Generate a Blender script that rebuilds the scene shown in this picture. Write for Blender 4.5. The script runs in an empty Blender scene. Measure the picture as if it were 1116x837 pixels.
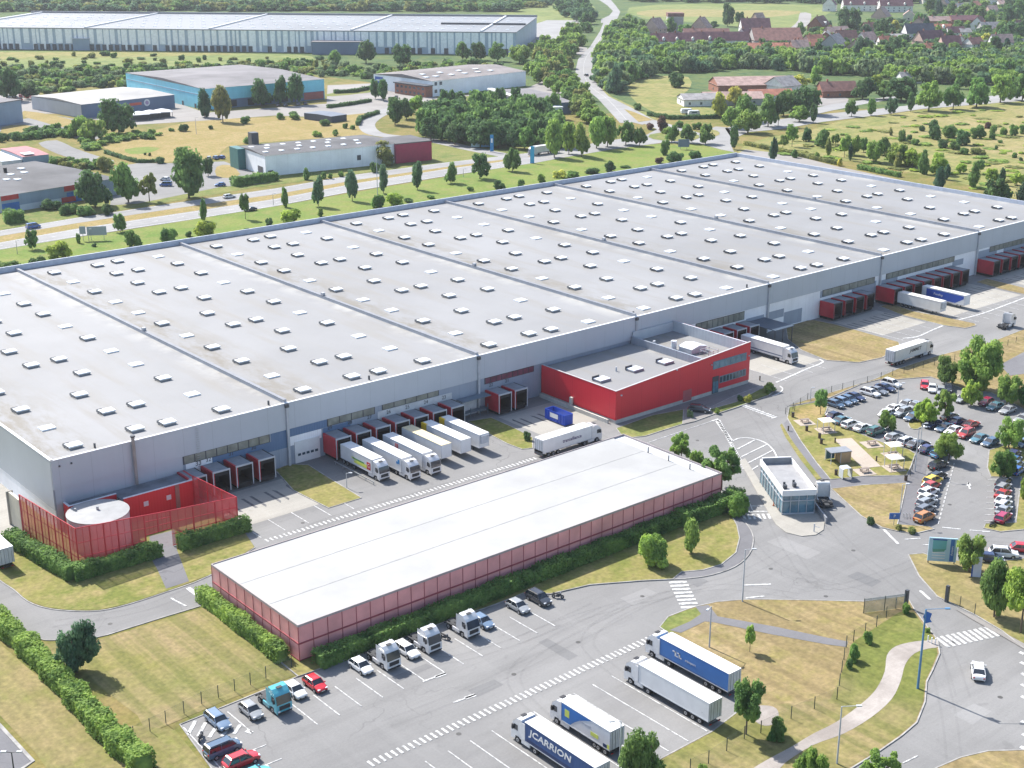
import bpy, math, random
import numpy as np
from mathutils import Matrix, Vector
C = bpy.context.scene.collection
SC = bpy.context.scene
R = math.radians
rnd = random.Random(7)
# ------------------------------------------------------------------ camera
# world axes: +X runs along the warehouse front, +Y into the warehouse; metres; ground at z = 0
CAM_H, PITCH, YAW, FOC = 105.0, 18.753, 50.235, 1516.84      # FOC in photo pixels (photo 1116 wide)
_p, _y = R(PITCH), R(YAW)
_h = np.array([math.cos(_y), math.sin(_y), 0.0]); _z = np.array([0, 0, 1.0])
_r = np.array([math.sin(_y), -math.cos(_y), 0.0])
_f = _h * math.cos(_p) - _z * math.sin(_p); _u = _h * math.sin(_p) + _z * math.cos(_p)
cam = bpy.data.cameras.new('camera'); cam_o = bpy.data.objects.new('camera', cam); C.objects.link(cam_o)
cam.sensor_width = 36; cam.lens = FOC / 1116 * 36; cam.clip_start = 1; cam.clip_end = 6000
M = Matrix(((_r[0], _u[0], -_f[0], 0), (_r[1], _u[1], -_f[1], 0), (_r[2], _u[2], -_f[2], CAM_H), (0, 0, 0, 1)))
cam_o.matrix_world = M
SC.camera = cam_o
# ------------------------------------------------------------------ world and sun
SUN_EL, SUN_AZ = 45.5, 94.5          # azimuth measured from +X, counter-clockwise
w = bpy.data.worlds.new('World'); SC.world = w; w.use_nodes = True
nt = w.node_tree; bg = nt.nodes['Background']
sky = nt.nodes.new('ShaderNodeTexSky'); sky.sky_type = 'NISHITA'; sky.sun_disc = False
sky.sun_elevation = R(SUN_EL); sky.sun_rotation = R(90 - SUN_AZ); sky.altitude = 50; sky.dust_density = 1.4; sky.ozone_density = 1.0
nt.links.new(sky.outputs[0], bg.inputs[0]); bg.inputs[1].default_value = 0.115
sl = bpy.data.lights.new('sun', 'SUN'); sl.energy = 4.1; sl.angle = R(0.55); sl.color = (1.0, 0.955, 0.89)
so = bpy.data.objects.new('sun', sl); C.objects.link(so)
d = Vector((-math.cos(R(SUN_AZ)) * math.cos(R(SUN_EL)), -math.sin(R(SUN_AZ)) * math.cos(R(SUN_EL)), -math.sin(R(SUN_EL))))
so.rotation_euler = d.to_track_quat('-Z', 'Y').to_euler(); so.location = (0, 0, 300)
SC.view_settings.view_transform = 'Standard'; SC.view_settings.look = 'None'
SC.view_settings.exposure = 1.18; SC.view_settings.gamma = 1.0; SC.view_settings.use_curve_mapping = False
SC.cycles.max_bounces = 5; SC.cycles.transparent_max_bounces = 12; SC.cycles.volume_bounces = 0
SC.cycles.caustics_reflective = False; SC.cycles.caustics_refractive = False
# ------------------------------------------------------------------ ground survey helpers
def G(px, py, z=0.0):
    """ground point (at height z) that the photo shows at pixel px, py"""
    dd = _f * FOC + _r * (px - 558.0) - _u * (py - 418.5)
    t = (z - CAM_H) / dd[2]
    return (float(dd[0] * t), float(dd[1] * t))
def proj(x, y, z):
    v = np.array([x, y, z - CAM_H]); ww = v @ _f
    return 558 + FOC * (v @ _r) / ww, 418.5 - FOC * (v @ _u) / ww, ww
def hgt(base, topy):
    g = G(*base); lo, hi = 0.0, 60.0
    for _ in range(40):
        m = (lo + hi) / 2
        if proj(g[0], g[1], m)[1] > topy: lo = m
        else: hi = m
    return lo
def ppm(px, py):
    g = G(px, py); return FOC / proj(g[0], g[1], 0)[2]
def W(pts): return [p[1:] if p[0] == 'w' else G(*p) for p in pts]
def smooth(pts, n=4, closed=True):
    out = []; N = len(pts); rng = range(N) if closed else range(N - 1)
    for i in rng:
        if closed: a, b, c, e = (pts[(i + k) % N] for k in (-1, 0, 1, 2))
        else: a, b, c, e = pts[max(i-1, 0)], pts[i], pts[i+1], pts[min(i+2, N-1)]
        for k in range(n):
            t = k / n
            out.append(tuple(0.5 * ((2*b[j]) + (-a[j]+c[j])*t + (2*a[j]-5*b[j]+4*c[j]-e[j])*t*t + (-a[j]+3*b[j]-3*c[j]+e[j])*t**3) for j in (0, 1)))
    if not closed: out.append(pts[-1])
    return out
# ------------------------------------------------------------------ objects
def tag(o, label=None, cat=None, group=None, kind=None):
    if label: o['label'] = label
    if cat: o['category'] = cat
    if group: o['group'] = group
    if kind: o['kind'] = kind
    return o
def thing(name, label, cat, loc=(0, 0, 0), rot=0.0, group=None):
    o = bpy.data.objects.new(name, None); C.objects.link(o)
    if len(loc) == 2: loc = (loc[0], loc[1], 0.0)
    o.location = loc; o.rotation_euler = (0, 0, rot); o.empty_display_size = 0.5
    return tag(o, label, cat, group)
def inst(name, me, parent=None, loc=(0, 0, 0), rot=0.0, scale=None, color=None):
    o = bpy.data.objects.new(name, me); C.objects.link(o)
    if len(loc) == 2: loc = (loc[0], loc[1], 0.0)
    o.location = loc; o.rotation_euler = (0, 0, rot)
    if scale: o.scale = scale
    if parent: o.parent = parent
    if color: o.color = (*color, 1.0)
    return o
class MB:
    def __init__(s): s.v = []; s.f = []; s.m = []
    def add(s, vs, fs, mi=0):
        b = len(s.v); s.v += [tuple(q) for q in vs]; s.f += [tuple(i + b for i in q) for q in fs]
        s.m += (list(mi) if isinstance(mi, (list, tuple)) else [mi] * len(fs)); return s
    def box(s, x0, y0, z0, x1, y1, z1, mi=0):
        v = [(x0,y0,z0),(x1,y0,z0),(x1,y1,z0),(x0,y1,z0),(x0,y0,z1),(x1,y0,z1),(x1,y1,z1),(x0,y1,z1)]
        return s.add(v, [(0,3,2,1),(4,5,6,7),(0,1,5,4),(1,2,6,5),(2,3,7,6),(3,0,4,7)], mi)
    def prism(s, poly, z0, z1, mt=0, ms=None):
        n = len(poly); ms = mt if ms is None else ms
        v = [(p[0], p[1], z0) for p in poly] + [(p[0], p[1], z1) for p in poly]
        ar = sum(poly[i][0]*poly[(i+1) % n][1]-poly[(i+1) % n][0]*poly[i][1] for i in range(n))
        t = list(range(n, 2*n)); sd = [(i, (i+1) % n, n+(i+1) % n, n+i) for i in range(n)]
        if ar < 0: t.reverse(); sd = [q[::-1] for q in sd]
        return s.add(v, [tuple(t)] + sd, [mt] + [ms]*n)
    def xprism(s, prof, y0, y1, mi=0):          # profile in x,z extruded along y
        n = len(prof); v = [(p[0], y0, p[1]) for p in prof] + [(p[0], y1, p[1]) for p in prof]
        return s.add(v, [tuple(range(n)), tuple(range(2*n-1, n-1, -1))] + [((i+1) % n, i, n+i, n+(i+1) % n) for i in range(n)], mi)
    def cyl(s, x, y, z0, z1, r, n=12, mi=0, r2=None):
        r2 = r if r2 is None else r2
        v = [(x+r*math.cos(2*math.pi*k/n), y+r*math.sin(2*math.pi*k/n), z0) for k in range(n)] + [(x+r2*math.cos(2*math.pi*k/n), y+r2*math.sin(2*math.pi*k/n), z1) for k in range(n)]
        return s.add(v, [tuple(range(n, 2*n)), tuple(range(n-1, -1, -1))] + [(k, (k+1) % n, n+(k+1) % n, n+k) for k in range(n)], mi)
    def ycyl(s, x, z, y0, y1, r, n=12, mi=0):
        v = [(x+r*math.cos(2*math.pi*k/n), y0, z+r*math.sin(2*math.pi*k/n)) for k in range(n)] + [(x+r*math.cos(2*math.pi*k/n), y1, z+r*math.sin(2*math.pi*k/n)) for k in range(n)]
        return s.add(v, [tuple(range(n)), tuple(range(2*n-1, n-1, -1))] + [((k+1) % n, k, n+k, n+(k+1) % n) for k in range(n)], mi)
    def beam(s, p, q, t=0.05, mi=0):
        p = Vector(p); q = Vector(q); dd = (q-p); L = dd.length
        if L < 1e-6: return s
        dd.normalize(); a = dd.cross(Vector((0, 0, 1)) if abs(dd.z) < .95 else Vector((1, 0, 0))).normalized(); b = dd.cross(a)
        v = [p+a*i*t/2+b*j*t/2 for i, j in ((-1,-1),(1,-1),(1,1),(-1,1))] + [q+a*i*t/2+b*j*t/2 for i, j in ((-1,-1),(1,-1),(1,1),(-1,1))]
        return s.add(v, [(0,3,2,1),(4,5,6,7),(0,1,5,4),(1,2,6,5),(2,3,7,6),(3,0,4,7)], mi)
    def strip(s, pts, w_, z0, z1, mi=0, closed=False):
        n = len(pts); L = []; Rr = []
        for i in range(n):
            a = pts[i-1] if (i > 0 or closed) else pts[i]; b = pts[(i+1) % n] if (i < n-1 or closed) else pts[i]
            dx, dy = b[0]-a[0], b[1]-a[1]; l = math.hypot(dx, dy) or 1
            nx, ny = -dy/l*w_/2, dx/l*w_/2
            L.append((pts[i][0]+nx, pts[i][1]+ny)); Rr.append((pts[i][0]-nx, pts[i][1]-ny))
        for i in range(n if closed else n-1):
            j = (i+1) % n; q = [Rr[i], Rr[j], L[j], L[i]]
            if z1 > z0 + 0.01: s.prism(q, z0, z1, mi)
            else: s.add([(a_, b_, z1) for a_, b_ in q], [(0, 1, 2, 3)], mi)
        return s
    def mesh(s, name, mats, sm=False):
        me = bpy.data.meshes.new(name); me.from_pydata(s.v, [], s.f)
        for m_ in (mats if isinstance(mats, (list, tuple)) else [mats]): me.materials.append(m_)
        me.polygons.foreach_set('material_index', s.m)
        if sm: me.polygons.foreach_set('use_smooth', [True]*len(s.f))
        me.update(); return me
    def build(s, name, mats, parent=None, loc=(0, 0, 0), rot=0.0, sm=False, color=None):
        return inst(name, s.mesh(name, mats, sm), parent, loc, rot, None, color)
def text_mesh(txt, size, mat, ext=0.012, bold=0.0):
    cu = bpy.data.curves.new('lettering', 'FONT'); cu.body = txt; cu.size = size; cu.extrude = ext; cu.offset = bold
    cu.align_x = 'CENTER'; cu.align_y = 'CENTER'; cu.resolution_u = 2
    o = bpy.data.objects.new('lettering_source', cu); C.objects.link(o)
    bpy.context.view_layer.update()
    me = bpy.data.meshes.new_from_object(o.evaluated_get(bpy.context.evaluated_depsgraph_get()))
    bpy.data.objects.remove(o); bpy.data.curves.remove(cu); me.materials.clear(); me.materials.append(mat); return me
def lettering(txt, size, mat, parent, loc, face, name='lettering', sx=1.0, shear=0.0, bold=0.0):
    """face: rotation about z of the wall normal's reading direction; text stands upright"""
    me = text_mesh(txt, size, mat, 0.012, bold)
    if sx != 1 or shear:
        for v in me.vertices: v.co.x = v.co.x*sx + shear*v.co.y
    o = inst(name, me, parent, loc); o.rotation_euler = (R(90), 0, face); return o
# ------------------------------------------------------------------ materials
def _new(name):
    m = bpy.data.materials.new(name); m.use_nodes = True; t = m.node_tree
    return m, t, t.nodes['Principled BSDF']
def N(t, typ, **k):
    n = t.nodes.new(typ)
    for a, b in k.items(): setattr(n, a, b)
    return n
def mix(t, fac, a, b, mode='MIX'):
    n = N(t, 'ShaderNodeMix', data_type='RGBA', blend_type=mode)
    for s, v in ((n.inputs[0], fac), (n.inputs[6], a), (n.inputs[7], b)):
        if hasattr(v, 'is_linked') or isinstance(v, bpy.types.NodeSocket): t.links.new(v, s)
        elif isinstance(v, (int, float)): s.default_value = v
        else: s.default_value = (*v[:3], 1)
    return n.outputs[2]
def noise(t, scale, detail=3, vec=None, lo=0.35, hi=0.65, rough=0.6):
    n = N(t, 'ShaderNodeTexNoise'); n.inputs['Scale'].default_value = scale; n.inputs['Detail'].default_value = detail; n.inputs['Roughness'].default_value = rough
    if vec is not None: t.links.new(vec, n.inputs['Vector'])
    r = N(t, 'ShaderNodeMapRange'); r.inputs[1].default_value = lo; r.inputs[2].default_value = hi
    t.links.new(n.outputs[0], r.inputs[0]); return r.outputs[0]
def pos(t, sc=(1, 1, 1), rot=(0, 0, 0), obj=False):
    g = N(t, 'ShaderNodeTexCoord').outputs['Object'] if obj else N(t, 'ShaderNodeNewGeometry').outputs['Position']
    mp = N(t, 'ShaderNodeMapping'); mp.inputs['Scale'].default_value = sc; mp.inputs['Rotation'].default_value = rot
    t.links.new(g, mp.inputs[0]); return mp.outputs[0]
def mat(name, col, rough=0.6, metal=0.0, var=0.12, scale=0.6, spec=0.4):
    m, t, b = _new(name)
    c2 = tuple(x*(1-var) for x in col); c1 = tuple(min(1, x*(1+var*0.6)) for x in col)
    t.links.new(mix(t, noise(t, scale, 4, pos(t)), c2, c1), b.inputs['Base Color'])
    b.inputs['Roughness'].default_value = rough; b.inputs['Metallic'].default_value = metal; b.inputs['Specular IOR Level'].default_value = spec
    return m
def math_(t, op, a, b=None):
    n = N(t, 'ShaderNodeMath', operation=op)
    for s, v in zip(n.inputs, (a, b)):
        if v is None: continue
        if isinstance(v, (int, float)): s.default_value = v
        else: t.links.new(v, s)
    return n.outputs[0]
def grass(name, a, b_, c, s=0.05, stripes=0.0, rot=0.0, fine=1.2):
    m, t, b = _new(name); P = pos(t)
    col = mix(t, noise(t, s, 6, P, .43, .57, .65), a, b_)
    col = mix(t, noise(t, s*4.2, 5, P, .44, .70, .7), col, c)
    if stripes:
        q = pos(t, (0.42, 0.012, 1), (0, 0, rot)); st = noise(t, 1.0, 4, q, .44, .56)
        col = mix(t, math_(t, 'MULTIPLY', st, stripes), col, tuple(x*.74 for x in a))
    dk = mix(t, noise(t, fine, 4, P, .25, .75), (0.66, .67, .64), (1.24, 1.2, 1.12))
    col = mix(t, 1.0, col, dk, 'MULTIPLY')
    t.links.new(col, b.inputs['Base Color']); b.inputs['Roughness'].default_value = 0.95; b.inputs['Specular IOR Level'].default_value = 0.1
    return m
def asphalt(name, a, b_, s=0.03, crack=True):
    m, t, b = _new(name); P = pos(t)
    col = mix(t, noise(t, s, 6, P, .38, .64, .6), a, b_)
    st = noise(t, 1.0, 5, pos(t, (0.02, 0.22, 1), (0, 0, 0.15)), .47, .72, .7)
    col = mix(t, math_(t, 'MULTIPLY', st, .42), col, tuple(x*.66 for x in a))
    st2 = noise(t, 1.0, 4, pos(t, (0.20, 0.016, 1), (0, 0, -0.1)), .52, .75, .7)
    col = mix(t, math_(t, 'MULTIPLY', st2, .22), col, tuple(x*1.3 for x in b_))
    sp = noise(t, .33, 2, P, .66, .76); col = mix(t, math_(t, 'MULTIPLY', sp, .30), col, tuple(x*.5 for x in a))
    if crack:
        vo = N(t, 'ShaderNodeTexVoronoi', feature='DISTANCE_TO_EDGE'); vo.inputs['Scale'].default_value = 0.055
        wv = N(t, 'ShaderNodeTexNoise'); wv.inputs['Scale'].default_value = .25; t.links.new(P, wv.inputs['Vector'])
        ad = N(t, 'ShaderNodeVectorMath', operation='MULTIPLY_ADD'); ad.inputs[1].default_value = (6, 6, 6)
        t.links.new(wv.outputs[1], ad.inputs[0]); t.links.new(P, ad.inputs[2]); t.links.new(ad.outputs[0], vo.inputs['Vector'])
        ck = math_(t, 'LESS_THAN', vo.outputs[0], 0.006); msk = noise(t, .02, 2, P, .5, .6)
        col = mix(t, math_(t, 'MULTIPLY', math_(t, 'MULTIPLY', ck, msk), .35), col, tuple(x*.45 for x in a))
    col = mix(t, 1.0, col, mix(t, noise(t, 3.0, 3, P, .2, .8), (.9, .9, .9), (1.08, 1.08, 1.08)), 'MULTIPLY')
    t.links.new(col, b.inputs['Base Color']); b.inputs['Roughness'].default_value = 0.9; b.inputs['Specular IOR Level'].default_value = 0.25
    return m
def ribbed(name, col, period=1.0, depth=0.25, axis='X', rough=0.5, panel=0.0, var=.1, strk=.12):
    """profiled metal sheet: ribs across the object's own axis"""
    m, t, b = _new(name); P = pos(t, obj=True); sx = N(t, 'ShaderNodeSeparateXYZ'); t.links.new(P, sx.inputs[0])
    ph = math_(t, 'ADD', sx.outputs[0], sx.outputs[1]) if axis == 'XY' else sx.outputs['XYZ'.index(axis)]
    si = math_(t, 'SINE', math_(t, 'MULTIPLY', ph, 2*math.pi/period))
    base = mix(t, noise(t, .12, 4, pos(t), .3, .7), tuple(x*(1-var) for x in col), tuple(x*(1+var) for x in col))
    streak = noise(t, 1.0, 4, pos(t, (.7, .7, .06)), .45, .75)
    base = mix(t, math_(t, 'MULTIPLY', streak, strk), base, tuple(x*.6 for x in col))
    if panel:
        fr = math_(t, 'FRACT', math_(t, 'DIVIDE', ph, panel)); ln = math_(t, 'LESS_THAN', fr, 0.012*3/panel+.01)
        base = mix(t, math_(t, 'MULTIPLY', ln, .35), base, tuple(x*.5 for x in col))
    bu = N(t, 'ShaderNodeBump'); bu.inputs['Strength'].default_value = depth; bu.inputs['Distance'].default_value = .1
    t.links.new(si, bu.inputs['Height']); t.links.new(bu.outputs[0], b.inputs['Normal'])
    t.links.new(base, b.inputs['Base Color']); b.inputs['Roughness'].default_value = rough; return m
def glass(name, col=(.03, .05, .07), rough=.12):
    m, t, b = _new(name); t.links.new(mix(t, noise(t, .5, 2, pos(t)), col, tuple(x*1.7 for x in col)), b.inputs['Base Color'])
    b.inputs['Roughness'].default_value = rough; b.inputs['Specular IOR Level'].default_value = .8; return m
def netting(name, col, alpha):
    m, t, b = _new(name); b.inputs['Base Color'].default_value = (*col, 1); b.inputs['Roughness'].default_value = .6
    t.links.new(mix(t, noise(t, .25, 3, pos(t), .3, .7), tuple(x*.85 for x in col), tuple(x*1.12 for x in col)), b.inputs['Base Color'])
    b.inputs['Alpha'].default_value = alpha; return m
def paint(name='car_paint', rough=.25, coat=.6):
    m, t, b = _new(name); oi = N(t, 'ShaderNodeObjectInfo')
    t.links.new(mix(t, noise(t, 2.5, 3, pos(t), .3, .7), oi.outputs['Color'], mix(t, 1.0, oi.outputs['Color'], (.88, .87, .85), 'MULTIPLY')), b.inputs['Base Color'])
    b.inputs['Roughness'].default_value = rough; b.inputs['Coat Weight'].default_value = coat; b.inputs['Coat Roughness'].default_value = .08; return m
def leafmat(name, s=0.35, trans=.45):
    m, t, b = _new(name); oi = N(t, 'ShaderNodeObjectInfo'); P = pos(t)
    base = oi.outputs['Color']
    dark = mix(t, 1.0, base, (.55, .62, .60), 'MULTIPLY'); lite = mix(t, 1.0, base, (1.55, 1.4, 1.15), 'MULTIPLY')
    c = mix(t, noise(t, s, 4, P, .36, .64), dark, lite)
    c = mix(t, noise(t, 1.9, 2, P, .3, .7), c, mix(t, 1.0, c, (1.25, 1.15, .9), 'MULTIPLY'))
    t.links.new(c, b.inputs['Base Color']); b.inputs['Roughness'].default_value = .75; b.inputs['Specular IOR Level'].default_value = .2
    tr = N(t, 'ShaderNodeBsdfTranslucent'); t.links.new(c, tr.inputs[0]); ms = N(t, 'ShaderNodeMixShader'); ms.inputs[0].default_value = trans
    out = t.nodes['Material Output']; t.links.new(b.outputs[0], ms.inputs[1]); t.links.new(tr.outputs[0], ms.inputs[2]); t.links.new(ms.outputs[0], out.inputs[0])
    return m
ASPH = asphalt('aged_asphalt', (.178, .176, .173), (.222, .219, .214))
ASPH_D = asphalt('dark_asphalt', (.135, .134, .142), (.17, .168, .175))
ASPH_R = [asphalt('repair_asphalt_dark', (.145, .145, .146), (.175, .174, .173)), asphalt('repair_asphalt_pale', (.21, .207, .203), (.245, .242, .237))]
ROADM = asphalt('highway_asphalt', (.235, .232, .23), (.285, .282, .278), crack=False)
CONC = asphalt('concrete', (.285, .27, .24), (.35, .335, .30), crack=False)
PAVE = asphalt('paving', (.225, .212, .20), (.28, .265, .25), crack=False)
GRAVEL = asphalt('gravel', (.25, .222, .20), (.38, .345, .315), .12, crack=False)
SAND = asphalt('sand', (.34, .285, .235), (.40, .345, .29), crack=False)
KERB = mat('kerb_concrete', (.30, .29, .275), .9, var=.3)
LINE = mat('road_paint', (.50, .50, .49), .8, var=.45, scale=1.6)
G_BASE = grass('mixed_grass', (.115, .135, .035), (.19, .165, .06), (.24, .185, .085), .045)
G_LAWN = grass('lawn', (.145, .165, .045), (.205, .195, .068), (.265, .22, .105), .06)
G_GREEN = grass('green_lawn', (.11, .155, .045), (.165, .185, .06), (.22, .20, .085), .06)
G_DRY = grass('dry_lawn', (.255, .20, .105), (.29, .228, .13), (.195, .18, .06), .05, stripes=.75, rot=0.0)
G_MIX = grass('half_dry_lawn', (.14, .163, .045), (.262, .208, .115), (.195, .188, .062), .017, stripes=.5)
G_MIXD = grass('mostly_dry_lawn', (.245, .205, .10), (.17, .175, .058), (.285, .228, .125), .035, stripes=.45)
G_TAN = grass('parched_ground', (.30, .23, .115), (.255, .20, .085), (.20, .185, .06), .08)
G_LUSH = grass('lush_verge', (.118, .185, .042), (.165, .212, .055), (.205, .205, .075), .035)
G_SCRUB = grass('scrub_ground', (.052, .098, .045), (.085, .13, .05), (.125, .15, .055), .02, fine=.3)
G_MEAD = grass('dry_meadow', (.265, .235, .105), (.205, .21, .075), (.12, .155, .05), .03, fine=.5)
G_MEAD2 = grass('straw_meadow', (.285, .24, .125), (.235, .215, .09), (.16, .175, .06), .03, fine=.5)
G_FIELD = grass('far_field', (.16, .20, .07), (.20, .225, .09), (.12, .16, .06), .012, fine=.2)
BLACK = mat('black_rubber', (.018, .018, .02), .8); DGREY = mat('dark_grey_metal', (.06, .065, .075), .5)
MGREY = mat('mid_grey_metal', (.22, .23, .25), .45); LGREY = mat('light_grey_metal', (.42, .44, .47), .45)
WHITE = mat('white_coated_metal', (.66, .66, .66), .4, var=.06); WHITE_D = mat('off_white_panel', (.52, .54, .56), .5)
RED = ribbed('red_cladding', (.60, .023, .038), .6, .04, 'XY', .45, panel=6.0, var=.06, strk=.05)
RED_S = mat('red_panel', (.44, .02, .035), .4); NAVY = ribbed('navy_cladding', (.085, .155, .27), .6, .12, 'XY')
BLUE_C = mat('blue_paint', (.02, .07, .42), .4); STEEL = mat('galvanised_steel', (.36, .38, .40), .35, .5)
GLASS = glass('window_glass'); GLASS_B = glass('blue_glass', (.06, .125, .165), .1)
SKYL = mat('skylight_dome', (.80, .82, .84), .25); WOOD = mat('timber', (.42, .28, .16), .8); DWOOD = mat('dark_wood', (.09, .06, .04), .8)
BRICK = mat('brick_wall', (.28, .12, .08), .9, scale=1.5, var=.25); PAINT = paint(); LEAF = leafmat('leaves'); BARK = mat('bark', (.13, .10, .07), .95, var=.3)
CHAIN = netting('wire_mesh', (.16, .20, .18), .13); SCREEN = netting('red_perforated_mesh', (.62, .095, .095), .67)
CLAD = netting('red_perforated_cladding', (.84, .36, .35), .84); BLUEP = mat('blue_pole_paint', (.08, .20, .36), .5)
# roof membrane with real dirt along the drainage side of each bay
def roofmat():
    m, t, b = _new('roof_membrane'); P = pos(t); sx = N(t, 'ShaderNodeSeparateXYZ'); t.links.new(N(t, 'ShaderNodeNewGeometry').outputs['Position'], sx.inputs[0])
    q = math_(t, 'FRACT', math_(t, 'DIVIDE', math_(t, 'SUBTRACT', sx.outputs[0], 83.0), 48.25))
    near = math_(t, 'SUBTRACT', 1.0, math_(t, 'MINIMUM', math_(t, 'MULTIPLY', q, 3.4), 1.0))
    far = math_(t, 'MAXIMUM', math_(t, 'SUBTRACT', math_(t, 'MULTIPLY', q, 9.0), 8.0), 0.0)
    col = mix(t, noise(t, .022, 6, P, .35, .65, .6), (.190, .191, .194), (.234, .235, .239))
    col = mix(t, noise(t, 1.0, 5, pos(t, (.16, .018, 1)), .50, .72, .65), col, (.20, .19, .175))
    st = noise(t, 1.0, 6, pos(t, (.20, .07, 1)), .45, .60, .75); col = mix(t, math_(t, 'MULTIPLY', math_(t, 'MULTIPLY', st, near), .85), col, (.135, .115, .08))
    st = noise(t, .11, 5, P, .44, .62, .7); col = mix(t, math_(t, 'MULTIPLY', math_(t, 'MULTIPLY', st, far), .75), col, (.37, .365, .34))
    fine = noise(t, .9, 4, P, .60, .78); col = mix(t, math_(t, 'MULTIPLY', fine, .3), col, (.18, .17, .15))
    fr = math_(t, 'FRACT', math_(t, 'DIVIDE', sx.outputs[0], 2.0)); ln = math_(t, 'LESS_THAN', fr, .05); col = mix(t, math_(t, 'MULTIPLY', ln, .10), col, (.17, .17, .17))
    t.links.new(col, b.inputs['Base Color']); b.inputs['Roughness'].default_value = .75; return m
ROOF = roofmat()
# ================================================================== ground, roads, verges
KB = MB()
def flat(name, pts, m, z, sm=0, kerb=False, thick=0.0):
    q = W(pts)
    if sm: q = smooth(q, sm)
    mb = MB(); ar = sum(q[i][0]*q[(i+1) % len(q)][1]-q[(i+1) % len(q)][0]*q[i][1] for i in range(len(q)))
    if ar < 0: q = q[::-1]
    if thick: mb.prism(q, z-thick, z)
    else: mb.add([(x, y, z) for x, y in q], [tuple(range(len(q)))])
    o = mb.build(name, m); tag(o, kind='structure')
    if kerb: KB.strip(q, .2, .0, z+.04, 0, closed=True)
    return o
def kerbline(pts, sm=3, w_=.2, h=.12):
    q = W(pts); KB.strip(smooth(q, sm, False) if sm else q, w_, 0.0, h)
def road(name, pts, w_, m, z, sm=5):
    q = W(pts); q = smooth(q, sm, False) if sm else q; mb = MB(); L, Rr = [], []
    for i in range(len(q)):
        a = q[max(i-1, 0)]; b = q[min(i+1, len(q)-1)]; dx, dy = b[0]-a[0], b[1]-a[1]; l = math.hypot(dx, dy)
        L.append((q[i][0]-dy/l*w_/2, q[i][1]+dx/l*w_/2, z)); Rr.append((q[i][0]+dy/l*w_/2, q[i][1]-dx/l*w_/2, z))
    n = len(q); mb.add(L+Rr, [(i+n, i+1+n, i+1, i) for i in range(n-1)]); return tag(mb.build(name, m), kind='structure')
g = MB(); g.box(-2500, -1500, -2.0, 4500, 5500, 0.0); tag(g.build('ground', G_BASE), kind='structure')
# --- the far ground, large sheets first
flat('scrubland', [(-260, 150), (-200, -40), (1300, -40), (1180, 104), (1000, 116), (890, 121), (800, 130), (760, 120), (690, 122), (640, 125), (560, 108), (420, 92), (300, 76), (150, 92), (30, 96)], G_SCRUB, .012)
flat('far_meadow', [(-60, 57), (150, 55), (310, 58), (345, 66), (300, 74), (150, 72), (-60, 76)], G_FIELD, .03, 2)
flat('far_meadow', [(-60, 58), (80, 56.5), (220, 57), (250, 60), (90, 63), (-60, 66)], G_MEAD, .045, 2)
flat('far_meadow', [(540, 13), (570, 2), (640, 2), (648, 18), (636, 34), (612, 45), (588, 50), (580, 30)], G_FIELD, .03, 2)
flat('far_meadow', [(686, 8), (760, 4), (900, 6), (890, 22), (868, 36), (838, 34), (780, 26), (700, 20)], G_FIELD, .03, 2)
flat('bare_ground', [(694, 13), (730, 10), (800, 11), (872, 12), (858, 17), (815, 19), (760, 18), (706, 18)], G_MEAD2, .05, 2)
flat('access_road', [(872, 14), (884, 15), (882, 25), (872, 33), (860, 38), (850, 37), (862, 30), (870, 22)], PAVE, .06, 2)
flat('yellow_meadow', [(683, 89), (712, 83), (750, 84), (752, 96), (744, 103), (742, 112), (775, 118), (790, 120), (782, 127), (745, 127), (721, 125), (702, 117), (688, 106)], G_MEAD, .04, 2)
flat('dry_meadow', [(800, 170), (812, 158), (836, 150), (880, 143), (915, 132), (965, 126), (1010, 119), (1180, 104), (1230, 260), (1130, 222), (1040, 198), (930, 176)], G_MEAD, .04)
flat('dry_meadow', [(930, 148), (975, 134), (1040, 127), (1150, 118), (1170, 180), (1080, 168), (1000, 158)], G_MEAD2, .055, 2)
flat('parched_field', [(104, 152), (138, 150), (188, 137), (226, 130), (300, 128), (352, 128), (405, 120), (418, 124), (402, 132), (400, 141), (404, 150), (330, 152), (248, 160), (236, 172), (168, 178), (134, 172)], G_TAN, .05, 2)
flat('green_patch', [(136, 163), (160, 160), (174, 162), (160, 167), (142, 168)], G_LUSH, .065, 2)
flat('estate_lawn', [(-80, 240), (0, 232), (90, 222), (170, 208), (240, 196), (300, 190), (405, 178), (470, 172), (456, 150), (530, 150), (600, 158), (640, 158), (580, 168), (484, 178), (387, 190), (280, 204), (80, 238), (-80, 264)], G_GREEN, .05)
flat('verge', [(-80, 286), (0, 271), (150, 249), (300, 225), (414, 205), (522, 187), (580, 178), (640, 163), (700, 157), (775, 158), (800, 164), (802, 176), (706, 190), (482, 228), (199, 272), (16, 300), (-80, 316)], G_LUSH, .05)
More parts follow.
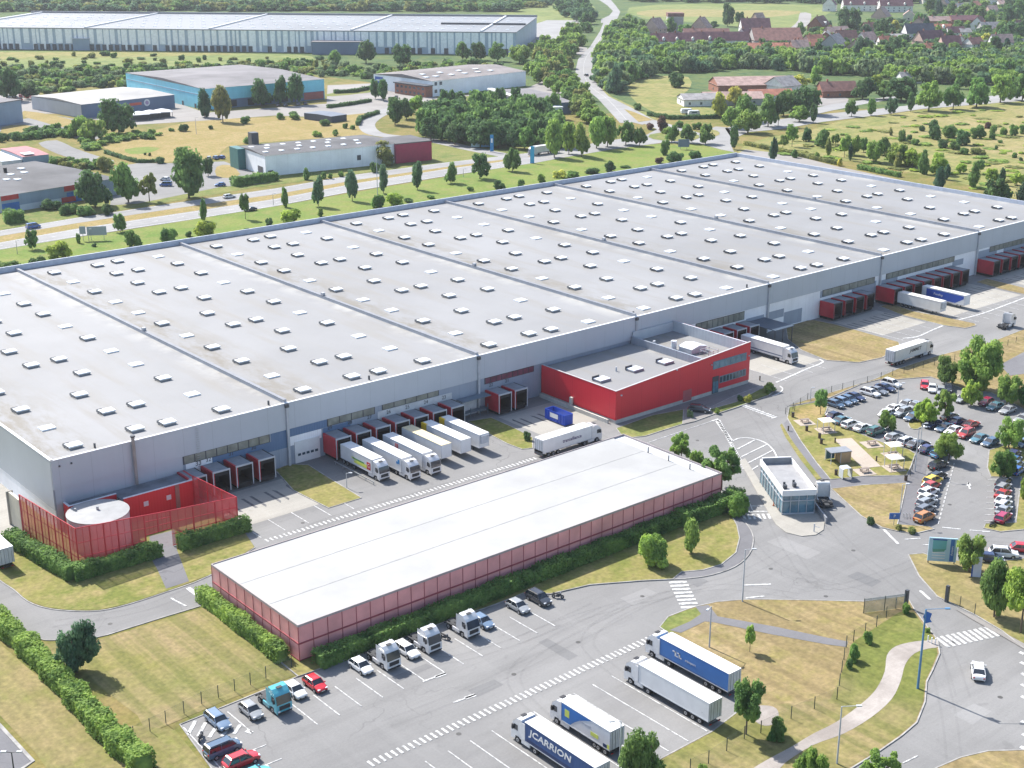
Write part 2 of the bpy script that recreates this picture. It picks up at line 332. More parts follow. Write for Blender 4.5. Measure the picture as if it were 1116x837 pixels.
# estate yards
flat('estate_yard', [(-60, 99), (20, 97), (45, 104), (150, 97), (156, 99), (224, 123), (356, 113), (357, 93), (425, 90), (480, 108), (446, 116), (412, 122), (352, 128), (300, 126), (215, 132), (150, 136), (100, 130), (60, 124), (-40, 124)], PAVE, .06)
flat('estate_yard', [(24, 130), (60, 126), (100, 136), (112, 150), (90, 152), (62, 146), (44, 142), (-20, 144), (-20, 138)], ASPH, .075, 2)
flat('parched_strip', [(26, 121), (60, 126), (92, 136), (70, 139), (40, 131), (26, 127)], G_TAN, .09, 2)
flat('parched_strip', [(2, 139), (26, 136), (52, 143), (30, 148), (6, 147)], G_TAN, .09, 2)
flat('estate_lane', [(42, 156), (62, 153), (80, 161), (106, 170), (124, 175), (120, 180), (98, 178), (72, 171), (54, 164)], ASPH, .07, 2)
flat('estate_yard', [(126, 182), (150, 178), (196, 178), (244, 176), (288, 192), (288, 200), (240, 204), (150, 222), (120, 224)], ASPH, .07)
flat('estate_lawn', [(236, 182), (250, 180), (262, 190), (250, 194), (236, 192)], G_TAN, .085, 2)
road('estate_lane', [(440, 112), (425, 119), (405, 130), (400, 138), (410, 146), (440, 150), (470, 153), (517, 163), (560, 171), (580, 173)], 8.5, ROADM, .085)
flat('estate_yard', [(470, 108), (575, 96), (600, 84), (600, 96), (640, 108), (640, 112), (606, 125), (540, 112), (500, 112)], PAVE, .07)
flat('estate_lawn', [(470, 109), (520, 104), (540, 106), (500, 114), (474, 116)], G_MEAD, .085, 2)
flat('estate_lawn', [(355, 103), (392, 96), (418, 92), (422, 96), (402, 101), (362, 105)], G_GREEN, .09, 2)
flat('depot_yard', [(-40, 54.5), (120, 53), (420, 56), (640, 60), (640, 52), (590, 46), (576, 50), (420, 54), (-40, 51)], PAVE, .06)
flat('depot_yard', [(578, 28), (596, 22), (640, 22), (632, 34), (606, 45), (578, 47)], ROADM, .07)
flat('farm_yard', [(884, 100), (896, 98), (925, 108), (915, 114), (890, 116), (880, 122), (874, 118)], PAVE, .07, 2)
# highway
def band(name, up, lo, m, z): flat(name, up + lo[::-1], m, z)
band('highway', [(-90, 266), (0, 251.5), (80.6, 238), (193.5, 221), (300, 205.5), (387.5, 190.5), (484, 177.5), (580, 166.5)],
     [(-90, 272.5), (0, 257.6), (80.6, 244), (193.5, 227), (300, 212), (387.5, 196.5), (484, 182.5), (580, 170)], ROADM, .10)
band('median', [(-90, 272.5), (0, 257.6), (80.6, 244), (193.5, 227), (300, 212), (387.5, 196.5), (484, 182.5), (580, 170)],
     [(-90, 280), (0, 264.5), (80.6, 250), (193.5, 233), (300, 217), (387.5, 200), (484, 184.7), (580, 172)], G_TAN, .08)
band('highway', [(-90, 280), (0, 264.5), (80.6, 250), (193.5, 233), (300, 217), (387.5, 200), (484, 184.7), (580, 172)],
     [(-90, 288), (0, 272.4), (80.6, 259), (193.5, 242), (300, 225), (387.5, 208.4), (484, 192.5), (580, 178.2)], ROADM, .10)
flat('highway', [(579.9, 166.6), (614, 162), (667, 153), (705, 147), (716, 141), (700, 134), (690, 131.5), (714, 131), (742, 139), (762, 145), (770, 142), (780, 138), (792, 139), (800, 146), (796, 157), (800, 166), (785, 163), (764, 157), (720, 156), (667, 163), (614, 172), (579.9, 178.4)], ROADM, .10)
flat('roundabout_island', [(764, 142), (772, 141), (782, 143), (784, 147), (774, 150), (764, 148)], G_MEAD, .20, 2)
flat('roundabout_island', [(708, 147), (740, 143), (762, 148), (756, 153), (735, 154), (712, 152)], G_GREEN, .20, 2)
flat('winding_road', [(675.6, 134), (651.4, 107.5), (635, 94), (627, 78), (630, 64.5), (643, 51), (654, 34), (657.5, 25), (668, 24.5), (667.5, 31), (658, 46), (647.5, 59), (645, 75), (650, 91), (663, 105), (689, 118), (714, 131.5), (700, 136), (690, 133.5)], ROADM, .09, 0)
flat('winding_road', [(655, 25), (655, 21), (664, 17), (668, 12), (662, 6), (650, -2), (652, -8), (664, -2), (671, 6), (676, 13), (673, 20), (668, 24.6)], ROADM, .09, 0)
flat('dry_verge', [(652, 92), (666, 105), (692, 117), (716, 129), (712, 131), (688, 118.5), (661, 105), (648, 91)], G_MEAD, .08)
flat('road_split', [(680, 119), (690, 122), (712, 131), (696, 133.2)], G_TAN, .16)
flat('avenue', [(790, 140), (816, 132.5), (850, 130), (896.6, 124.5), (950, 119.5), (990.7, 115), (1058, 107), (1200, 92), (1200, 98), (1116, 110), (1004, 119), (966.5, 124.5), (896.6, 133), (850, 141), (816, 144), (798, 152)], ROADM, .10)
flat('avenue', [(880, 120), (905, 114), (950, 108), (975, 105), (978, 108), (950, 112), (905, 121), (884, 126)], ROADM, .112)
flat('service_road', [(812, 163), (860, 168), (910, 181), (985, 197), (1060, 212), (1130, 226), (1130, 233), (1050, 218), (960, 201), (880, 185), (800, 170)], PAVE, .07)
# --- the depot: one big sheet of asphalt with islands on it
SITE = [(-40, 600), (0, 633), (15, 643), (30, 655.5), (50, 663), (75, 666), (108, 666), (140, 659), (180, 646), (228, 628), (278, 597), (262, 573), ('w', 108.8, 207.5), ('w', 108.8, 228), ('w', 430, 228), ('w', 430, 160), (1300, 520), (1300, 920), (860, 920), (200, 860), (232, 839), (196, 790), (325, 737), (330, 715), (245, 656), (218, 661), (175, 674), (140, 685), (105, 695), (61, 698), (45, 697), (30, 690), (15, 677), (0, 662), (-50, 632)]
flat('depot_asphalt', SITE, ASPH, .02)
kerbline([(-30, 608), (0, 633), (15, 643), (30, 655.5), (50, 663), (75, 666), (108, 666), (140, 659), (180, 646), (228, 628), (278, 597)])
kerbline([(218, 661), (175, 674), (140, 685), (105, 695), (61, 698), (45, 697), (30, 690), (15, 677), (0, 662), (-50, 632)])
kerbline([(238, 848), (196, 790), (325, 737.5)], 0); kerbline([(325, 737.5), (366, 723.5), (443, 693.5), (540, 659.5), (573, 646.5), (600, 647.5)], 0)
flat('side_yard', [(-60, 470), (10, 500), (22, 545), (19, 592), (-60, 618)], CONC, .03)
flat('corner_plot', [(-40, 752), (0, 791), (36, 830), (14, 845), (-60, 845)], ASPH_D, .03); kerbline([(-40, 752), (0, 791), (36, 830), (14, 845)], 0, .5)
flat('lawn', [(-40, 588), (19, 590), (60, 575), (200, 560), (262, 573), (277, 596.5), (228, 627), (180, 645), (140, 658), (108, 665), (75, 665), (50, 662), (30, 654.5), (15, 642), (0, 632), (-40, 600)], G_LAWN, .06)
flat('mown_field', [(30, 704), (110, 697), (220, 663), (240, 665), (300, 700), (325, 735), (250, 762), (160, 800), (150, 780), (90, 735)], G_MIX, .035)
flat('parched_strip', [(130, 790), (190, 795), (236, 850), (60, 850), (38, 820), (0, 780), (-30, 740), (0, 702), (70, 762)], G_MIXD, .045, 0)
flat('footpath', [(163, 585), (190, 578), (193, 600), (206, 634), (181, 642), (172, 622), (163, 606)], ASPH_D, .09)
# dock yard aprons
for n_, a in enumerate([(109.2, 131.6, 207, 222.2), (139, 173, 199.8, 222.2), (181, 196.5, 207, 222.2), (249, 268, 203, 222), (297.5, 316.5, 206, 222), (322.5, 362, 205, 222), (373, 425, 207, 222)]):
    x0, x1, y0, y1 = a
    flat('dock_apron', [('w', x0, y0), ('w', x1, y0), ('w', x1, y1), ('w', x0, y1)], CONC if n_ != 1 else ASPH, .035)
SK = MB()                                           # tyre rubber where wheels grind at the docks
for x0, n_ in ((109.6, 4), (181.3, 3), (298, 4), (322.9, 8), (373, 9)):
    for k in range(n_):
        for dx in (1.0, 2.8):
            SK.add([(x0+k*4.9+dx-.28, 213+rnd.uniform(-1, 1), .045), (x0+k*4.9+dx+.28, 213, .045), (x0+k*4.9+dx+.28, 218.5+rnd.uniform(-1, 1), .045), (x0+k*4.9+dx-.28, 218.5, .045)], [(0, 1, 2, 3)])
tag(SK.build('tyre_marks', mat('tyre_rubber_marks', (.12, .12, .125), .9, var=.4, scale=1.0)), kind='structure')
def island(name, pts, m, sm=0, z=.11): return flat(name, pts, m, z, sm, kerb=True, thick=.11)
island('grass_island', [(300, 512.7), (314, 506.5), (336, 507), (358, 521), (394, 543), (358, 554), (320, 535)], G_LAWN)
island('grass_island', [(509.7, 459.7), (535.5, 455.6), (559, 466), (580.6, 477.4), (580.6, 488.7), (569, 490), (553, 484), (534, 474)], G_LAWN)
island('grass_island', [(856, 353), (886, 349), (911, 354), (979, 373), (981.5, 378), (961.4, 390), (936, 395.4), (901, 393), (873.6, 382), (858.6, 370)], G_DRY)
island('grass_island', [(959, 334), (971.5, 331.4), (996.6, 340), (1030, 346), (1062, 352.8), (1064, 355), (1052, 358), (1029, 355), (984, 344)], G_DRY)
island('grass_island', [(1064, 307.6), (1076, 304), (1116, 314), (1160, 322), (1160, 330), (1116, 321), (1089, 315)], G_DRY)
island('grass_island', [(671.6, 467), (710.5, 453), (748, 446), (750.7, 455.6), (745.6, 462), (703, 475.7), (680, 478)], G_GREEN)
flat('paved_forecourt', [(745, 447), (775, 444), (800, 432), (821, 424), (838, 418), (846, 424), (840, 430), (802, 443), (778, 452), (756, 460), (744, 463)], PAVE, .16, 0, True, .10)
island('grass_island', [(773, 447), (802, 439), (826, 426), (838, 421), (845, 425), (838, 431.5), (803, 444.5), (780, 452)], G_GREEN, z=.20)
# white shed surround and its footpath
flat('footpath', [(733, 632), (753, 630.6), (776, 627), (801, 618), (816, 605), (821, 590), (818, 578), (808, 565), (798, 556), (790, 560), (760, 600)], ASPH_D, .12)
kerbline([(733, 632), (753, 630.6), (776, 627), (801, 618), (816, 605), (821, 590), (818, 578), (808, 565), (800, 557)], 3, .2, .15)
island('lawn', [(325, 738), (366, 723.5), (443, 693.5), (540, 659.5), (573, 646.5), (600, 648), (643, 638), (700, 633.5), (733, 632), (743, 624), (766, 622), (786, 616), (802, 603), (806, 587), (803, 573), (797, 562), (786, 553), ('w', 183, 172), ('w', 93, 172), (233, 662)], G_LAWN, z=.16)
# big dry lawn with paths and fence
island('mown_lawn', [(719, 684), (728, 672.6), (750, 664), (760.5, 661), (780.6, 656.5), (809.5, 654), (836, 653.8), (900, 655), (941, 656), (988, 650), (996.6, 665), (1011.6, 685), (1021.6, 697.7), (1024, 712.7), (1016.6, 730), (1010, 743), (1008, 765.4), (999, 788), (981.5, 803), (956, 820.6), (921, 842), (880, 870), (640, 870), (723, 826), (775.5, 798), (812, 770), (822, 758)], G_DRY)
flat('lawn', [(719, 684.5), (728, 673.6), (750, 665), (759, 663), (764, 670), (752, 678), (732, 688), (738, 692), (722, 687)], G_GREEN, .125)
flat('lawn', [(724, 827), (776, 799), (822, 762), (850, 768), (905, 763), (915, 740), (930, 700), (980, 668), (996, 668), (1009, 686), (1019, 698), (1021.5, 713), (1014.5, 730), (1008, 743), (1006, 765.4), (997, 787), (980, 801.5), (955, 819), (921, 839), (880, 866), (660, 866)], G_MIX, .125)
flat('footpath', [(758, 662), (772, 660), (782, 672.5), (846, 684), (900, 695.5), (924, 700), (922.5, 706), (900, 703), (840, 692), (778, 679), (768, 678), (742, 690.5), (730, 687.5), (752, 678), (764, 670)], ASPH_D, .14)
flat('gravel_path', [(818, 842), (836, 829), (861, 815.6), (886, 800.6), (911, 788), (936, 770), (954, 753), (964, 733), (966.5, 715), (976.5, 705), (996.6, 700), (1009, 699), (1020, 698), (1022, 706), (1011.6, 707.7), (996.6, 713), (986.5, 725), (981.5, 743), (971.5, 763), (949, 783), (919, 800.6), (886, 813), (856, 832), (840, 848)], GRAVEL, .145, 3)
flat('gravel_patch', [(816, 772), (838, 770), (848, 776), (846, 788), (834, 792), (822, 786)], GRAVEL, .15, 3)
island('grass_island', [(985, 860), (1021.6, 837), (1047, 826), (1077, 819), (1116, 818), (1200, 822), (1200, 900), (985, 900)], G_DRY)
island('grass_corner', [(990, 605), (1006, 603.5), (1030, 611), (1070, 612), (1093, 611.7), (1116, 609), (1250, 605), (1250, 760), (1116, 707), (1092, 688), (1061.8, 670), (1031.7, 655.5), (1021.6, 650.7), (1001.6, 628)], G_MIXD)
flat('pavement', [(1040, 664), (1062, 672), (1092, 689), (1116, 702), (1200, 730), (1200, 738), (1116, 708), (1092, 694), (1060, 676)], PAVE, .13)
island('grass_island', [(906, 533), (940, 529), (988, 526.5), (984, 545), (978, 572), (1011.6, 574), (1018, 577), (996.6, 582), (976.5, 579), (961.4, 575.4), (939, 563)], G_DRY)
flat('footpath', [(978, 572), (988, 527), (990, 505), (996, 492), (1006, 486), (1013, 490), (1008, 520), (1000, 560), (1011, 573.5)], ASPH_D, .05)
flat('footpath', [(903, 523), (940, 519), (988, 518.5), (988, 526.8), (940, 529.2), (906, 533)], ASPH_D, .06)
# picnic lawn
island('picnic_lawn', [(858, 456), (860, 444), (890, 438.5), (902, 444), (899, 452), (917, 465), (940, 474), (965.5, 484), (990, 490), (997.6, 495), (993, 508), (988, 518.6), (940, 519.5), (905, 523), (890, 505), (872, 480)], G_LAWN)
flat('parched_patch', [(866, 447), (888, 441), (899, 446), (897, 453), (884, 458), (870, 457)], G_TAN, .125, 2)
flat('footpath', [(858, 458), (872, 480), (890, 505), (905, 523), (896, 523), (882, 506), (864, 482), (854, 462)], ASPH_D, .14)
flat('grass_strip', [(852, 462), (860, 476), (880, 503), (896, 522), (890, 523.5), (872, 501), (856, 477), (850, 464)], G_LAWN, .13)
flat('boules_court', [(909, 479.5), (928, 478), (960, 509), (940, 511)], SAND, .16)
# car park verge
island('grass_verge', [(858, 443), (880, 436), (906, 428), (952, 414), (979, 402), (1024, 387.5), (1082, 372.5), (1116, 359), (1250, 318), (1250, 430), (1116, 446), (1098, 437), (1080, 428), (1052, 425), (1036, 419), (1014, 411), (988, 413), (978, 414), (958, 414), (938, 419), (904, 434), (888, 438)], G_DRY)
flat('dark_plot', [(1090, 398), (1116, 384), (1250, 335), (1250, 395), (1116, 408), (1100, 410)], ASPH_D, .14)
island('tree_island', [(990, 460), (996, 457), (1006, 458), (1006, 464), (1000, 468), (992, 467)], G_LAWN, 2)
island('tree_island', [(1078, 491), (1090, 487), (1116, 483), (1200, 478), (1200, 590), (1116, 577.5), (1090, 580), (1072, 576), (1074, 571), (1107, 570), (1113, 520), (1080, 520), (1076, 510)], G_LAWN)
tag(KB.build('kerb', KERB), kind='structure')
for i_, (px_, py_, a_, b_) in enumerate(((520, 760, 5, 2.2), (690, 660, 6, 3), (760, 640, 3, 4), (880, 610, 4, 9), (950, 640, 3, 5), (760, 500, 2.2, 6), (430, 745, 7, 1.6), (1060, 790, 5, 3), (620, 720, 2, 7), (900, 380, 3, 8), (480, 520, 8, 1.5), (1040, 530, 2, 6))):
    x_, y_ = G(px_, py_); flat('asphalt_repair', [('w', x_, y_), ('w', x_+a_, y_+.2), ('w', x_+a_-.1, y_+b_), ('w', x_+.1, y_+b_+.1)], ASPH_R[i_ % 2], .03)
TT = MB()
for arc in ([(700, 480), (760, 520), (800, 570), (850, 620), (950, 650), (1020, 690), (1050, 760)], [(1040, 830), (1030, 760), (1000, 660), (930, 600), (880, 540), (820, 450), (760, 400)], [(420, 790), (520, 750), (640, 690), (720, 650), (800, 630), (860, 600)], [(560, 700), (640, 670), (720, 650), (790, 640), (870, 650)], [(930, 440), (880, 460), (860, 420), (940, 395), (1040, 370)], [(600, 790), (560, 740), (600, 700), (680, 660)], [(680, 740), (640, 700), (680, 665), (760, 640)], [(840, 560), (860, 600), (900, 640), (980, 620), (1050, 590), (1110, 590)], [(300, 590), (380, 560), (500, 528), (620, 495), (700, 470), (780, 440)], [(60, 680), (150, 665), (215, 640), (300, 600), (420, 555)], [(440, 700), (480, 720), (560, 700), (650, 660)]):
    c_ = smooth(W(arc), 8, False)
    for o_ in (-.95, .95):
        q_ = []
        for i_ in range(len(c_)):
            a_ = c_[max(i_-1, 0)]; b_ = c_[min(i_+1, len(c_)-1)]; l_ = math.hypot(b_[0]-a_[0], b_[1]-a_[1]) or 1
            q_.append((c_[i_][0]-(b_[1]-a_[1])/l_*o_, c_[i_][1]+(b_[0]-a_[0])/l_*o_))
        TT.strip(q_, .34, 0, .042 + .0015*len(TT.f)/100)
TM = netting('tyre_track_film', (.085, .085, .088), .05); tag(TT.build('tyre_tracks', TM), kind='structure')
mh = MB()
for px_, py_ in ((560, 735), (470, 700), (700, 650), (840, 620), (900, 650), (760, 480), (930, 600), (860, 480), (1040, 700), (1090, 760), (410, 560), (330, 570), (630, 700), (500, 800), (960, 540), (1000, 370), (1035, 550), (120, 680)):
    x_, y_ = G(px_, py_); mh.cyl(x_, y_, .02, .036, .38, 10)
tag(mh.build('manhole_covers', mat('cast_iron_cover', (.07, .068, .065), .7)), kind='structure')
# --- guard island in front of the gatehouse
flat('gate_island', [(806, 503), (812, 500), (830, 528), (850, 560), (885, 545), (893, 556), (898.8, 569), (897.5, 578), (889, 583.5), (873.7, 585), (857, 581), (846, 572.5), (838, 560)], CONC, .14, 0, False, .12)
# --- painted markings
MK = MB(); ZM = .075
def line(a, b, w_=.16, z=ZM):
    a = W([a])[0]; b = W([b])[0]; MK.strip([a, b], w_, 0, z)
def dash(a, b, n, duty=.5, w_=.16, z=ZM):
    a = W([a])[0]; b = W([b])[0]
    for i in range(n):
        t0, t1 = i/n, (i+duty)/n
        MK.strip([(a[0]+(b[0]-a[0])*t0, a[1]+(b[1]-a[1])*t0), (a[0]+(b[0]-a[0])*t1, a[1]+(b[1]-a[1])*t1)], w_, 0, z)
def w2(x, y): return ('w', x, y)
dash(w2(109.5, 199.3), w2(172, 198.6), 68, .38, 1.2)                                   # block line along the dock yard
dash(w2(85.2, 131.3), w2(139, 131.3), 58, .38, 1.45)                                  # block line through the lorry park
for k in range(12): line(w2(91.1+k*3.72-7.4, 127.2), w2(91.1+k*3.72-7.4, 108.5))    # lorry bays
for k in range(13): line(w2(82.0+3.6*k+3, 150.4), w2(82.0+3.6*k+3, 143.6))          # bays along the hedge
for k in range(5): line((200+k*0, 793), (200, 793), .1)
for a, b in (((205, 801), (213, 786)), ((216, 803), (224, 788)), ((228, 804), (236, 792)), ((242, 803), (250, 791)), ((255, 800), (262, 790))): line(a, b, .5)
line((248, 776), (275, 799)); line((200, 793), (240, 837)); line((268, 797), (275, 799), .6); line((275, 818), (290, 812)); line((285, 836), (307, 827))
for a, b in (((461, 743), (486, 734)), ((494, 766), (518, 757.5))): line(a, b, .3); line((a[0]*.45+b[0]*.55, a[1]*.45+b[1]*.55), b, .7)
def zebra(a, b, n, w_):                                                             # stripes between a and b, w_ long across
    a = W([a])[0]; b = W([b])[0]; dx, dy = (b[0]-a[0]), (b[1]-a[1]); L = math.hypot(dx, dy); nx, ny = -dy/L*w_/2, dx/L*w_/2; st = L/n*.5
    for i in range(n):
        c = (a[0]+dx*(i+.5)/n, a[1]+dy*(i+.5)/n); MK.strip([(c[0]-nx, c[1]-ny), (c[0]+nx, c[1]+ny)], st, 0, ZM)
zebra((738, 633), (753, 664), 8, 3.0); zebra((808, 563.5), (841, 563), 6, 2.2); zebra((1024, 701), (1084, 688), 10, 3.2)
line((806, 558), (838, 557.5), .35); line((808, 551.5), (835, 552), .18); line((815, 543), (820, 556), .2); line((812, 543.5), (816, 543), .2)
# hatched wedge north of the gatehouse
line((781, 458), (797, 481), .9); dash((783, 458), (812, 512), 30, .6, .8); line((797, 483), (817, 520), .25); 
arc = [(798, 481), (805, 478), (815, 477.5), (826, 479.5), (836, 484), (843, 491), (847, 499)]
MK.strip(smooth(W(arc), 4, False), .3, 0, ZM)
for a, b in (((803, 490), (823, 479.5)), ((808, 498), (836, 484.5)), ((813, 506), (842, 491)), ((818, 513), (826, 508))): line(a, b, .32)
line((776, 459), (783, 457), .6); line((705, 483), (776, 459), .12)
dash((808, 441), (846, 456), 13, .55, 1.6)
for a, b in (((963, 577), (979, 593)), ((1003, 644), (1014, 654))): line(a, b, .45)
line((986, 588), (1003, 587), .25); line((1006, 594), (1016, 594), .2); line((1027, 575), (1047, 577), .3); line((1057, 578), (1079, 580), .3); line((810, 638), (840, 637), .4); line((813, 652), (833, 650), .3)
for p_ in ((1111, 711), (1112, 722), (1113, 734), (1113, 746), (1113, 759), (1113, 786), (1114, 800), (1112, 814)): line(p_, (p_[0]+5, p_[1]+2.4), .6)
line((984, 832), (1000, 824), .2)
dash((1040, 505), (1022, 573), 16, .6, .2); line((1057, 533), (1055, 526), .3); line((1054, 530), (1056, 526), .25); line((1058, 530), (1056, 526), .25)
for k in range(9): line((1077-k*.6, 523+k*6.4), (1088-k*.6, 523+k*6.4), .14)
for k in range(8): line((1007-k*.9, 520+k*6.6), (1016-k*.9, 520.5+k*6.6), .12)
for k in range(9): line(w2(241+k*2.62, 181.8), w2(241+k*2.62, 176.9), .12)
line((1102, 576), (1107, 565), .2)
# dashed apron bay lines on the right-hand docks, and the give-way sweep
for x0, x1, y0, y1 in ((298, 318, 200, 212), (323, 362, 197, 212), (249, 268, 198, 210), (109.5, 131, 201, 207), (374, 424, 198, 212)):
    k = x0
    while k < x1: line(w2(k, y0), w2(k, y1), .14); k += 4.9
MK.strip(smooth(W([(984, 369), (1000, 367), (1016, 360), (1028, 355), (1044, 349)]), 4, False), .5, 0, ZM)
MK.strip(smooth(W([(1044, 349), (1070, 342), (1095, 333), (1116, 325), (1150, 312)]), 4, False), .5, 0, ZM)
MK.strip(smooth(W([(846, 417), (862, 410), (880, 402), (893, 397), (897, 394), (893, 392)]), 4, False), .5, 0, ZM)
MK.strip(smooth(W([(842, 432), (850, 428), (853, 424), (850, 421)]), 4, False), .3, 0, ZM)
line((205, 641), (218, 651), .8); line((186, 652), (203, 661), .3)
tag(MK.build('road_markings', LINE), kind='structure')
HL = MB()
def hline(pts, w_=.3): HL.strip(smooth(W(pts), 3, False), w_, 0, .13)
hline([(-80, 265.5), (0, 252.3), (80.6, 238.8), (193.5, 221.8), (300, 206.4), (387.5, 191.2), (484, 178), (579, 167)])
hline([(-80, 279.8), (0, 265.4), (80.6, 251), (193.5, 234), (300, 217.8), (387.5, 200.8), (484, 185.3), (579, 172.5)])
hline([(-80, 285.4), (0, 271.5), (80.6, 258.2), (193.5, 241.2), (300, 224.2), (387.5, 207.8), (484, 192), (579, 177.7)])
q = smooth(W([(0, 268.4), (80.6, 254.6), (193.5, 237.5), (300, 221), (387.5, 204.3), (484, 188.5), (579, 175)]), 8, False)
for i in range(0, len(q)-1, 1):
    if i % 2 == 0: HL.strip([q[i], ((q[i][0]+q[i+1][0])/2, (q[i][1]+q[i+1][1])/2)], .3, 0, .13)
hline([(683, 131), (662, 108), (643, 94), (636, 78), (639, 62), (651, 47), (660, 30)], .14)
tag(HL.build('highway_markings', LINE), kind='structure')
# ================================================================== the long warehouse
BX0, BW, NB, BY0, BY1, BH = 82.8, 48.32, 7, 227.3, 367.0, 13.1
BX = [BX0 + BW*k for k in range(NB+1)]; BX[0] = 83.4
FASC = ribbed("grey_blue_fascia", (.42, .455, .50), 1.0, .03, "X", .5, panel=6.04, var=.04, strk=.05)
LOWW = ribbed('pale_lower_wall', (.78, .79, .82), .5, .10, 'XY', .5, panel=3.02); LOWG = ribbed('grey_lower_wall', (.27, .315, .385), .5, .10, 'XY', .5, panel=3.02)
PARA = mat('parapet_capping', (.36, .375, .41), .6); PARW = mat('white_flashing', (.70, .71, .73), .45)
wh = thing('warehouse', 'very long grey flat roofed warehouse with rows of rooflights and dock doors', 'warehouse')
rm = MB(); cap = MB()
for k in range(NB):
    x0, x1 = BX[k], BX[k+1]
    MB().box(x0+.36 if k else x0+.3, BY0+.28, BH-.5, x1-.30, BY1-.3, BH+.02*0).build('roof', ROOF, wh)
for k in range(1, NB):
    cap = MB(); x = BX[k]; cap.box(x-.30, BY0+.3, BH-.6, x+.36, BY1-.3, BH+.75); cap.box(x-.34, BY0+.27, BH+.72, x+.40, BY1-.27, BH+.8, 1)
    cap.box(x-.35, BY0+62, BH+.85, x+.4, BY0+62.9, BH+1.5, 0)
    cap.build('fire_wall', [PARA, mat('wall_capping', (.20, .21, .235), .6) if k == 1 else bpy.data.materials['wall_capping']], wh)
p = MB(); p.box(BX[0], BY1-.3, 0, BX[NB], BY1+.1, BH+1.5); p.box(BX[NB]-.3, BY0+.3, 0, BX[NB]+.1, BY1-.3, BH+1.3); p.build('rear_parapet', mat('pale_parapet_sheet', (.46, .50, .58), .6), wh)
p = MB(); p.box(BX[0]-.1, BY0+.3, 0, BX[0]+.3, BY1-.3, 3.6, 1); p.box(BX[0]-.18, BY0+.3, 3.6, BX[0]+.3, BY1-.3, BH+.12); p.box(BX[0]-.22, BY0-.1, BH+.12, BX[0]+.34, BY1, BH+.2, 2); p.build('side_wall', [FASC, LOWW, PARW], wh)
p = MB(); p.box(BX[0]-.14, BY0-.1, 7.7, BX[NB]+.1, BY0+.28, BH+.12); p.build('fascia', FASC, wh)
MB().box(BX[0]-.18, BY0-.16, BH+.12, BX[NB]+.1, BY0+.32, BH+.2).build('roof_edge_flashing', PARW, wh)
# lower walls, bay by bay
def wall(x0, x1, z0, z1, m, nm='wall_panel', out=0.0): return MB().box(x0, BY0+.10-out, z0, x1, BY0+.26, z1).build(nm, m, wh)
for k, m_ in enumerate((LOWG, LOWG, LOWG, LOWW, LOWW, LOWW, LOWW)): wall(BX[k]+(.02 if k else 0), BX[k+1], 0, 7.7, m_)
def windows(x0, x1, z0, z1, n, m=GLASS, fr=DGREY):
    f_ = MB().box(x0-.1, BY0-.02, z0-.1, x1+.1, BY0+.08, z1+.1).build('window_strip', fr, wh)
    q = MB(); s_ = (x1-x0)/n
    for i in range(n): q.box(x0+i*s_+.12, BY0-.06, z0, x0+(i+1)*s_-.12, BY0-.01, z1)
    q.build('pane', m, f_)
GD = glass('dusty_glass', (.13, .14, .12), .35); GR = glass('dark_red_glass', (.10, .03, .05), .3)  # second glass has a plain dark red pane colour
windows(108.5, 127, 6.1, 7.6, 8, GD); wall(114.5, 131, 3.9, 5.95, NAVY, out=.06); wall(127.4, 131, 5.9, 7.65, NAVY, out=.05); wall(108.9, 114.4, 3.9, 5.95, LOWW, out=.05); wall(83.5, 108.3, 0, 7.7, FASC, out=.03)
wall(131.4, 146, 6.0, 7.65, NAVY, out=.06); wall(131.4, 139, 4.0, 5.9, LOWW, out=.05); wall(146.2, 152.6, 4.0, 7.6, LOWG, out=.05); wall(152.8, 172.2, 3.9, 6.35, WHITE_D, out=.06); wall(139.4, 146, 4.0, 5.9, NAVY, out=.04)
windows(140.5, 152, 6.2, 7.6, 4, GD); windows(154, 168.6, 6.55, 7.6, 5, GD); wall(175, 179, .3, 4.4, WHITE_D, out=.06)
windows(181.4, 195.5, 6.3, 7.5, 9, GR)
windows(249, 267, 5.4, 7.4, 9, GD); wall(268, 275, 2.2, 5.2, LOWG, out=.06)
for x0, x1, z0, z1 in ((276.5, 283, 3.2, 5.4), (283.2, 290.6, .4, 4.2), (299.5, 305, .8, 2.4), (298, 313, 5.6, 7.5), (312, 323, 1.5, 6.4), (324.4, 333, 3.5, 6), (360.4, 366, 4.4, 6.2), (374, 384, 4.4, 7), (388, 421, 3.6, 6.6)): wall(x0, x1, z0, z1, LOWG, out=.06)
windows(299, 322, 5.9, 7.5, 6, GD); windows(327.5, 361, 6.0, 7.5, 12, GD); windows(380, 400, 6.0, 7.5, 8, GD); windows(404, 420, 6, 7.5, 6, GD)
d_ = MB().box(132.6, BY0-.1, 0, 138.4, BY0+.06, 4.6).build('service_door', WHITE, wh)
q = MB()
for i in range(5): q.box(133.2+i*1.0, BY0-.14, 1.5, 133.9+i*1.0, BY0-.09, 2.0)
q.build('door_window', GLASS, d_)
for x in BX[1:NB]:
    q = MB(); q.box(x-.25, BY0-.5, 0, x+.25, BY0-.13, 12.4); q.box(x-.4, BY0-.6, 12.4, x+.4, BY0-.13, 13.1, 1); q.build('downpipe', [LGREY, DGREY], wh)
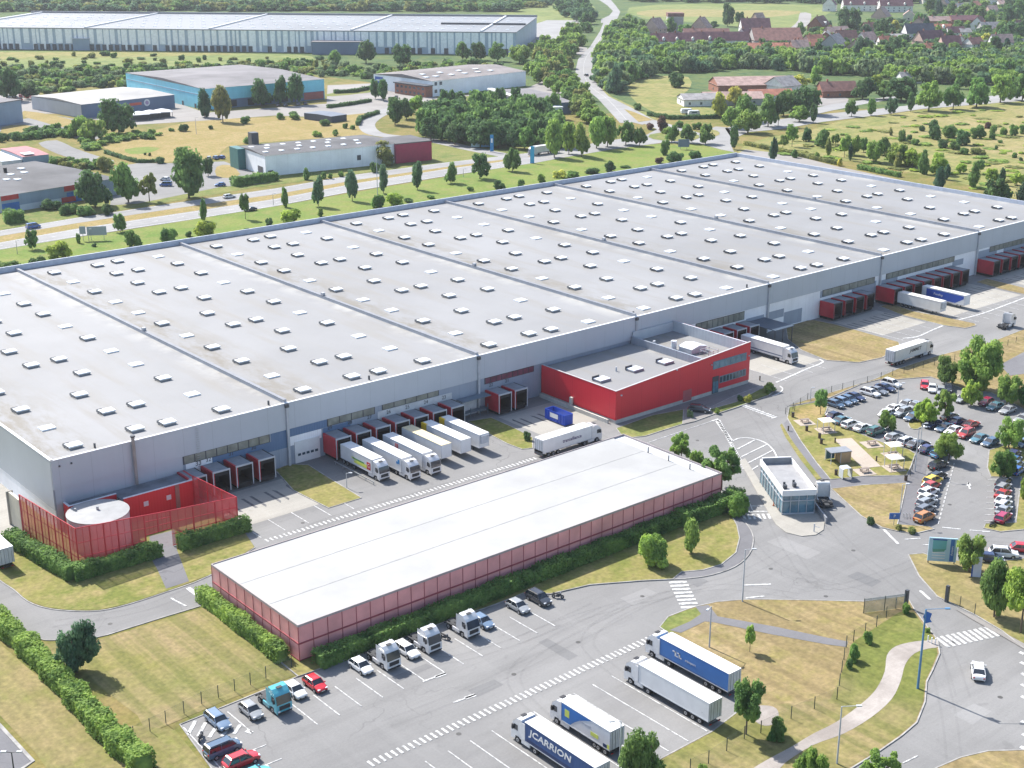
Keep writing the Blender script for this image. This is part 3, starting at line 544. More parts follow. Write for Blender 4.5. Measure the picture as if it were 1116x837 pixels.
# dock shelters
def dock(x0, num=None, front=222.4, dark=False, wdt=3.7):
    s = MB(); s.box(x0, front, 0.9, x0+.38, BY0-.1, 4.95, 0); s.box(x0+.38, front+.15, 4.75, x0+wdt-.25, BY0-.1, 4.95, 1)
    s.box(x0+wdt-.25, front, .9, x0+wdt, BY0-.1, 4.95, 2)  # dark interior is put into the colour: black right cheek, near-black door
    s.box(x0, front-.05, 4.75, x0+wdt, front+.15, 5.05, 3); s.box(x0, front-.03, 0.6, x0+.22, front+.0, 4.75, 3); s.box(x0+wdt-.22, front-.03, .6, x0+wdt, front, 4.75, 3)
    s.box(x0+.38, front+.5, .2, x0+wdt-.25, BY0-.1, 1.15, 2); s.box(x0+.38, front+.3, 3.9, x0+wdt-.25, front+.5, 4.75, 2)
    o = s.build('dock_shelter', [RED_S, mat('shelter_roof', (.24, .25, .27), .7) if 'shelter_roof' not in bpy.data.materials else bpy.data.materials['shelter_roof'], BLACK, DGREY if dark else LGREY], wh)
    q = MB(); q.box(x0+.4, BY0-.6, 1.15, x0+wdt-.27, BY0-.15, 4.7); q.build('dock_door', DGREY if dark else mat('dock_door', (.03, .038, .042)) if 'dock_door' not in bpy.data.materials else bpy.data.materials['dock_door'] if not dark else DGREY, o)
    for bx in (x0+.5, x0+wdt-.7): MB().box(bx, front+.2, .55, bx+.3, front+.3, 1.2).build('bumper', BLACK, o)
    if num: lettering(num, 1.15, DGREY, wh, (x0+1.8, BY0-.02, 5.7), 0, 'dock_number')
for i, n_ in enumerate((None, '32', '31', '30')): dock(106.9+4.9*i - (0 if i else 0), None if i == 0 else n_)
lettering('33', 1.3, DGREY, wh, (111.5, BY0-.0, 5.5), 0, 'dock_number')
for i, n_ in enumerate(('29', '28', '27', '26', '25', '24', '23')): dock(139.2+4.84*i, n_)
for i, n_ in enumerate(('22', '21')): dock(181.3+4.6*i, n_)
for i in range(3): dock(254.0+4.9*i)
for i in range(4): dock(297.9+4.75*i, dark=True)
for i in range(8): dock(322.9+4.72*i, dark=True, front=221.0)
for i in range(9): dock(373.2+4.85*i, dark=True, front=221.4)
q = MB(); q.xprism([(267.5, 4.3), (275, 4.3), (275, 4.45), (267.5, 4.45)], 217.2, 227.1); q.build('canopy', mat('canopy_blue_grey', (.05, .075, .11), .5), wh)
q = MB()
for x, y in ((267.8, 217.5), (274.6, 217.5), (271, 217.5)): q.box(x, y, 0, x+.2, y+.2, 4.3)
q.box(267.6, 226, 0, 274.8, 226.9, 4.2, 0); q.build('canopy_post', DGREY, wh)
q = MB(); q.box(173.2, 225.6, 1.2, 181, 227, 1.35); q.box(173.2, 224.6, 4.4, 181, 227.1, 4.55)
for x in (173.4, 176, 178.6, 180.8): q.box(x, 225.6, 0, x+.12, 225.75, 2.3)
q.build('loading_platform', mat('platform_grey_blue', (.14, .18, .22), .5), wh)
q = MB(); q.cyl(98.6, 226.7, 4.9, 14.2, .32, 10); q.cyl(98.6, 226.7, 14.2, 14.5, .45, 10, 1); q.build('flue_pipe', [mat('rusty_flue', (.30, .27, .25)), DGREY], wh)
q = MB()
for z in np.arange(5, 13, .45): q.box(111.2, 226.95, z, 111.9, 227.0, z+.06)
q.build('ladder', STEEL, wh)
for x in (84.6, 86.8): MB().box(x, BY0-.3, 11.8, x+.25, BY0-.1, 12.1).build('flood_light', DGREY, wh)
# rooflights: flat ones and smoke vents with a dark wind deflector
def vent_mesh():
    m = MB(); m.box(-1.25, -.98, 0, 1.25, .98, .42, 1); m.box(-1.36, -1.08, .38, 1.36, 1.08, .62, 0); m.box(-1.62, -.9, .2, -1.55, 1.3, .72, 2); m.box(-1.55, 1.22, .2, -.3, 1.3, .72, 2); return m.mesh('smoke_vent', [SKYL, mat('vent_kerb', (.28, .28, .285)), mat('deflector', (.16, .165, .17))])
def light_mesh(): m = MB(); m.box(-1.35, -1.15, 0, 1.35, 1.15, .30, 0); return m.mesh('rooflight', [SKYL])
VM, LM = vent_mesh(), light_mesh(); rl = []
flatset = {(0, 1), (0, 4), (0, 7), (0, 9), (0, 10), (3, 1), (3, 3), (3, 4), (3, 6), (3, 9)}
for k in range(NB):
    for ci, xo in enumerate((6.6, 19.0, 25.2, 36.6)):
        ys = (4.2, 16.6, 29, 42, 54.4, 66.4, 79.3, 92, 104, 117.6, 129.5) if ci in (0, 3) else ((5, 17.6, 30.2, 55, 67.5, 93, 105.3, 118, 130) if ci == 1 else (4.4, 17.6, 43.2, 55.2, 80.8, 93.2, 118, 130.8))
        for yi, yo in enumerate(ys):
            fl = (ci, (yi + (k*2 if ci else k*3)) % 11) in flatset and ci in (0, 3)
            rl.append((BX0+BW*k+xo, BY0+yo, fl))
cam2 = np.array([0, 0]); rl.sort(key=lambda q: math.hypot(q[0], q[1]))
restv = MB()
for i, (x, y, fl) in enumerate(rl):
    if i < 100: inst('rooflight' if fl else 'smoke_vent', LM if fl else VM, wh, (x, y, BH+.0))
    else:
        me = LM if fl else VM
        restv.add([(v.co.x+x, v.co.y+y, v.co.z+BH) for v in me.vertices], [tuple(p.vertices) for p in me.polygons], [p.material_index for p in me.polygons])
tag(restv.build('rooflights', [SKYL, MGREY, DGREY], wh), kind='stuff')
for x, y in ((92, 228.6), (152, 229), (128, 228.7), (228.5, 229), (269, 228.6)):
    MB().box(x, y, BH, x+.3, y+.3, BH+.9).build('roof_pipe', DGREY, wh)
# ------------------------------------------------------------------ red office block
rb = thing('office_block', 'red clad office block with wedge shaped front attached to the grey warehouse', 'office building')
X0, X1, Y0 = 197.6, 240.9, 202.6; Y1 = 227.0
def zt(x): return 7.5 + (x-X0)/(X1-X0)*2.7
f = MB(); f.xprism([(X0, .9), (X1, .9), (X1, zt(X1)), (X0, zt(X0))], Y0, Y0+.3); f.build('front_wall', RED, rb)
MB().box(X0, Y0+.3, .9, X0+.3, Y1, 7.5).build('side_wall', RED, rb)
MB().box(X1-.3, Y0+.3, .9, X1, Y1, 9.9).build('end_wall', [RED], rb)
MB().box(X0+.05, Y0+.05, 0, X1-.05, Y1, .9).build('plinth', mat('concrete_plinth', (.46, .44, .41), .9), rb)
f = MB(); f.xprism([(X0-.05, 7.5), (X1+.05, 10.2), (X1+.05, 10.27), (X0-.05, 7.57)], Y0-.05, Y0+.35); f.box(X0-.05, Y0+.35, 7.5, X0+.33, Y1, 7.57); f.build('coping', mat('grey_coping', (.42, .40, .40), .5), rb)
f = MB(); f.box(X0+.31, Y0+.31, 6.4, 226.0, Y1, 6.9); f.build('roof', ROOF, rb)
f = MB(); f.box(226.4, Y0+.31, 6.6, X1-.31, Y1, 7.4); f.build('roof', ROOF, rb)
PGREY = ribbed('parapet_sheet', (.27, .30, .35), 1.0, .08, 'Y', .5, panel=4)
f = MB(); f.box(226.0, Y0+.31, 6.4, 226.4, Y1, 8.7); f.build('parapet_wall', PGREY, rb); f = MB(); f.box(X1-.7, Y0+.31, 7.0, X1-.31, Y1, 10.0); f.box(226.4, Y1-.25, 7.4, X1-.7, Y1, 9.8); f.build('parapet_wall', ribbed('parapet_sheet_light', (.42, .46, .50), 1.0, .08, 'Y', .5, panel=4), rb)
for x, y in (G(656, 413, 7.3), G(692, 402, 7.3), G(725, 394, 7.3)):
    m_ = MB(); m_.box(x-1.6, y-1.3, 6.9, x+1.6, y+1.3, 7.35, 1); m_.box(x-1.5, y-1.2, 7.35, x+1.5, y+1.2, 7.5, 0); m_.box(x-1.75, y+1.3, 7.0, x+.4, y+1.38, 7.9, 2); m_.build('rooflight', [SKYL, MGREY, DGREY], rb)
m_ = MB(); m_.box(229.5, 210.6, 7.4, 234.6, 214.6, 8.6, 0); m_.xprism([(229.3, 8.6), (234.8, 8.6), (232, 9.2)], 210.4, 214.8, 0); m_.cyl(229.2, 216, 7.4, 9.6, .7, 12, 0); m_.build('air_handling_unit', [WHITE_D], rb)
m_ = MB()
for x in (231, 232.6, 234.2):
    for y in (206.6, 209.4): m_.box(x, y, 7.4, x+.1, y+.1, 8.6)
for y in (206.6, 209.4): m_.box(231, y, 8.55, 234.3, y+.1, 8.65); m_.box(231, y, 7.95, 234.3, y+.1, 8.05)
for x in (231, 232.6, 234.2): m_.box(x, 206.6, 8.45, x+.1, 209.5, 8.55)
m_.build('pipe_rack', LGREY, rb)
m_ = MB(); m_.cyl(227.6, 221, 7.4, 8.6, .25, 8); m_.cyl(228.6, 221.8, 7.4, 8.4, .3, 8); m_.cyl(208.6, 214, 6.9, 7.9, .2, 8); m_.build('roof_pipe', LGREY, rb)
f = MB().box(228.2, Y0-.08, 6.0, 239.6, Y0-.003, 7.9).build('window_band', mat('window_frame_blue', (.12, .22, .28)), rb)
m_ = MB()
for k in range(6): m_.box(228.4+k*1.87, Y0-.12, 6.15, 230.1+k*1.87, Y0-.07, 7.75)
m_.build('pane', GLASS_B, f)
f = MB().box(230.6, Y0-.08, 2.2, 239.7, Y0-.003, 3.9).build('window_band', mat('window_frame_pale', (.20, .27, .30)), rb)
m_ = MB()
for k in range(8): m_.box(230.7+k*1.13, Y0-.12, 2.35, 231.5+k*1.13, Y0-.07, 3.75)
m_.build('pane', GLASS, f)
f = MB().box(228.2, Y0-.1, .15, 230.3, Y0-.003, 4.2).build('entrance_door', DGREY, rb); m_ = MB(); m_.box(228.35, Y0-.14, .3, 229.2, Y0-.09, 3); m_.box(229.3, Y0-.14, .3, 230.15, Y0-.09, 3); m_.build('pane', GLASS_B, f)
MB().box(218.6, Y0-.05, .3, 221.4, Y0-.003, 3.0).build('service_door', mat('faded_red_door', (.40, .09, .10)), rb)
for x, z in ((199, 6.2), (227.4, 7.2), (240.2, 6.8), (216, 8.4)): MB().box(x, Y0-.3, z, x+.3, Y0-.003, z+.25).build('wall_lamp', LGREY, rb)
m_ = MB(); m_.box(197.0, 216, 0, 197.5, 216.8, 2.6); m_.box(196.6, 204, 0, 197.0, 226.5, .9, 0); m_.build('drainage_duct', [mat('pale_concrete', (.48, .47, .43), .9)], rb)
# ------------------------------------------------------------------ pump house annex and sprinkler tank, red screen
an = thing('pump_house', 'red walled flat roofed pump house behind the perforated red screen', 'annex')
DROOF = mat('dark_bitumen_roof', (.17, .185, .21), .8, var=.3, scale=.3)
m_ = MB(); m_.prism([(93.6, 221.9), (108.0, 221.9), (108.0, 227.1), (84.9, 227.1), (84.9, 224.9), (93.6, 224.9)], 4.2, 4.6); m_.build('roof', DROOF, an)
m_ = MB(); m_.box(93.6, 221.6, 0, 108.3, 221.9, 5.0); m_.box(84.6, 224.6, 0, 93.6, 224.9, 5.0); m_.box(84.6, 224.9, 0, 84.9, 227.1, 5.0); m_.box(108.0, 221.9, 0, 108.3, 227.1, 5.0); m_.build('wall', RED, an)
m_ = MB(); m_.box(93.6, 221.55, 5.0, 108.35, 221.95, 5.1); m_.box(84.55, 224.55, 5.0, 93.6, 224.95, 5.1); m_.box(84.55, 224.95, 5.0, 84.95, 227.1, 5.1); m_.build('coping', PARW, an)
for x in (97.3, 101.8): MB().box(x, 221.5, 2.5, x+.9, 221.6, 3.4).build('wall_vent', WHITE, an)
m_ = MB(); m_.box(103.6, 221.45, 0, 104.4, 221.6, 4.9); m_.build('duct', mat('brown_duct', (.32, .16, .13)), an)
tk = thing('water_tank', 'white cylindrical sprinkler tank inside the red screened enclosure', 'tank', (87.0, 217.6))
m_ = MB(); m_.cyl(0, 0, 0, 5.7, 5.3, 40); m_.build('shell', ribbed('tank_shell', (.50, .52, .55), 1.0, .05, 'Z', .45, panel=1.5), tk)
m_ = MB(); m_.cyl(0, 0, 5.7, 5.85, 5.4, 40); m_.cyl(0, 0, 5.85, 6.2, 5.3, 40, 0, .3); m_.build('roof', mat('tank_roof', (.27, .275, .28), .6), tk)
m_ = MB(); m_.cyl(0, 0, 6.15, 6.8, .25, 8); m_.cyl(-3, 2.5, 5.9, 6.4, .2, 8); m_.build('vent_cap', STEEL, tk)
def screen(name, label, path, tops, bots, bay=3.4, m=SCREEN, rails=(0.5,), fm=RED_S, cat='screen wall', nrm=.12, group=None):
    r = thing(name, label, cat, (path[0][0], path[0][1]), group=group); ox, oy = path[0]
    for s_ in range(len(path)-1):
        (ax, ay), (bx, by) = path[s_], path[s_+1]; L = math.hypot(bx-ax, by-ay); n = max(1, round(L/bay)); fr = MB()
        P = lambda t, z: (ax+(bx-ax)*t-ox, ay+(by-ay)*t-oy, z)
        Z1 = lambda t: tops[s_]+(tops[s_+1]-tops[s_])*t
        Z0 = lambda t: bots[s_]+(bots[s_+1]-bots[s_])*t
        for i in range(n+1):
            if i or not s_: fr.beam(P(i/n, 0 if i % 2 == 0 or i == n else Z0(i/n)), P(i/n, Z1(i/n)), nrm*1.6)
            if i < n:
                fr.beam(P(i/n, Z1(i/n)), P((i+1)/n, Z1((i+1)/n)), nrm); fr.beam(P(i/n, Z0(i/n)), P((i+1)/n, Z0((i+1)/n)), nrm)
                for q_ in rails: fr.beam(P(i/n, Z0(i/n)+(Z1(i/n)-Z0(i/n))*q_), P((i+1)/n, Z0((i+1)/n)+(Z1((i+1)/n)-Z0((i+1)/n))*q_), nrm*.8)
                fr.beam(P((i+.5)/n, Z0((i+.5)/n)), P((i+.5)/n, Z1((i+.5)/n)), nrm*.5)
        fr.build('frame', fm, r)
        pn = MB(); pn.add([P(0, Z0(0)), P(1, Z0(1)), P(1, Z1(1)), P(0, Z1(0))], [(0, 1, 2, 3)]); pn.build('mesh_panel', m, r)
    return r
screen('perforated_screen', 'see-through red perforated screen wall around the white tank beside the hedge', [(77.2, 227.6), (79.0, 208.0), (91.0, 207.7)], [8.4, 8.3, 7.3], [.3, .3, .3], 2.6, rails=(.33, .66))
r_ = bpy.data.objects['perforated_screen']
def addseg(r, a, b, t, bt, bay):
    ox, oy = r.location.x, r.location.y; L = math.hypot(b[0]-a[0], b[1]-a[1]); n = max(1, round(L/bay)); fr = MB()
    P = lambda s_, z: (a[0]+(b[0]-a[0])*s_-ox, a[1]+(b[1]-a[1])*s_-oy, z); Z1 = lambda s_: t[0]+(t[1]-t[0])*s_
    for i in range(n+1):
        if i: fr.beam(P(i/n, bt), P(i/n, Z1(i/n)), .2)
        [fr.beam(P((i+u_)/n, bt), P((i+u_)/n, Z1((i+u_)/n)), .06) for u_ in (.33, .66) if i < n]
        if i < n:
            for z_ in (0, .33, .66, 1): fr.beam(P(i/n, bt+(Z1(i/n)-bt)*z_), P((i+1)/n, bt+(Z1((i+1)/n)-bt)*z_), .11)
    fr.build('frame', RED_S, r); pn = MB(); pn.add([P(0, bt), P(1, bt), P(1, Z1(1)), P(0, Z1(0))], [(0, 1, 2, 3)]); pn.build('mesh_panel', SCREEN, r)
addseg(r_, (91.0, 207.7), (95.8, 207.6), (7.3, 6.9), 3.6, 2.4); addseg(r_, (95.8, 207.6), (108.5, 207.4), (6.9, 6.0), .3, 4.2); addseg(r_, (108.5, 207.4), (107.2, 221.3), (6.0, 6.0), .3, 4.6)
cs = thing('noise_barrier', 'tall beige concrete barrier panel at the left end of the warehouse', 'barrier', (78.0, 232.5)); MB().box(-.25, -2.6, 0, .25, 2.6, 6.4).build('panel', mat('beige_concrete', (.50, .46, .38), .9), cs); MB().box(-.6, 2.3, 0, .6, 2.6, 6.5).build('buttress', mat('grey_concrete', (.34, .32, .28), .9), cs)
# ------------------------------------------------------------------ white roofed shed with red cladding
sh = thing('storage_shed', 'long low shed with plain bright white roof and pinkish red mesh sides', 'shed')
SX0, SX1, SY0, SY1, SZ = 91.9, 183.4, 159.4, 185.6, 6.1
m_ = MB(); m_.box(SX0+.5, SY0+.5, 0, SX1-.5, SY1-.5, SZ-.3); m_.build('wall', ribbed('pale_inner_wall', (.58, .54, .55), .5, .1, 'XY'), sh)
m_ = MB(); m_.box(SX0+.1, SY0+.1, SZ-.3, SX1-3.0, SY1-.1, SZ-.02); m_.build('roof', mat('bright_white_roof', (.335, .335, .33), .8, var=.12, scale=.07), sh)
m_ = MB(); m_.box(SX1-3.0, SY0+.1, SZ-.5, SX1-.1, SY1-.1, SZ-.25); m_.build('gutter_roof', WHITE_D, sh)
m_ = MB()
for y in (SY0+8.5, SY0+17.2): m_.box(SX0+.3, y, SZ-.02, SX1-3.1, y+.3, SZ+.01)
m_.build('roof_seam', mat('roof_seam', (.31, .31, .305), .8), sh)
m_ = MB(); m_.box(SX0-.05, SY0-.05, SZ-.25, SX1+.05, SY0+.1, SZ+.12); m_.box(SX0-.05, SY0+.1, SZ-.25, SX0+.1, SY1+.05, SZ+.12); m_.box(SX0+.1, SY1-.1, SZ-.25, SX1+.05, SY1+.05, SZ+.12); m_.box(SX1-.1, SY0+.1, SZ-.25, SX1+.05, SY1-.1, SZ+.12); m_.build('roof_edge', mat('edge_profile', (.34, .29, .29), .6), sh)
FRM = mat('dark_red_frame', (.30, .06, .075), .5)
def clad(a, b, n, parent=sh):
    fr = MB(); L = math.hypot(b[0]-a[0], b[1]-a[1])
    P = lambda t, z: (a[0]+(b[0]-a[0])*t, a[1]+(b[1]-a[1])*t, z)
    for i in range(1 if n == 36 else 0, n if n == 36 else n+1): fr.beam(P(i/n, .1), P(i/n, SZ-.27), .10)
    fr.beam(P(0, 3.1), P(1, 3.1), .22); fr.beam(P(0, .35), P(1, .35), .12)
    fr.build('cladding_frame', FRM, parent)
    for i in range(0, n, 2):
        j = min(i+2, n); pn = MB(); pn.add([P(i/n, .3), P(j/n, .3), P(j/n, SZ-.28), P(i/n, SZ-.28)], [(0, 1, 2, 3)]); pn.build('mesh_panel', CLAD, parent)
clad((SX0, SY0), (SX1, SY0), 36); clad((SX0, SY1), (SX0, SY0), 10); clad((SX1, SY0), (SX1, SY1), 10)
m_ = MB()
for y in (SY0+5, SY0+10.5, SY0+16): m_.box(SX1-3.3, y, SZ-.3, SX1-3.1, y+.15, SZ+1.1)
m_.build('roof_post', DGREY, sh)
# ------------------------------------------------------------------ gatehouse
A_ = G(847, 560); gx, gy = 187.9, 148.4; rot = math.atan2(12.7, 8.6)         # long axis points away from the camera
gh = thing('gatehouse', 'small white framed gatehouse with blue glass walls on the concrete island', 'gatehouse', (gx, gy, .14), rot)
GL, GW, GZ = 15.2, 6.1, 4.7   # local x = long axis, local y = to the left
m_ = MB(); m_.box(0.1, -GW+.1, 0, GL-.1, -.1, 3.69); m_.build('glazed_wall', GLASS_B, gh)
m_ = MB(); m_.box(-.15, -GW-.15, 3.7, GL+.15, -GW+.2, GZ+.1); m_.box(-.15, -.2, 3.7, GL+.15, .15, GZ+.1); m_.box(-.15, -GW+.2, 3.7, .2, -.2, GZ+.1); m_.box(GL-.2, -GW+.2, 3.7, GL+.15, -.2, GZ+.5); m_.build('parapet', WHITE, gh)
MB().box(.2, -GW+.2, 3.7, GL-.2, -.2, 4.0).build('roof', mat('pale_roof', (.27, .27, .275), .7), gh)
m_ = MB()
for x in np.linspace(0.0, GL, 9): m_.box(x-.06, -.06, 0, x+.06, .04, 4.1); m_.box(x-.06, -GW-.04, 0, x+.06, -GW+.06, 4.1)
for y in np.linspace(0, -GW, 5): m_.box(-.06, y-.05, 0, .06, y+.05, 4.1)
m_.box(-.05, -GW, 2.6, .07, 0, 2.75); m_.box(0, -.07, 2.6, GL, .05, 2.72); m_.box(-.04, -GW, 0, .08, 0, .25); m_.build('mullion', LGREY, gh)
for x, y in ((2.2, -1.4), (3.0, -3.4)):
    q = MB(); q.box(x, y, 4.0, x+.8, y+.6, 4.8); q.box(x+.9, y+.1, 4.0, x+1.1, y+.5, 5.1); q.build('roof_fan', DGREY, gh)
MB().box(GL-.35, -GW+.25, 4.01, GL-.22, -.25, GZ+.45).build('inner_parapet', MGREY, gh)
MB().box(-4.5, -GW-1.0, .0, 6, -GW-.75, 1.1).build('low_wall', MGREY, gh)
# ------------------------------------------------------------------ picnic shelter
ps = thing('bus_shelter', 'timber sided waiting shelter with flat grey roof beside the boules court', 'shelter', G(905, 507, 0), R(-25))
q = MB(); q.box(0, 0, 2.45, 4.6, 2.8, 2.62); q.build('roof', MGREY, ps); q = MB(); q.box(2.3, .1, .1, 4.5, 2.7, 2.45); q.build('timber_cabin', WOOD, ps)
q = MB()
for x, y in ((.1, .1), (.1, 2.6), (2.2, .1)): q.box(x, y, 0, x+.1, y+.1, 2.45)
q.build('post', LGREY, ps); MB().box(.3, 2.6, .3, 2.2, 2.68, 2.2).build('rear_pane', GLASS_B, ps)
sp = thing('smoking_shelter', 'small clear curved shelter below the timber waiting shelter', 'shelter', G(921, 521), R(-25))
q = MB(); q.xprism([(-1, 2.1), (-.7, 2.3), (.7, 2.3), (1, 2.1), (1, 2.15), (.7, 2.38), (-.7, 2.38), (-1, 2.15)], -.9, .9); q.box(-1, -.9, .2, -.95, .9, 2.1); q.box(.95, -.9, .2, 1, .9, 2.1); q.build('shell', mat('clear_plastic', (.45, .48, .50), .15), sp)
q = MB()
for x in (-1, .94):
    for y in (-.9, .84): q.box(x, y, 0, x+.06, y+.06, 2.2)
q.build('post', DGREY, sp)
# ------------------------------------------------------------------ buildings of the estate beyond the highway
def estate(name, label, cat, A, B, D, top, wallm, roofm, gable=0.0, drop=0.25, parts=(), para=0.0):
    ax, ay = G(*A); bx, by = G(*B); dx, dy = G(*D); L = math.hypot(bx-ax, by-ay); rot = math.atan2(by-ay, bx-ax)
    ex = ((bx-ax)/L, (by-ay)/L); ey = (-ex[1], ex[0]); dep = (dx-ax)*ey[0]+(dy-ay)*ey[1]; sg = 1 if dep > 0 else -1; dep = abs(dep)
    H = hgt(A, top) if top > 30 or isinstance(top, float) else top
    r = thing(name, label, cat, (ax, ay), rot)
    m = MB(); m.box(0, 0 if sg > 0 else -dep, 0, L, dep if sg > 0 else 0, H); m.build('wall', wallm, r)
    y0, y1 = (0, dep) if sg > 0 else (-dep, 0)
    m = MB()
    if gable:
        yc = (y0+y1)/2; m.add([(-.3, y0-.3, H+.02), (L+.3, y0-.3, H+.02), (L+.3, yc, H+gable), (-.3, yc, H+gable), (L+.3, y1+.3, H+.02), (-.3, y1+.3, H+.02)], [(0, 1, 2, 3), (3, 2, 4, 5), (1, 4, 2), (0, 3, 5)])
    else: m.box(-.3, y0-.3, H, L+.3, y1+.3, H+.35)
    m.build('roof', roofm, r)
    return r, L, dep, H, y0, y1
TURQ = ribbed('turquoise_cladding', (.20, .58, .70), .8, .08, 'XY', .5, panel=6); GRBL = ribbed('slate_blue_cladding', (.10, .15, .24), .8, .1, 'XY', .5, panel=5)
PALE = ribbed('pale_cladding', (.52, .57, .62), .8, .06, 'XY', .5, panel=5); WCL = ribbed('white_cladding', (.80, .82, .84), .8, .06, 'XY', .5, panel=5)
MIDC = ribbed('blue_grey_cladding', (.22, .29, .38), .8, .1, 'XY', .5, panel=4); RG = mat('weathered_roof', (.15, .142, .148), .8, var=.3, scale=.05)
RP = mat('pale_sheet_roof', (.27, .262, .25), .6, var=.2, scale=.06); RDK = mat('dark_felt_roof', (.095, .095, .10), .9, var=.3, scale=.06)
def lights(r, L, y0, y1, z, pts, s=2.2):
    for u, v in pts: MB().box(L*u-s/2, y0+(y1-y0)*v-s*.6, z, L*u+s/2, y0+(y1-y0)*v+s*.6, z+.4).build('rooflight', SKYL, r)
def front(r, x0, x1, z0, z1, m, nm='window', y=-.12, t=.1): return MB().box(x0, y, z0, x1, y+t, z1).build(nm, m, r)
# turquoise hall
r, L, dp, H, y0, y1 = estate('industrial_hall', 'turquoise walled hall with wide grey brown roof among tall trees', 'industrial building', (223, 120), (354, 108), (156, 99), 97., TURQ, RG, 1.6)
front(r, 12, L-.4, 0, H*.42, GRBL, 'plinth_cladding', -.2, .2); front(r, L-14, L-1, .6, H*.4, mat('faded_red', (.35, .10, .08)), 'garage_door', -.28, .08)
for k in range(4): front(r, 16+k*11, 20+k*11, .6, H*.36, BLACK, 'doorway', -.28, .08)
MB().box(-.15, y0+2, H*.66, -.02, y1-1, H*.70).build('trim_band', MIDC, r)
for k in range(3): MB().box(-.15, y0+10+k*16, 0, -.02, y0+12+k*16, 2.5).build('side_door', DGREY, r)
# slate hall with sign
r, L, dp, H, y0, y1 = estate('industrial_hall', 'slate blue hall with pale roof and a red and white wall sign', 'industrial building', (90, 129), (191, 117.5), (45, 118), 114., GRBL, RP, 1.2)
MB().box(-.16, y0+.2, .2, -.02, y1-.2, H-.3).build('pale_side_cladding', ribbed('striped_cladding', (.34, .37, .42), 6, .1, 'XY', .5, panel=5), r)
front(r, L*.50, L*.63, H*.52, H*.72, mat('orange_red_sign', (.55, .10, .06)), 'sign_lettering_panel'); q = MB(); q.ycyl(L*.69, H*.63, -.12, -.02, 1.9, 20); sg_ = q.build('round_sign', WHITE, r); q = MB(); q.ycyl(L*.69, H*.63, -.16, -.12, 1.1, 16); q.build('sign_centre', mat('sign_red_centre', (.35, .25, .4)), sg_)
# canopies by the slate hall
for i, (x, y) in enumerate(((152, 130), (164, 128.5), (177, 127))):
    t = thing('marquee', ['white peaked canopy nearest the slate hall corner', 'middle white peaked canopy beside the slate hall', 'white peaked canopy at the right of the three'][i], 'canopy', G(x, y+1), R(-16))
    q = MB(); q.box(-5, -4, 3.2, 5, 4, 3.4); q.add([(-5.1, -4.1, 3.4), (5.1, -4.1, 3.4), (5.1, 4.1, 3.4), (-5.1, 4.1, 3.4), (0, 0, 4.9)], [(0, 1, 4), (1, 2, 4), (2, 3, 4), (3, 0, 4)]); q.build('roof', WHITE, t)
    q = MB()
    for a in (-4.9, 4.7):
        for b in (-3.9, 3.7): q.box(a, b, 0, a+.2, b+.2, 3.2)
    q.build('post', DGREY, t); q = MB(); q.box(-4.5, 1, 0, 4.5, 3.6, 2.2); q.build('stacked_goods', DGREY, t)
# grey block at the left edge
r, L, dp, H, y0, y1 = estate('industrial_hall', 'plain blue grey box hall cut by the left edge of the picture', 'industrial building', (-40, 144), (25.5, 133), (-70, 133), 119., MIDC, RG, 0)
# white hall with brick office
r, L, dp, H, y0, y1 = estate('industrial_hall', 'large white hall with rooflights and a brick office on its corner', 'industrial building', (471, 105.5), (573, 93.5), (416, 96), 88.5, WCL, mat('brownish_roof', (.185, .165, .16), .8, var=.3, scale=.05), 2.2)
lights(r, L, y0, y1, H+.9, [(.06, .2), (.16, .2), (.32, .2), (.46, .2), (.60, .2), (.74, .2)], 3.0); lights(r, L, y0, y1, H+1.6, [(.12, .36), (.30, .36), (.5, .36), (.68, .36)], 3.0)
for k in range(2):
    for j in range(2): front(r, 2+k*4, 4+k*4, 2+j*4.4, 4+j*4.4, GLASS)
MB().box(-.2, y1-9, H-5.5, -.05, y1-1.5, H-1.3).build('blue_sign', mat('royal_blue_sign', (.03, .10, .38)), r)
MB().box(-.28, y1-7.8, H-3.9, -.2, y1-3, H-2.9).build('sign_lettering_bar', WHITE, r)
b = MB().box(-5.5, y0-.5, 0, -.02, y0+28, 6.4).build('brick_office', BRICK, r); MB().box(-6.3, y0-1.2, 6.4, .1, y0+28.6, 7.0).build('office_roof', DGREY, b)
q = MB()
for k in range(7):
    for z in (1.2, 4.2): q.box(-5.58, y0+1+k*3.9, z, -5.5, y0+3+k*3.9, z+1.3)
q.build('window', GLASS, b)
# dark shed
estate('storage_shed', 'small dark low shed standing in the parched field', 'shed', (361, 134), (378, 131.5), (342, 128.5), 127., mat('dark_shed_wall', (.07, .08, .11), .6), mat('shed_roof', (.12, .14, .18), .6), .4)
# low hall half hidden behind the wood
r, L, dp, H, y0, y1 = estate('industrial_hall', 'low hall with long grey roof behind the dark green wood', 'industrial building', (578, 126), (624, 123.5), (510, 111), 113.5, GRBL, RG, 1.0)
MB().box(-.3, y0+2, H+.5, 3, y1, H+1.2).build('roof_ridge_trim', WHITE, r)
estate('storage_shed', 'small white box shed in front of the low grey hall', 'shed', (590, 133), (613, 132), (570, 125), 118., WHITE_D, WHITE, 0)
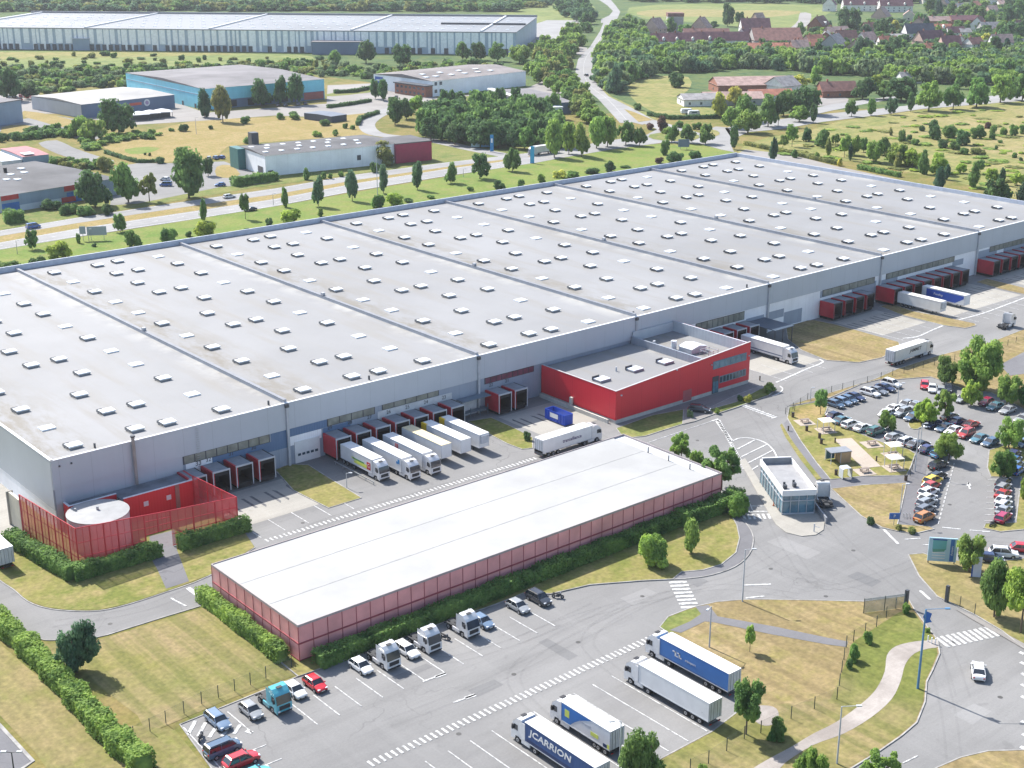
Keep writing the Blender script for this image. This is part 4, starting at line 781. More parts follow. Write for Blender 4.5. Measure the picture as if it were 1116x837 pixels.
# white warehouse with skylights and crimson annex
r, L, dp, H, y0, y1 = estate('industrial_hall', 'white hall with many rooflights ending in a crimson annex', 'industrial building', (290, 192.5), (430, 178), (249, 182), 170., WCL, RDK, .9)
lights(r, L, y0, y1, H+.3, [(u, v) for u in (.05, .17, .29, .41, .53, .65, .77) for v in (.22, .72)], 1.9); lights(r, L, y0, y1, H+.6, [(.11, .45), (.35, .42), (.58, .45), (.8, .42)], 1.9)
MB().box(L-.02, y0-1.5, 0, L+18, y0+18, H-.3).build('crimson_annex', mat('crimson_cladding', (.30, .02, .06), .5), r); MB().box(L, y0-1.4, H-.3, L+18, y0+18, H+.1).build('annex_roof', RDK, r)
MB().box(-3.5, y1-9, 0, -.1, y1+.5, H+.2).build('green_end_block', mat('dark_green_cladding', (.03, .13, .13), .5), r)
front(r, L*.70, L*.73, H*.35, H*.6, DGREY, 'louvre'); front(r, 1, L*.02+2, 0, 2.4, BLACK, 'doorway'); q = MB(); q.box(L*.9, -1.4, 0, L*.98, -.2, 1.6); q.build('machinery', BLUEP, r)
MB().box(-.2, y0+3, .2, -.05, y0+8, 3.6).build('shutter_door', DGREY, r)
MB().box(L*.14-1.5, y1+.5, 0, L*.14+1.8, y1+4.5, H+5).build('dark_tower', DGREY, r)
# blue and red hall at the left
r, L, dp, H, y0, y1 = estate('industrial_hall', 'grey hall with blue and red painted corners beside the highway', 'industrial building', (3, 233), (128, 212), (-38, 204), 214., MIDC, RDK, .5)
BLP, RDP = mat('mural_blue', (.03, .13, .38)), mat('mural_red', (.42, .03, .03))
front(r, 0, 7, 0, H*.55, BLP, 'blue_corner'); front(r, 0, 7, H*.72, H, RDP, 'red_corner', -.14); front(r, L*.5, L*.5+6, .3, H*.35, RDP, 'red_door', -.16)
front(r, L*.55, L*.72, 0, H*.6, BLP, 'blue_panel', -.14); front(r, L*.53, L*.73, H*.68, H*1.0, RDP, 'red_panel', -.14); front(r, 7.1, L*.5-.2, 0, 2.2, PALE, 'pale_base')
lights(r, L, y0, y1, H+.35, [(.05, .3), (.2, .55), (.3, .5), (.36, .45), (.42, .4), (.5, .6), (.62, .6), (.25, .8), (.7, .75)], 2.2); MB().box(L*.24, y0+dp*.72, H, L*.24+1, y0+dp*.72+1, H+2.2).build('roof_vent', BLACK, r); MB().box(L*.52, y0+dp*.7, H, L*.52+1, y0+dp*.7+1, H+2.2).build('roof_vent', BLACK, r)
# cluttered workshop
r, L, dp, H, y0, y1 = estate('workshop', 'cluttered low workshop with faded red roof at the left edge', 'workshop', (26, 181), (54, 178), (-2, 172), 171., MIDC, mat('faded_red_roof', (.34, .14, .15), .8), .5)
MB().box(L*.1, y0+1, H+.5, L*.5, y0+7, H+.8).build('pale_roof_sheet', WHITE, r); MB().box(-9, y0+1, 0, -.1, y1, H*.7).build('white_shed', WHITE_D, r)
# ------------------------------------------------------------------ giant far depot
A, B = G(-60, 53), G(562, 60)
ang = math.atan2(B[1]-A[1], B[0]-A[0]); L = math.hypot(B[0]-A[0], B[1]-A[1])
fw = thing('far_depot', 'huge distant depot with pale striped wall and long low roof bays', 'warehouse', A, ang)
FHT = 17.2; DEPF = 165
STR = ribbed('far_blue_grey_wall', (.36, .43, .52), 4, .05, 'XY', .5); MB().box(0, 0, 0, L, DEPF, FHT-.6).build('wall', STR, fw)
MB().box(-.5, -.6, FHT-.6, L+.5, DEPF, FHT).build('roof', mat('far_pale_roof', (.185, .195, .21), .6, var=.18, scale=.012), fw)
q = MB(); x = 1.0; rr = random.Random(3)
while x < L-4:
    w_ = rr.choice((2.0, 2.8, 3.8, 4.6, 5.4)); q.box(x, -.35, 5.2 if rr.random() < .45 else .5, x+w_, -.02, FHT-.7); x += w_+rr.choice((.9, 1.3, 1.8, 2.6))
tag(q.build('white_wall_strip', mat('bright_strip', (.86, .86, .87), .5), fw), kind='stuff')
q = MB(); x = 3.0
while x < L-6:
    if rr.random() < .75: q.box(x, -.7, 0, x+3.2, -.36, 4.6)
    x += 5.2
tag(q.build('dock_opening', DGREY, fw), kind='stuff')
for fx in (.02, .255, .475, .72, .94): MB().box(L*fx, 1, FHT, L*fx+1.6, DEPF, FHT+1.0).build('roof_divider', WHITE, fw)
MB().box(-.5, DEPF-1.5, FHT, L+.5, DEPF+.4, FHT+1.6).build('rear_parapet', MGREY, fw); q = MB(); q.box(L*.85, 70, FHT, L, 74, FHT+1.4); q.build('roof_duct', DGREY, fw)
q = MB()
for k in range(70): q.box(rr.uniform(5, L-5), 12+(k % 9)*15, FHT, 0, 0, 0) if 0 else None
for u in np.arange(.01, .99, .022):
    for v in (20, 50, 80, 110, 140): q.box(L*u, v, FHT, L*u+2.6, v+2.0, FHT+.35)
tag(q.build('rooflights', SKYL, fw), kind='stuff')
for i, (a, b, top) in enumerate((((44, 54), (66, 53.5), 42.), ((66, 53.5), (80, 53.3), 44.), ((80, 55), (98, 55), 42.5))):
    estate('site_cabin', ['grey green cabin, leftmost of three before the far depot', 'low cabin in the middle of three before the far depot', 'grey cabin, rightmost of three before the far depot'][i], 'cabin', a, b, (a[0]-3, a[1]-1.6), top, MIDC, LGREY, 0)
estate('storage_shed', 'long blue grey low building in front of the far depot', 'shed', (340, 59.5), (396, 59.5), (338, 56), 46., GRBL, RG, 0)
# ------------------------------------------------------------------ houses of the village
TILE = [mat('brown_tile_roof', (.20, .10, .085), .9, var=.3, scale=.4), mat('red_tile_roof', (.32, .13, .085), .9, var=.3, scale=.4), mat('dark_slate_roof', (.085, .09, .11), .8, var=.3, scale=.4), mat('maroon_tile_roof', (.14, .065, .075), .9, var=.3, scale=.4), mat('pinkish_tile_roof', (.36, .25, .22), .9, var=.3, scale=.4), mat('grey_tile_roof', (.26, .25, .25), .9, var=.3, scale=.4)]
HW = [mat('cream_render', (.58, .54, .47), .9), mat('white_render', (.68, .67, .64), .9), BRICK, mat('grey_render', (.36, .35, .34), .9), mat('pink_render', (.48, .33, .28), .9)]
HG = 'houses of the village beyond the road'
def house(px, py, L, Wd, rot, hw, hr, tile, wl, label, cat='house', chim=1, nwin=3, dorm=0):
    x, y = G(px, py); r = thing('house', label, cat, (x, y), R(rot-39.8), HG)
    MB().box(-L/2, -Wd/2, 0, L/2, Wd/2, hw).build('wall', HW[wl], r)
    q = MB(); e = .5; q.add([(-L/2-e, -Wd/2-e, hw-.2), (L/2+e, -Wd/2-e, hw-.2), (L/2+e, 0, hw+hr), (-L/2-e, 0, hw+hr), (L/2+e, Wd/2+e, hw-.2), (-L/2-e, Wd/2+e, hw-.2)], [(0, 1, 2, 3), (3, 2, 4, 5)]); q.add([(-L/2-e, -Wd/2-e, hw-.35), (L/2+e, -Wd/2-e, hw-.35), (L/2+e, Wd/2+e, hw-.35), (-L/2-e, Wd/2+e, hw-.35)], [(3, 2, 1, 0)]); rf = q.build('roof', TILE[tile], r)
    for sx_ in (-1, 1): MB().add([(sx_*L/2, -Wd/2, hw), (sx_*L/2, Wd/2, hw), (sx_*L/2, 0, hw+hr-.4), (sx_*L/2-sx_*.3, -Wd/2, hw), (sx_*L/2-sx_*.3, Wd/2, hw), (sx_*L/2-sx_*.3, 0, hw+hr-.4)], [(0, 1, 2), (3, 5, 4), (0, 3, 4, 1), (1, 4, 5, 2), (2, 5, 3, 0)]).build('gable', HW[wl], r)
    for c in range(chim): MB().box(-L*.3+c*L*.55, -.4, hw+hr*.6, -L*.3+c*L*.55+1, .5, hw+hr+1.3).build('chimney', BRICK, rf)
    q = MB()
    for k in range(nwin):
        xx = -L/2+L*(k+.5)/nwin
        q.box(xx-.6, -Wd/2-.08, 1.0, xx+.6, -Wd/2-.01, 2.4)
        if hw > 5: q.box(xx-.6, -Wd/2-.08, 3.8, xx+.6, -Wd/2-.01, 5.0)
    q.box(-L/2-.08, -.8, 1.2, -L/2-.01, .8, 2.6); q.build('window', GLASS, r)
    for k in range(dorm):
        xx = -L/2+L*(k+.5)/dorm; q = MB(); q.box(xx-1, -Wd/2+.2, hw, xx+1, -.5, hw+2.2); q.add([(xx-1.2, -Wd/2, hw+2.2), (xx+1.2, -Wd/2, hw+2.2), (xx, -Wd/2, hw+3.4), (xx-1.2, 0, hw+2.2), (xx+1.2, 0, hw+2.2), (xx, 0, hw+3.4)], [(0, 1, 2), (0, 2, 5, 3), (1, 4, 5, 2)]); q.build('dormer', HW[1], rf)
HS = [
 (722, 51, 20, 12, 4, 5, 6, 3, 1, 'maroon roofed house, leftmost of the row behind the green belt', 1),
 (745, 51, 26, 12, 4, 5, 6.5, 3, 1, 'maroon roofed house with two pale dormers, second of the row', 2),
 (772, 50, 22, 12, 4, 5, 6.5, 3, 1, 'maroon roofed house, third of the row behind the green belt', 1),
 (797, 50, 26, 12, 4, 5, 6.5, 3, 1, 'maroon roofed house, fourth of the row behind the dark round tree', 0),
 (811, 48, 16, 14, 60, 6, 7, 3, 1, 'white gabled maroon roofed house joining the row and the barn', 1),
 (714, 38, 14, 16, 50, 6, 9, 4, 4, 'pink gabled house standing alone left of the square tower', 0),
 (764, 37, 14, 16, 62, 6, 9, 4, 4, 'pinkish gabled house right of the square tower', 0),
 (769, 41, 40, 10, 2, 4, 4, 0, 3, 'long low brown roofed building behind the maroon row', 0),
 (822, 37, 26, 14, 4, 6, 8, 3, 1, 'dark roofed white gabled house above the red barns', 0),
 (844, 49, 40, 26, 5, 5, 9, 0, 3, 'large brown roofed barn at the end of the maroon row', 0),
 (846, 57, 46, 14, 3, 3.5, 4, 1, 0, 'long low orange red roofed building in front of the brown barn', 0),
 (876, 55, 20, 12, 15, 4, 5, 1, 0, 'red roofed house with white gable right of the long low building', 0),
 (826, 25, 10, 10, 30, 4, 6, 4, 4, 'small pink gabled house above the dark roofed house', 0),
 (892, 33, 26, 14, 62, 5, 8, 0, 2, 'brown roofed brick house left of the big dark tree', 1),
 (911, 40, 24, 12, 30, 4, 5, 4, 4, 'house with pink and grey roof below the big dark tree', 0),
 (908, 55, 22, 18, 60, 4, 9, 5, 3, 'steep grey brown roofed cottage by the white cars', 0),
 (940, 12, 46, 13, 2, 7, 7, 3, 1, 'long white terrace with maroon roof at the top of the village', 3),
 (975, 13, 36, 13, 2, 7, 7, 3, 1, 'white terrace with maroon roof continuing the top row to the right', 2),
 (904, 12, 14, 14, 70, 7, 8, 3, 1, 'white gabled end house of the top maroon terrace', 0),
 (960, 23, 16, 16, 60, 5, 9, 4, 4, 'pink roofed gabled house right of the big dark tree', 0),
 (1000, 42, 26, 13, 10, 5, 8, 2, 1, 'dark slate roofed house with pointed white gable', 0),
 (1012, 49, 24, 14, 25, 4, 8, 3, 4, 'maroon roofed house with pale pink gable below the slate roof', 0),
 (1026, 37, 16, 10, 5, 5, 4, 1, 4, 'small orange roofed house right of the slate roofed house', 1),
 (1022, 28, 22, 11, 3, 5, 4, 4, 2, 'pink roofed terrace left of the mauve terrace', 0),
 (1050, 28, 28, 12, 3, 6, 4, 3, 2, 'mauve roofed brick terrace with small windows', 0),
 (1066, 32, 18, 12, 60, 5, 7, 0, 1, 'brown roofed house with bright white gable', 0),
 (1078, 36, 20, 13, 10, 4, 6, 5, 3, 'grey roofed house right of the white gabled one', 0),
 (1050, 42, 10, 9, 10, 6, 3, 5, 1, 'small white box house beneath the mauve terrace', 0),
 (1072, 51, 18, 9, 5, 3, 2, 5, 1, 'white flat looking house near the yellow bush', 0),
 (1092, 37, 14, 10, 5, 3, 3, 0, 3, 'low brown roofed outbuilding right of the grey roofed house', 0),
 (1106, 49, 24, 10, 3, 3, 2, 5, 1, 'low white building with pale roof at the right edge', 0),
 (978, 43, 18, 10, 5, 3, 2, 5, 3, 'low grey roofed building left of the slate roofed house', 0),
 (1085, 4, 30, 12, 5, 5, 4, 4, 1, 'pink roofed building at the very top right', 0),
 (1080, 15, 12, 10, 20, 4, 5, 4, 4, 'small pink roofed house under the top right trees', 0),
 (911, 105, 22, 12, 10, 4, 5, 0, 2, 'brown roofed brick bungalow beside the avenue', 0),
 (992, 90, 16, 10, 10, 3, 4, 5, 1, 'small pale grey roofed house hidden among trees above the avenue', 0),
]
for h_ in HS: house(h_[0], h_[1], h_[2], h_[3], h_[4], h_[5], h_[6], h_[7], h_[8], h_[9], dorm=h_[10], chim=1 if h_[2] > 12 else 0, nwin=max(2, h_[2]//6))
rh = random.Random(21); NM = ['brown', 'orange red', 'slate', 'maroon', 'pale pink', 'grey']
for i, (px, py) in enumerate(((886, 50), (900, 44), (921, 48), (934, 55), (944, 47), (952, 36), (966, 50), (990, 22), (1002, 30), (1034, 55), (1046, 51), (1060, 55), (1040, 42), (1090, 52), (1108, 36), (1098, 24), (1112, 14), (1048, 14), (1062, 9), (1028, 8), (1010, 4), (870, 59), (1094, 8), (1014, 58), (856, 62))):
    ti = rh.choice((0, 1, 3, 3, 0, 4, 5)); house(px, py, rh.uniform(13, 22), rh.uniform(9, 12), rh.choice((3, 8, 30, 60, 75)), rh.uniform(3.5, 6), rh.uniform(4, 6.5), ti, rh.choice((1, 0, 2, 4, 1)), f"{NM[ti]} roofed cottage, number {i+1} of the small ones scattered among the village gardens")
t = thing('square_tower', 'blocky square brown tower behind the maroon roofed row', 'tower', G(735, 36), R(-38)); MB().box(-7, -6, 0, 7, 6, 15).build('wall', HW[3], t); MB().box(-7.4, -6.4, 15, 7.4, 6.4, 18).build('roof', TILE[0], t)
# farm
house(820, 99, 50, 22, 8, 5, 4, 4, 2, 'large pink roofed farm hall beside the yellow meadow', 'farm building', 0)
house(797, 113, 34, 16, 5, 4, 3, 4, 3, 'low pink roofed farm wing in front of the farm hall', 'farm building', 0)
house(760, 114, 20, 16, 8, 4, 2.5, 5, 1, 'grey roofed white farm shed left of the pink farm wing', 'farm building', 0)
house(838, 109, 26, 12, 10, 3.5, 3, 1, 1, 'bright red roofed farm building behind the yellow tree', 'farm building', 0)
house(852, 101, 16, 16, 40, 5, 5, 5, 1, 'white fronted grey roofed barn at the right of the farm', 'farm building', 0)
# ================================================================== cars
TYRE = mat('tyre_rubber', (.02, .02, .022), .85); RIM = mat('alloy_rim', (.42, .43, .45), .3, .6); CGL = glass('car_glass', (.018, .022, .028), .08)
LAMP = mat('clear_headlamp', (.70, .72, .75), .15); TAIL = mat('red_tail_lamp', (.40, .015, .015), .25); PLATE = mat('number_plate', (.65, .64, .58), .5); TRIM = mat('black_trim', (.03, .03, .034), .6)
def loft(mb, st, mi=0, cap=True):
    """st: list of (x, [(y,z)...half section from bottom to top centre])"""
    n = len(st[0][1]); b = []
    for x, sec in st:
        ring = [(x, -y, z) for y, z in sec] + [(x, y, z) for y, z in reversed(sec)]; b.append(ring)
    m = len(b[0]); v = [p for r_ in b for p in r_]; f = []
    for i in range(len(b)-1):
        for k in range(m):
            f.append((i*m+k, i*m+(k+1) % m, (i+1)*m+(k+1) % m, (i+1)*m+k))
    if cap: f += [tuple(range(m-1, -1, -1)), tuple(range((len(b)-1)*m, len(b)*m))]
    mb.add(v, f, mi)
def car_meshes(kind):
    L, Wd, H, hood, screen, roof0, roof1, rear, belt = dict(
        hatch=(4.1, 1.78, 1.48, 2.05, 1.05, .35, -1.25, -1.85, .93), saloon=(4.6, 1.80, 1.43, 2.3, 1.0, .30, -.95, -1.75, .92),
        estate=(4.6, 1.82, 1.50, 2.3, 1.1, .45, -1.75, -2.15, .95), suv=(4.5, 1.86, 1.68, 2.25, 1.2, .5, -1.6, -2.05, 1.05), van=(4.6, 1.88, 1.84, 2.3, 1.55, .95, -2.0, -2.22, 1.12))[kind]
    h = L/2; w2_ = Wd/2
    def sec(w_, zt, zb=.24, crown=.04): return [(w_*.90, zb), (w_, zb+.16), (w_*1.0, zt-.22), (w_*.93, zt-.03), (w_*.5, zt+crown*.7), (0.01, zt+crown)]
    m = MB(); tailz = belt-.02 if kind != 'saloon' else belt+.02
    loft(m, [(-h, sec(w2_*.84, tailz-.18, .34)), (-h+.14, sec(w2_*.95, tailz-.02, .26)), (-h+.7, sec(w2_, tailz)), (0, sec(w2_, belt)), (screen+.05, sec(w2_, belt-.01)), (h-.55, sec(w2_*.97, belt-.13, .22)), (h-.14, sec(w2_*.88, belt-.24, .26)), (h, sec(w2_*.78, belt-.34, .32))])
    # wheel arches as dark insets
    def gs(wb, wt, z0, z1): return [(wb, z0), (wt, z1)]
    g = MB(); z1 = H-.045; wb = w2_*.92; wt = w2_*.76
    def ring(x, z, w_): return (x, z, w_)
    base = [(screen, belt-.03), (rear, belt-.03)]; top = [(roof0, z1), (roof1, z1)]
    v = []
    for s in (-1, 1): v += [(screen, s*wb, belt-.03), (roof0, s*wt, z1), (roof1, s*wt, z1), (rear, s*wb*.96, belt-.03)]
    g.add(v, [(0, 1, 2, 3), (7, 6, 5, 4), (0, 4, 5, 1), (3, 2, 6, 7), (1, 5, 6, 2)])
    # body coloured roof and pillars
    m.add([(roof0+.06, -wt-.01, z1-.01), (roof0+.06, wt+.01, z1-.01), (roof1-.06, wt+.01, z1-.01), (roof1-.06, -wt-.01, z1-.01), (roof0-.12, -wt*.8, H), (roof0-.12, wt*.8, H), (roof1+.1, wt*.8, H), (roof1+.1, -wt*.8, H)], [(0, 1, 5, 4), (1, 2, 6, 5), (2, 3, 7, 6), (3, 0, 4, 7), (4, 5, 6, 7)])
    for s in (-1, 1):
        for xa, xb in ((screen, roof0), (rear, roof1), ((roof0+roof1)/2, (roof0+roof1)/2)):
            m.beam((xa, s*(wb+.012), belt-.03), (xb, s*(wt+.012), z1), .075)
    if kind in ('estate', 'suv', 'van'):
        for s in (-1, 1): m.box(roof1+.15, s*wt*.86-.02, H, roof0-.2, s*wt*.86+.02, H+.05, 1)
    for s in (-1, 1): m.box(screen-.15, s*(w2_+.08)-.07, belt-.02, screen+.02, s*(w2_+.08)+.07, belt+.12, 0)
    body = m.mesh('car_body', [PAINT, TRIM]); glassm = g.mesh('car_windows', [CGL])
    tr = MB(); tr.box(-h-.015, -w2_*.72, .26, -h+.1, w2_*.72, .42); tr.box(h-.1, -w2_*.6, .26, h+.02, w2_*.6, .46); tr.box(h-.02, -.26, .36, h+.035, .26, .47, 1); tr.box(-h-.035, -.26, .52, -h+.01, .26, .63, 1)
    for s in (-1, 1):
        for x in (-L*.29, L*.30): tr.ycyl(x, .36, s*(w2_-.03)-.02, s*(w2_-.03)+.045, .38, 14)
    trim = tr.mesh('car_trim', [TRIM, PLATE])
    wm = MB(); wm.ycyl(0, 0, -.11, .11, .32, 14); wm.ycyl(0, 0, -.125, .125, .20, 10, 1); wheel = wm.mesh('car_wheel', [TYRE, RIM])
    hl = MB(); hl.box(-.12, -.2, -.07, .08, .2, .08); hlm = hl.mesh('headlamp', [LAMP]); tl = MB(); tl.box(-.05, -.13, -.12, .08, .13, .14); tlm = tl.mesh('tail_lamp', [TAIL])
    return dict(body=body, glass=glassm, trim=trim, wheel=wheel, hl=hlm, tl=tlm, L=L, w=w2_, h=h, belt=belt)
CM = {k: car_meshes(k) for k in ('hatch', 'saloon', 'estate', 'suv', 'van')}
def car(kind, loc, rot, color, label, group=None, cat='car'):
    c = CM[kind]; r = thing('parked_car' if group else 'car', label, cat, loc, rot, group); r.scale = (1.09, 1.06, 1.06)
    inst('body', c['body'], r, color=color); inst('windows', c['glass'], r); inst('trim', c['trim'], r)
    for s in (-1, 1):
        for x in (-c['L']*.29, c['L']*.30): inst('wheel', c['wheel'], r, (x, s*(c['w']-.06), .32))
        inst('headlight', c['hl'], r, (c['h']-.13, s*c['w']*.62, c['belt']-.30)); inst('tail_light', c['tl'], r, (-c['h']+.05, s*c['w']*.72, c['belt']-.26))
    return r
COL = dict(white=(.68, .69, .70), silver=(.30, .315, .33), grey=(.17, .18, .20), dark=(.035, .04, .05), black=(.012, .012, .015), navy=(.02, .03, .085), blue=(.05, .14, .34), steel=(.07, .12, .19), sky=(.08, .26, .42), lblue=(.15, .22, .32), teal=(.08, .18, .22), red=(.52, .02, .03), maroon=(.28, .02, .06), magenta=(.36, .02, .07), orange=(.46, .19, .05), yellow=(.70, .50, .04), coral=(.42, .05, .045), purple=(.05, .05, .14), turq=(.10, .42, .50), green=(.05, .14, .12), beige=(.42, .38, .30), bvan=(.03, .12, .38))
CARN = dict(steel='steel blue', lblue='light blue', bvan='bright blue', sky='sky blue', purple='dark purple', beige='beige', turq='turquoise', dark='dark grey')
KN = dict(hatch='hatchback', saloon='saloon', estate='estate car', suv='tall family car', van='people carrier')
ORD = ['first', 'second', 'third', 'fourth', 'fifth', 'sixth', 'seventh', 'eighth', 'ninth', 'tenth', 'eleventh', 'twelfth', 'thirteenth', 'fourteenth', 'fifteenth', 'sixteenth']
def row(items, org, k, head, where, group, z=.7, ground=.02, jit=.05):
    for i, (px, py, kind, c) in enumerate(items):
        x, y = G(org[0]+px/k, org[1]+py/k, z)
        car(kind, (x, y, ground), R(head)+rnd.uniform(-jit, jit)*.6, COL[c], f"{CARN.get(c, c)} {KN[kind]}, {ORD[i]} {where}", group)
PG = 'cars parked in the staff car park'
kz = 8.372
row([(170, 335, 'hatch', 'steel'), (236, 312, 'hatch', 'lblue'), (292, 293, 'hatch', 'steel'), (352, 268, 'saloon', 'navy'), (487, 232, 'estate', 'white'), (556, 212, 'saloon', 'grey'), (626, 185, 'saloon', 'navy'), (682, 150, 'suv', 'white')], (890, 400), kz, -90, 'from left in the top row along the fence', PG)
row([(165, 440, 'hatch', 'purple'), (230, 480, 'saloon', 'teal'), (310, 518, 'estate', 'white'), (418, 548, 'saloon', 'white'), (540, 582, 'suv', 'green'), (705, 636, 'hatch', 'silver'), (822, 672, 'estate', 'white'), (905, 700, 'saloon', 'grey')], (890, 400), kz, 0, 'from left in the row beside the picnic lawn', PG)
row([(12, 705, 'hatch', 'black'), (68, 745, 'hatch', 'purple'), (180, 785, 'estate', 'sky')], (1003, 400), kz, 0, 'at the right of the picnic lawn row', PG)
row([(640, 420, 'hatch', 'white'), (695, 378, 'saloon', 'white'), (785, 412, 'suv', 'silver'), (875, 455, 'hatch', 'steel')], (890, 400), kz, 180, 'in the lower middle row by the round bush', PG)
row([(812, 338, 'hatch', 'silver'), (890, 352, 'hatch', 'silver'), (955, 445, 'hatch', 'white')], (890, 400), kz, 180, 'of three pale cars between the middle trees', PG)
row([(40, 162, 'hatch', 'red'), (110, 190, 'saloon', 'white'), (190, 216, 'hatch', 'silver'), (255, 190, 'hatch', 'dark')], (1003, 400), kz, 215, 'in the short top row by the verge tree', PG)
row([(385, 288, 'hatch', 'silver'), (598, 316, 'hatch', 'maroon'), (682, 355, 'saloon', 'teal'), (800, 388, 'saloon', 'silver'), (938, 466, 'saloon', 'silver')], (1003, 400), kz, 180, 'in the right-hand row below the big tree', PG)
row([(268, 448, 'saloon', 'dark'), (345, 490, 'hatch', 'purple'), (465, 520, 'saloon', 'coral')], (1003, 400), kz, 0, 'from left in the back file of the central block', PG)
row([(115, 515, 'saloon', 'navy'), (222, 548, 'saloon', 'steel'), (305, 575, 'saloon', 'white'), (418, 606, 'suv', 'coral'), (538, 648, 'saloon', 'teal'), (640, 684, 'hatch', 'steel')], (1003, 400), kz, 180, 'from left in the front file of the central block', PG)
row([(885, 655, 'saloon', 'steel'), (945, 690, 'hatch', 'lblue')], (1003, 400), kz, 180, 'of the pair behind the leafy island tree', PG)
k6 = 5.98
row([(375, 158, 'estate', 'black'), (368, 232, 'estate', 'dark'), (338, 262, 'suv', 'yellow'), (330, 292, 'hatch', 'coral'), (312, 332, 'estate', 'white'), (305, 372, 'hatch', 'white'), (298, 402, 'estate', 'silver'), (290, 446, 'estate', 'grey'), (285, 498, 'suv', 'orange')], (960, 480), k6, 0, 'from top in the left file of the lower car park', PG, jit=.03)
row([(800, 268, 'saloon', 'dark'), (797, 305, 'estate', 'silver'), (797, 345, 'saloon', 'coral'), (797, 384, 'saloon', 'white'), (800, 418, 'estate', 'white'), (802, 452, 'saloon', 'silver'), (798, 498, 'estate', 'magenta')], (960, 480), k6, 10, 'from top in the right file of the lower car park', PG, jit=.03)
row([(866, 90, 'hatch', 'purple'), (872, 128, 'hatch', 'blue'), (880, 160, 'hatch', 'lblue'), (888, 196, 'hatch', 'bvan')], (960, 480), k6, 10, 'from the top in the tree island file', PG, ground=.13)
EG = 'vehicles parked near the entrance sign'
row([(716, 764, 'hatch', 'navy'), (800, 732, 'suv', 'white'), (932, 700, 'hatch', 'red')], (960, 480), k6, -50, 'of three behind the blue entrance sign', EG)
LG = 'cars parked in the lorry park'
kk = 3.986
for px, py, kd, c, hd, lb in ((228, 575, 'estate', 'lblue', -90, 'pale blue estate car at the hatched corner of the lorry park'), (372, 532, 'hatch', 'silver', -90, 'silver hatchback left of the turquoise tractor unit'), (562, 444, 'hatch', 'white', -90, 'small white car just right of the turquoise tractor unit'), (650, 416, 'hatch', 'red', -90, 'red hatchback parked alone by the corner of the white shed'), (850, 340, 'hatch', 'white', -90, 'white hatchback left of the first white tractor unit'), (250, 700, 'van', 'steel', 0, 'steel blue people carrier beside the hatched corner'), (330, 750, 'suv', 'red', 0, 'red tall family car next to the steel blue people carrier'), (392, 812, 'hatch', 'turq', 0, 'turquoise hatchback cut by the bottom edge of the picture')):
    x, y = G(180+px/kk, 640+py/kk, .7); car(kd, (x, y, .02), R(hd), COL[c], lb, LG)
for px, py, kd, c, hd, lb in ((172, 270, 'estate', 'white', -90, 'white estate car between the first and second white tractor units'), (500, 146, 'hatch', 'lblue', -90, 'light blue car hidden behind the third white tractor unit'), (655, 80, 'hatch', 'silver', -90, 'silver white hatchback near the right end of the hedge'), (745, 46, 'suv', 'dark', -90, 'black tall family car at the end of the hedge row')):
    x, y = G(400+px/kk, 640+py/kk, .7); car(kd, (x, y, .02), R(hd), COL[c], lb, LG)
x, y = G(762, 446, .7); car('estate', (x, y, .16), R(-55), COL['dark'], 'dark car parked against the red office wall')
car('saloon', (165.9, 93.5, .02), R(35), COL['white'], 'white saloon driving alone on the road at the lower right')
def far(px, py, a, b): p_, q_ = G(*a), G(*b); return math.atan2(q_[1]-p_[1], q_[0]-p_[0])
hd = far(0, 0, (0, 254), (80, 241)); car('van', (*G(36.5, 249), .11), hd, COL['bvan'], 'bright blue people carrier on the highway at the far left')
hd = far(0, 0, (193, 224), (300, 209)); car('estate', (*G(250, 216), .11), hd, COL['white'], 'white car on the far carriageway of the highway'); car('saloon', (*G(273, 230), .11), hd+math.pi, COL['dark'], 'dark car on the near carriageway behind a verge tree')
car('hatch', (*G(639, 83), .11), R(70), COL['dark'], 'dark car on the bend of the winding road')
for i, (px, py, c, kd) in enumerate(((228, 174, 'silver', 'hatch'), (235, 173.5, 'blue', 'hatch'), (241, 173, 'bvan', 'hatch'), (180, 197, 'white', 'hatch'), (181, 203, 'bvan', 'van'), (240, 203, 'bvan', 'hatch'))):
    car(kd, (*G(px, py), .09), R(60 + 20*i), COL[c], f"{CARN.get(c, c)} {KN[kd]}, {ORD[i]} vehicle in the yards beside the white hall", 'cars in the estate yards')
for i, (px, py, c) in enumerate(((303, 116, 'dark'), (311, 115.5, 'grey'), (325, 114.5, 'silver'), (333, 114, 'dark'), (418, 107.5, 'silver'), (425, 108.5, 'dark'), (432, 107, 'grey'))):
    car('hatch', (*G(px, py), .09), R(50), COL[c], f"{CARN.get(c, c)} car, {ORD[i]} from left parked before the far halls", 'cars before the far halls')
for i, (px, py, c) in enumerate(((12, 107, 'white'), (17, 108, 'dark'), (23, 106, 'red'), (29, 107, 'red'), (34, 105.5, 'maroon'), (38, 107, 'red'), (20, 110, 'red'))):
    car('suv', (*G(px, py), .09), R(30*i), COL[c], f"{c} farm vehicle, {ORD[i]} in the distant dealer yard at the left", 'vehicles in the dealer yard')
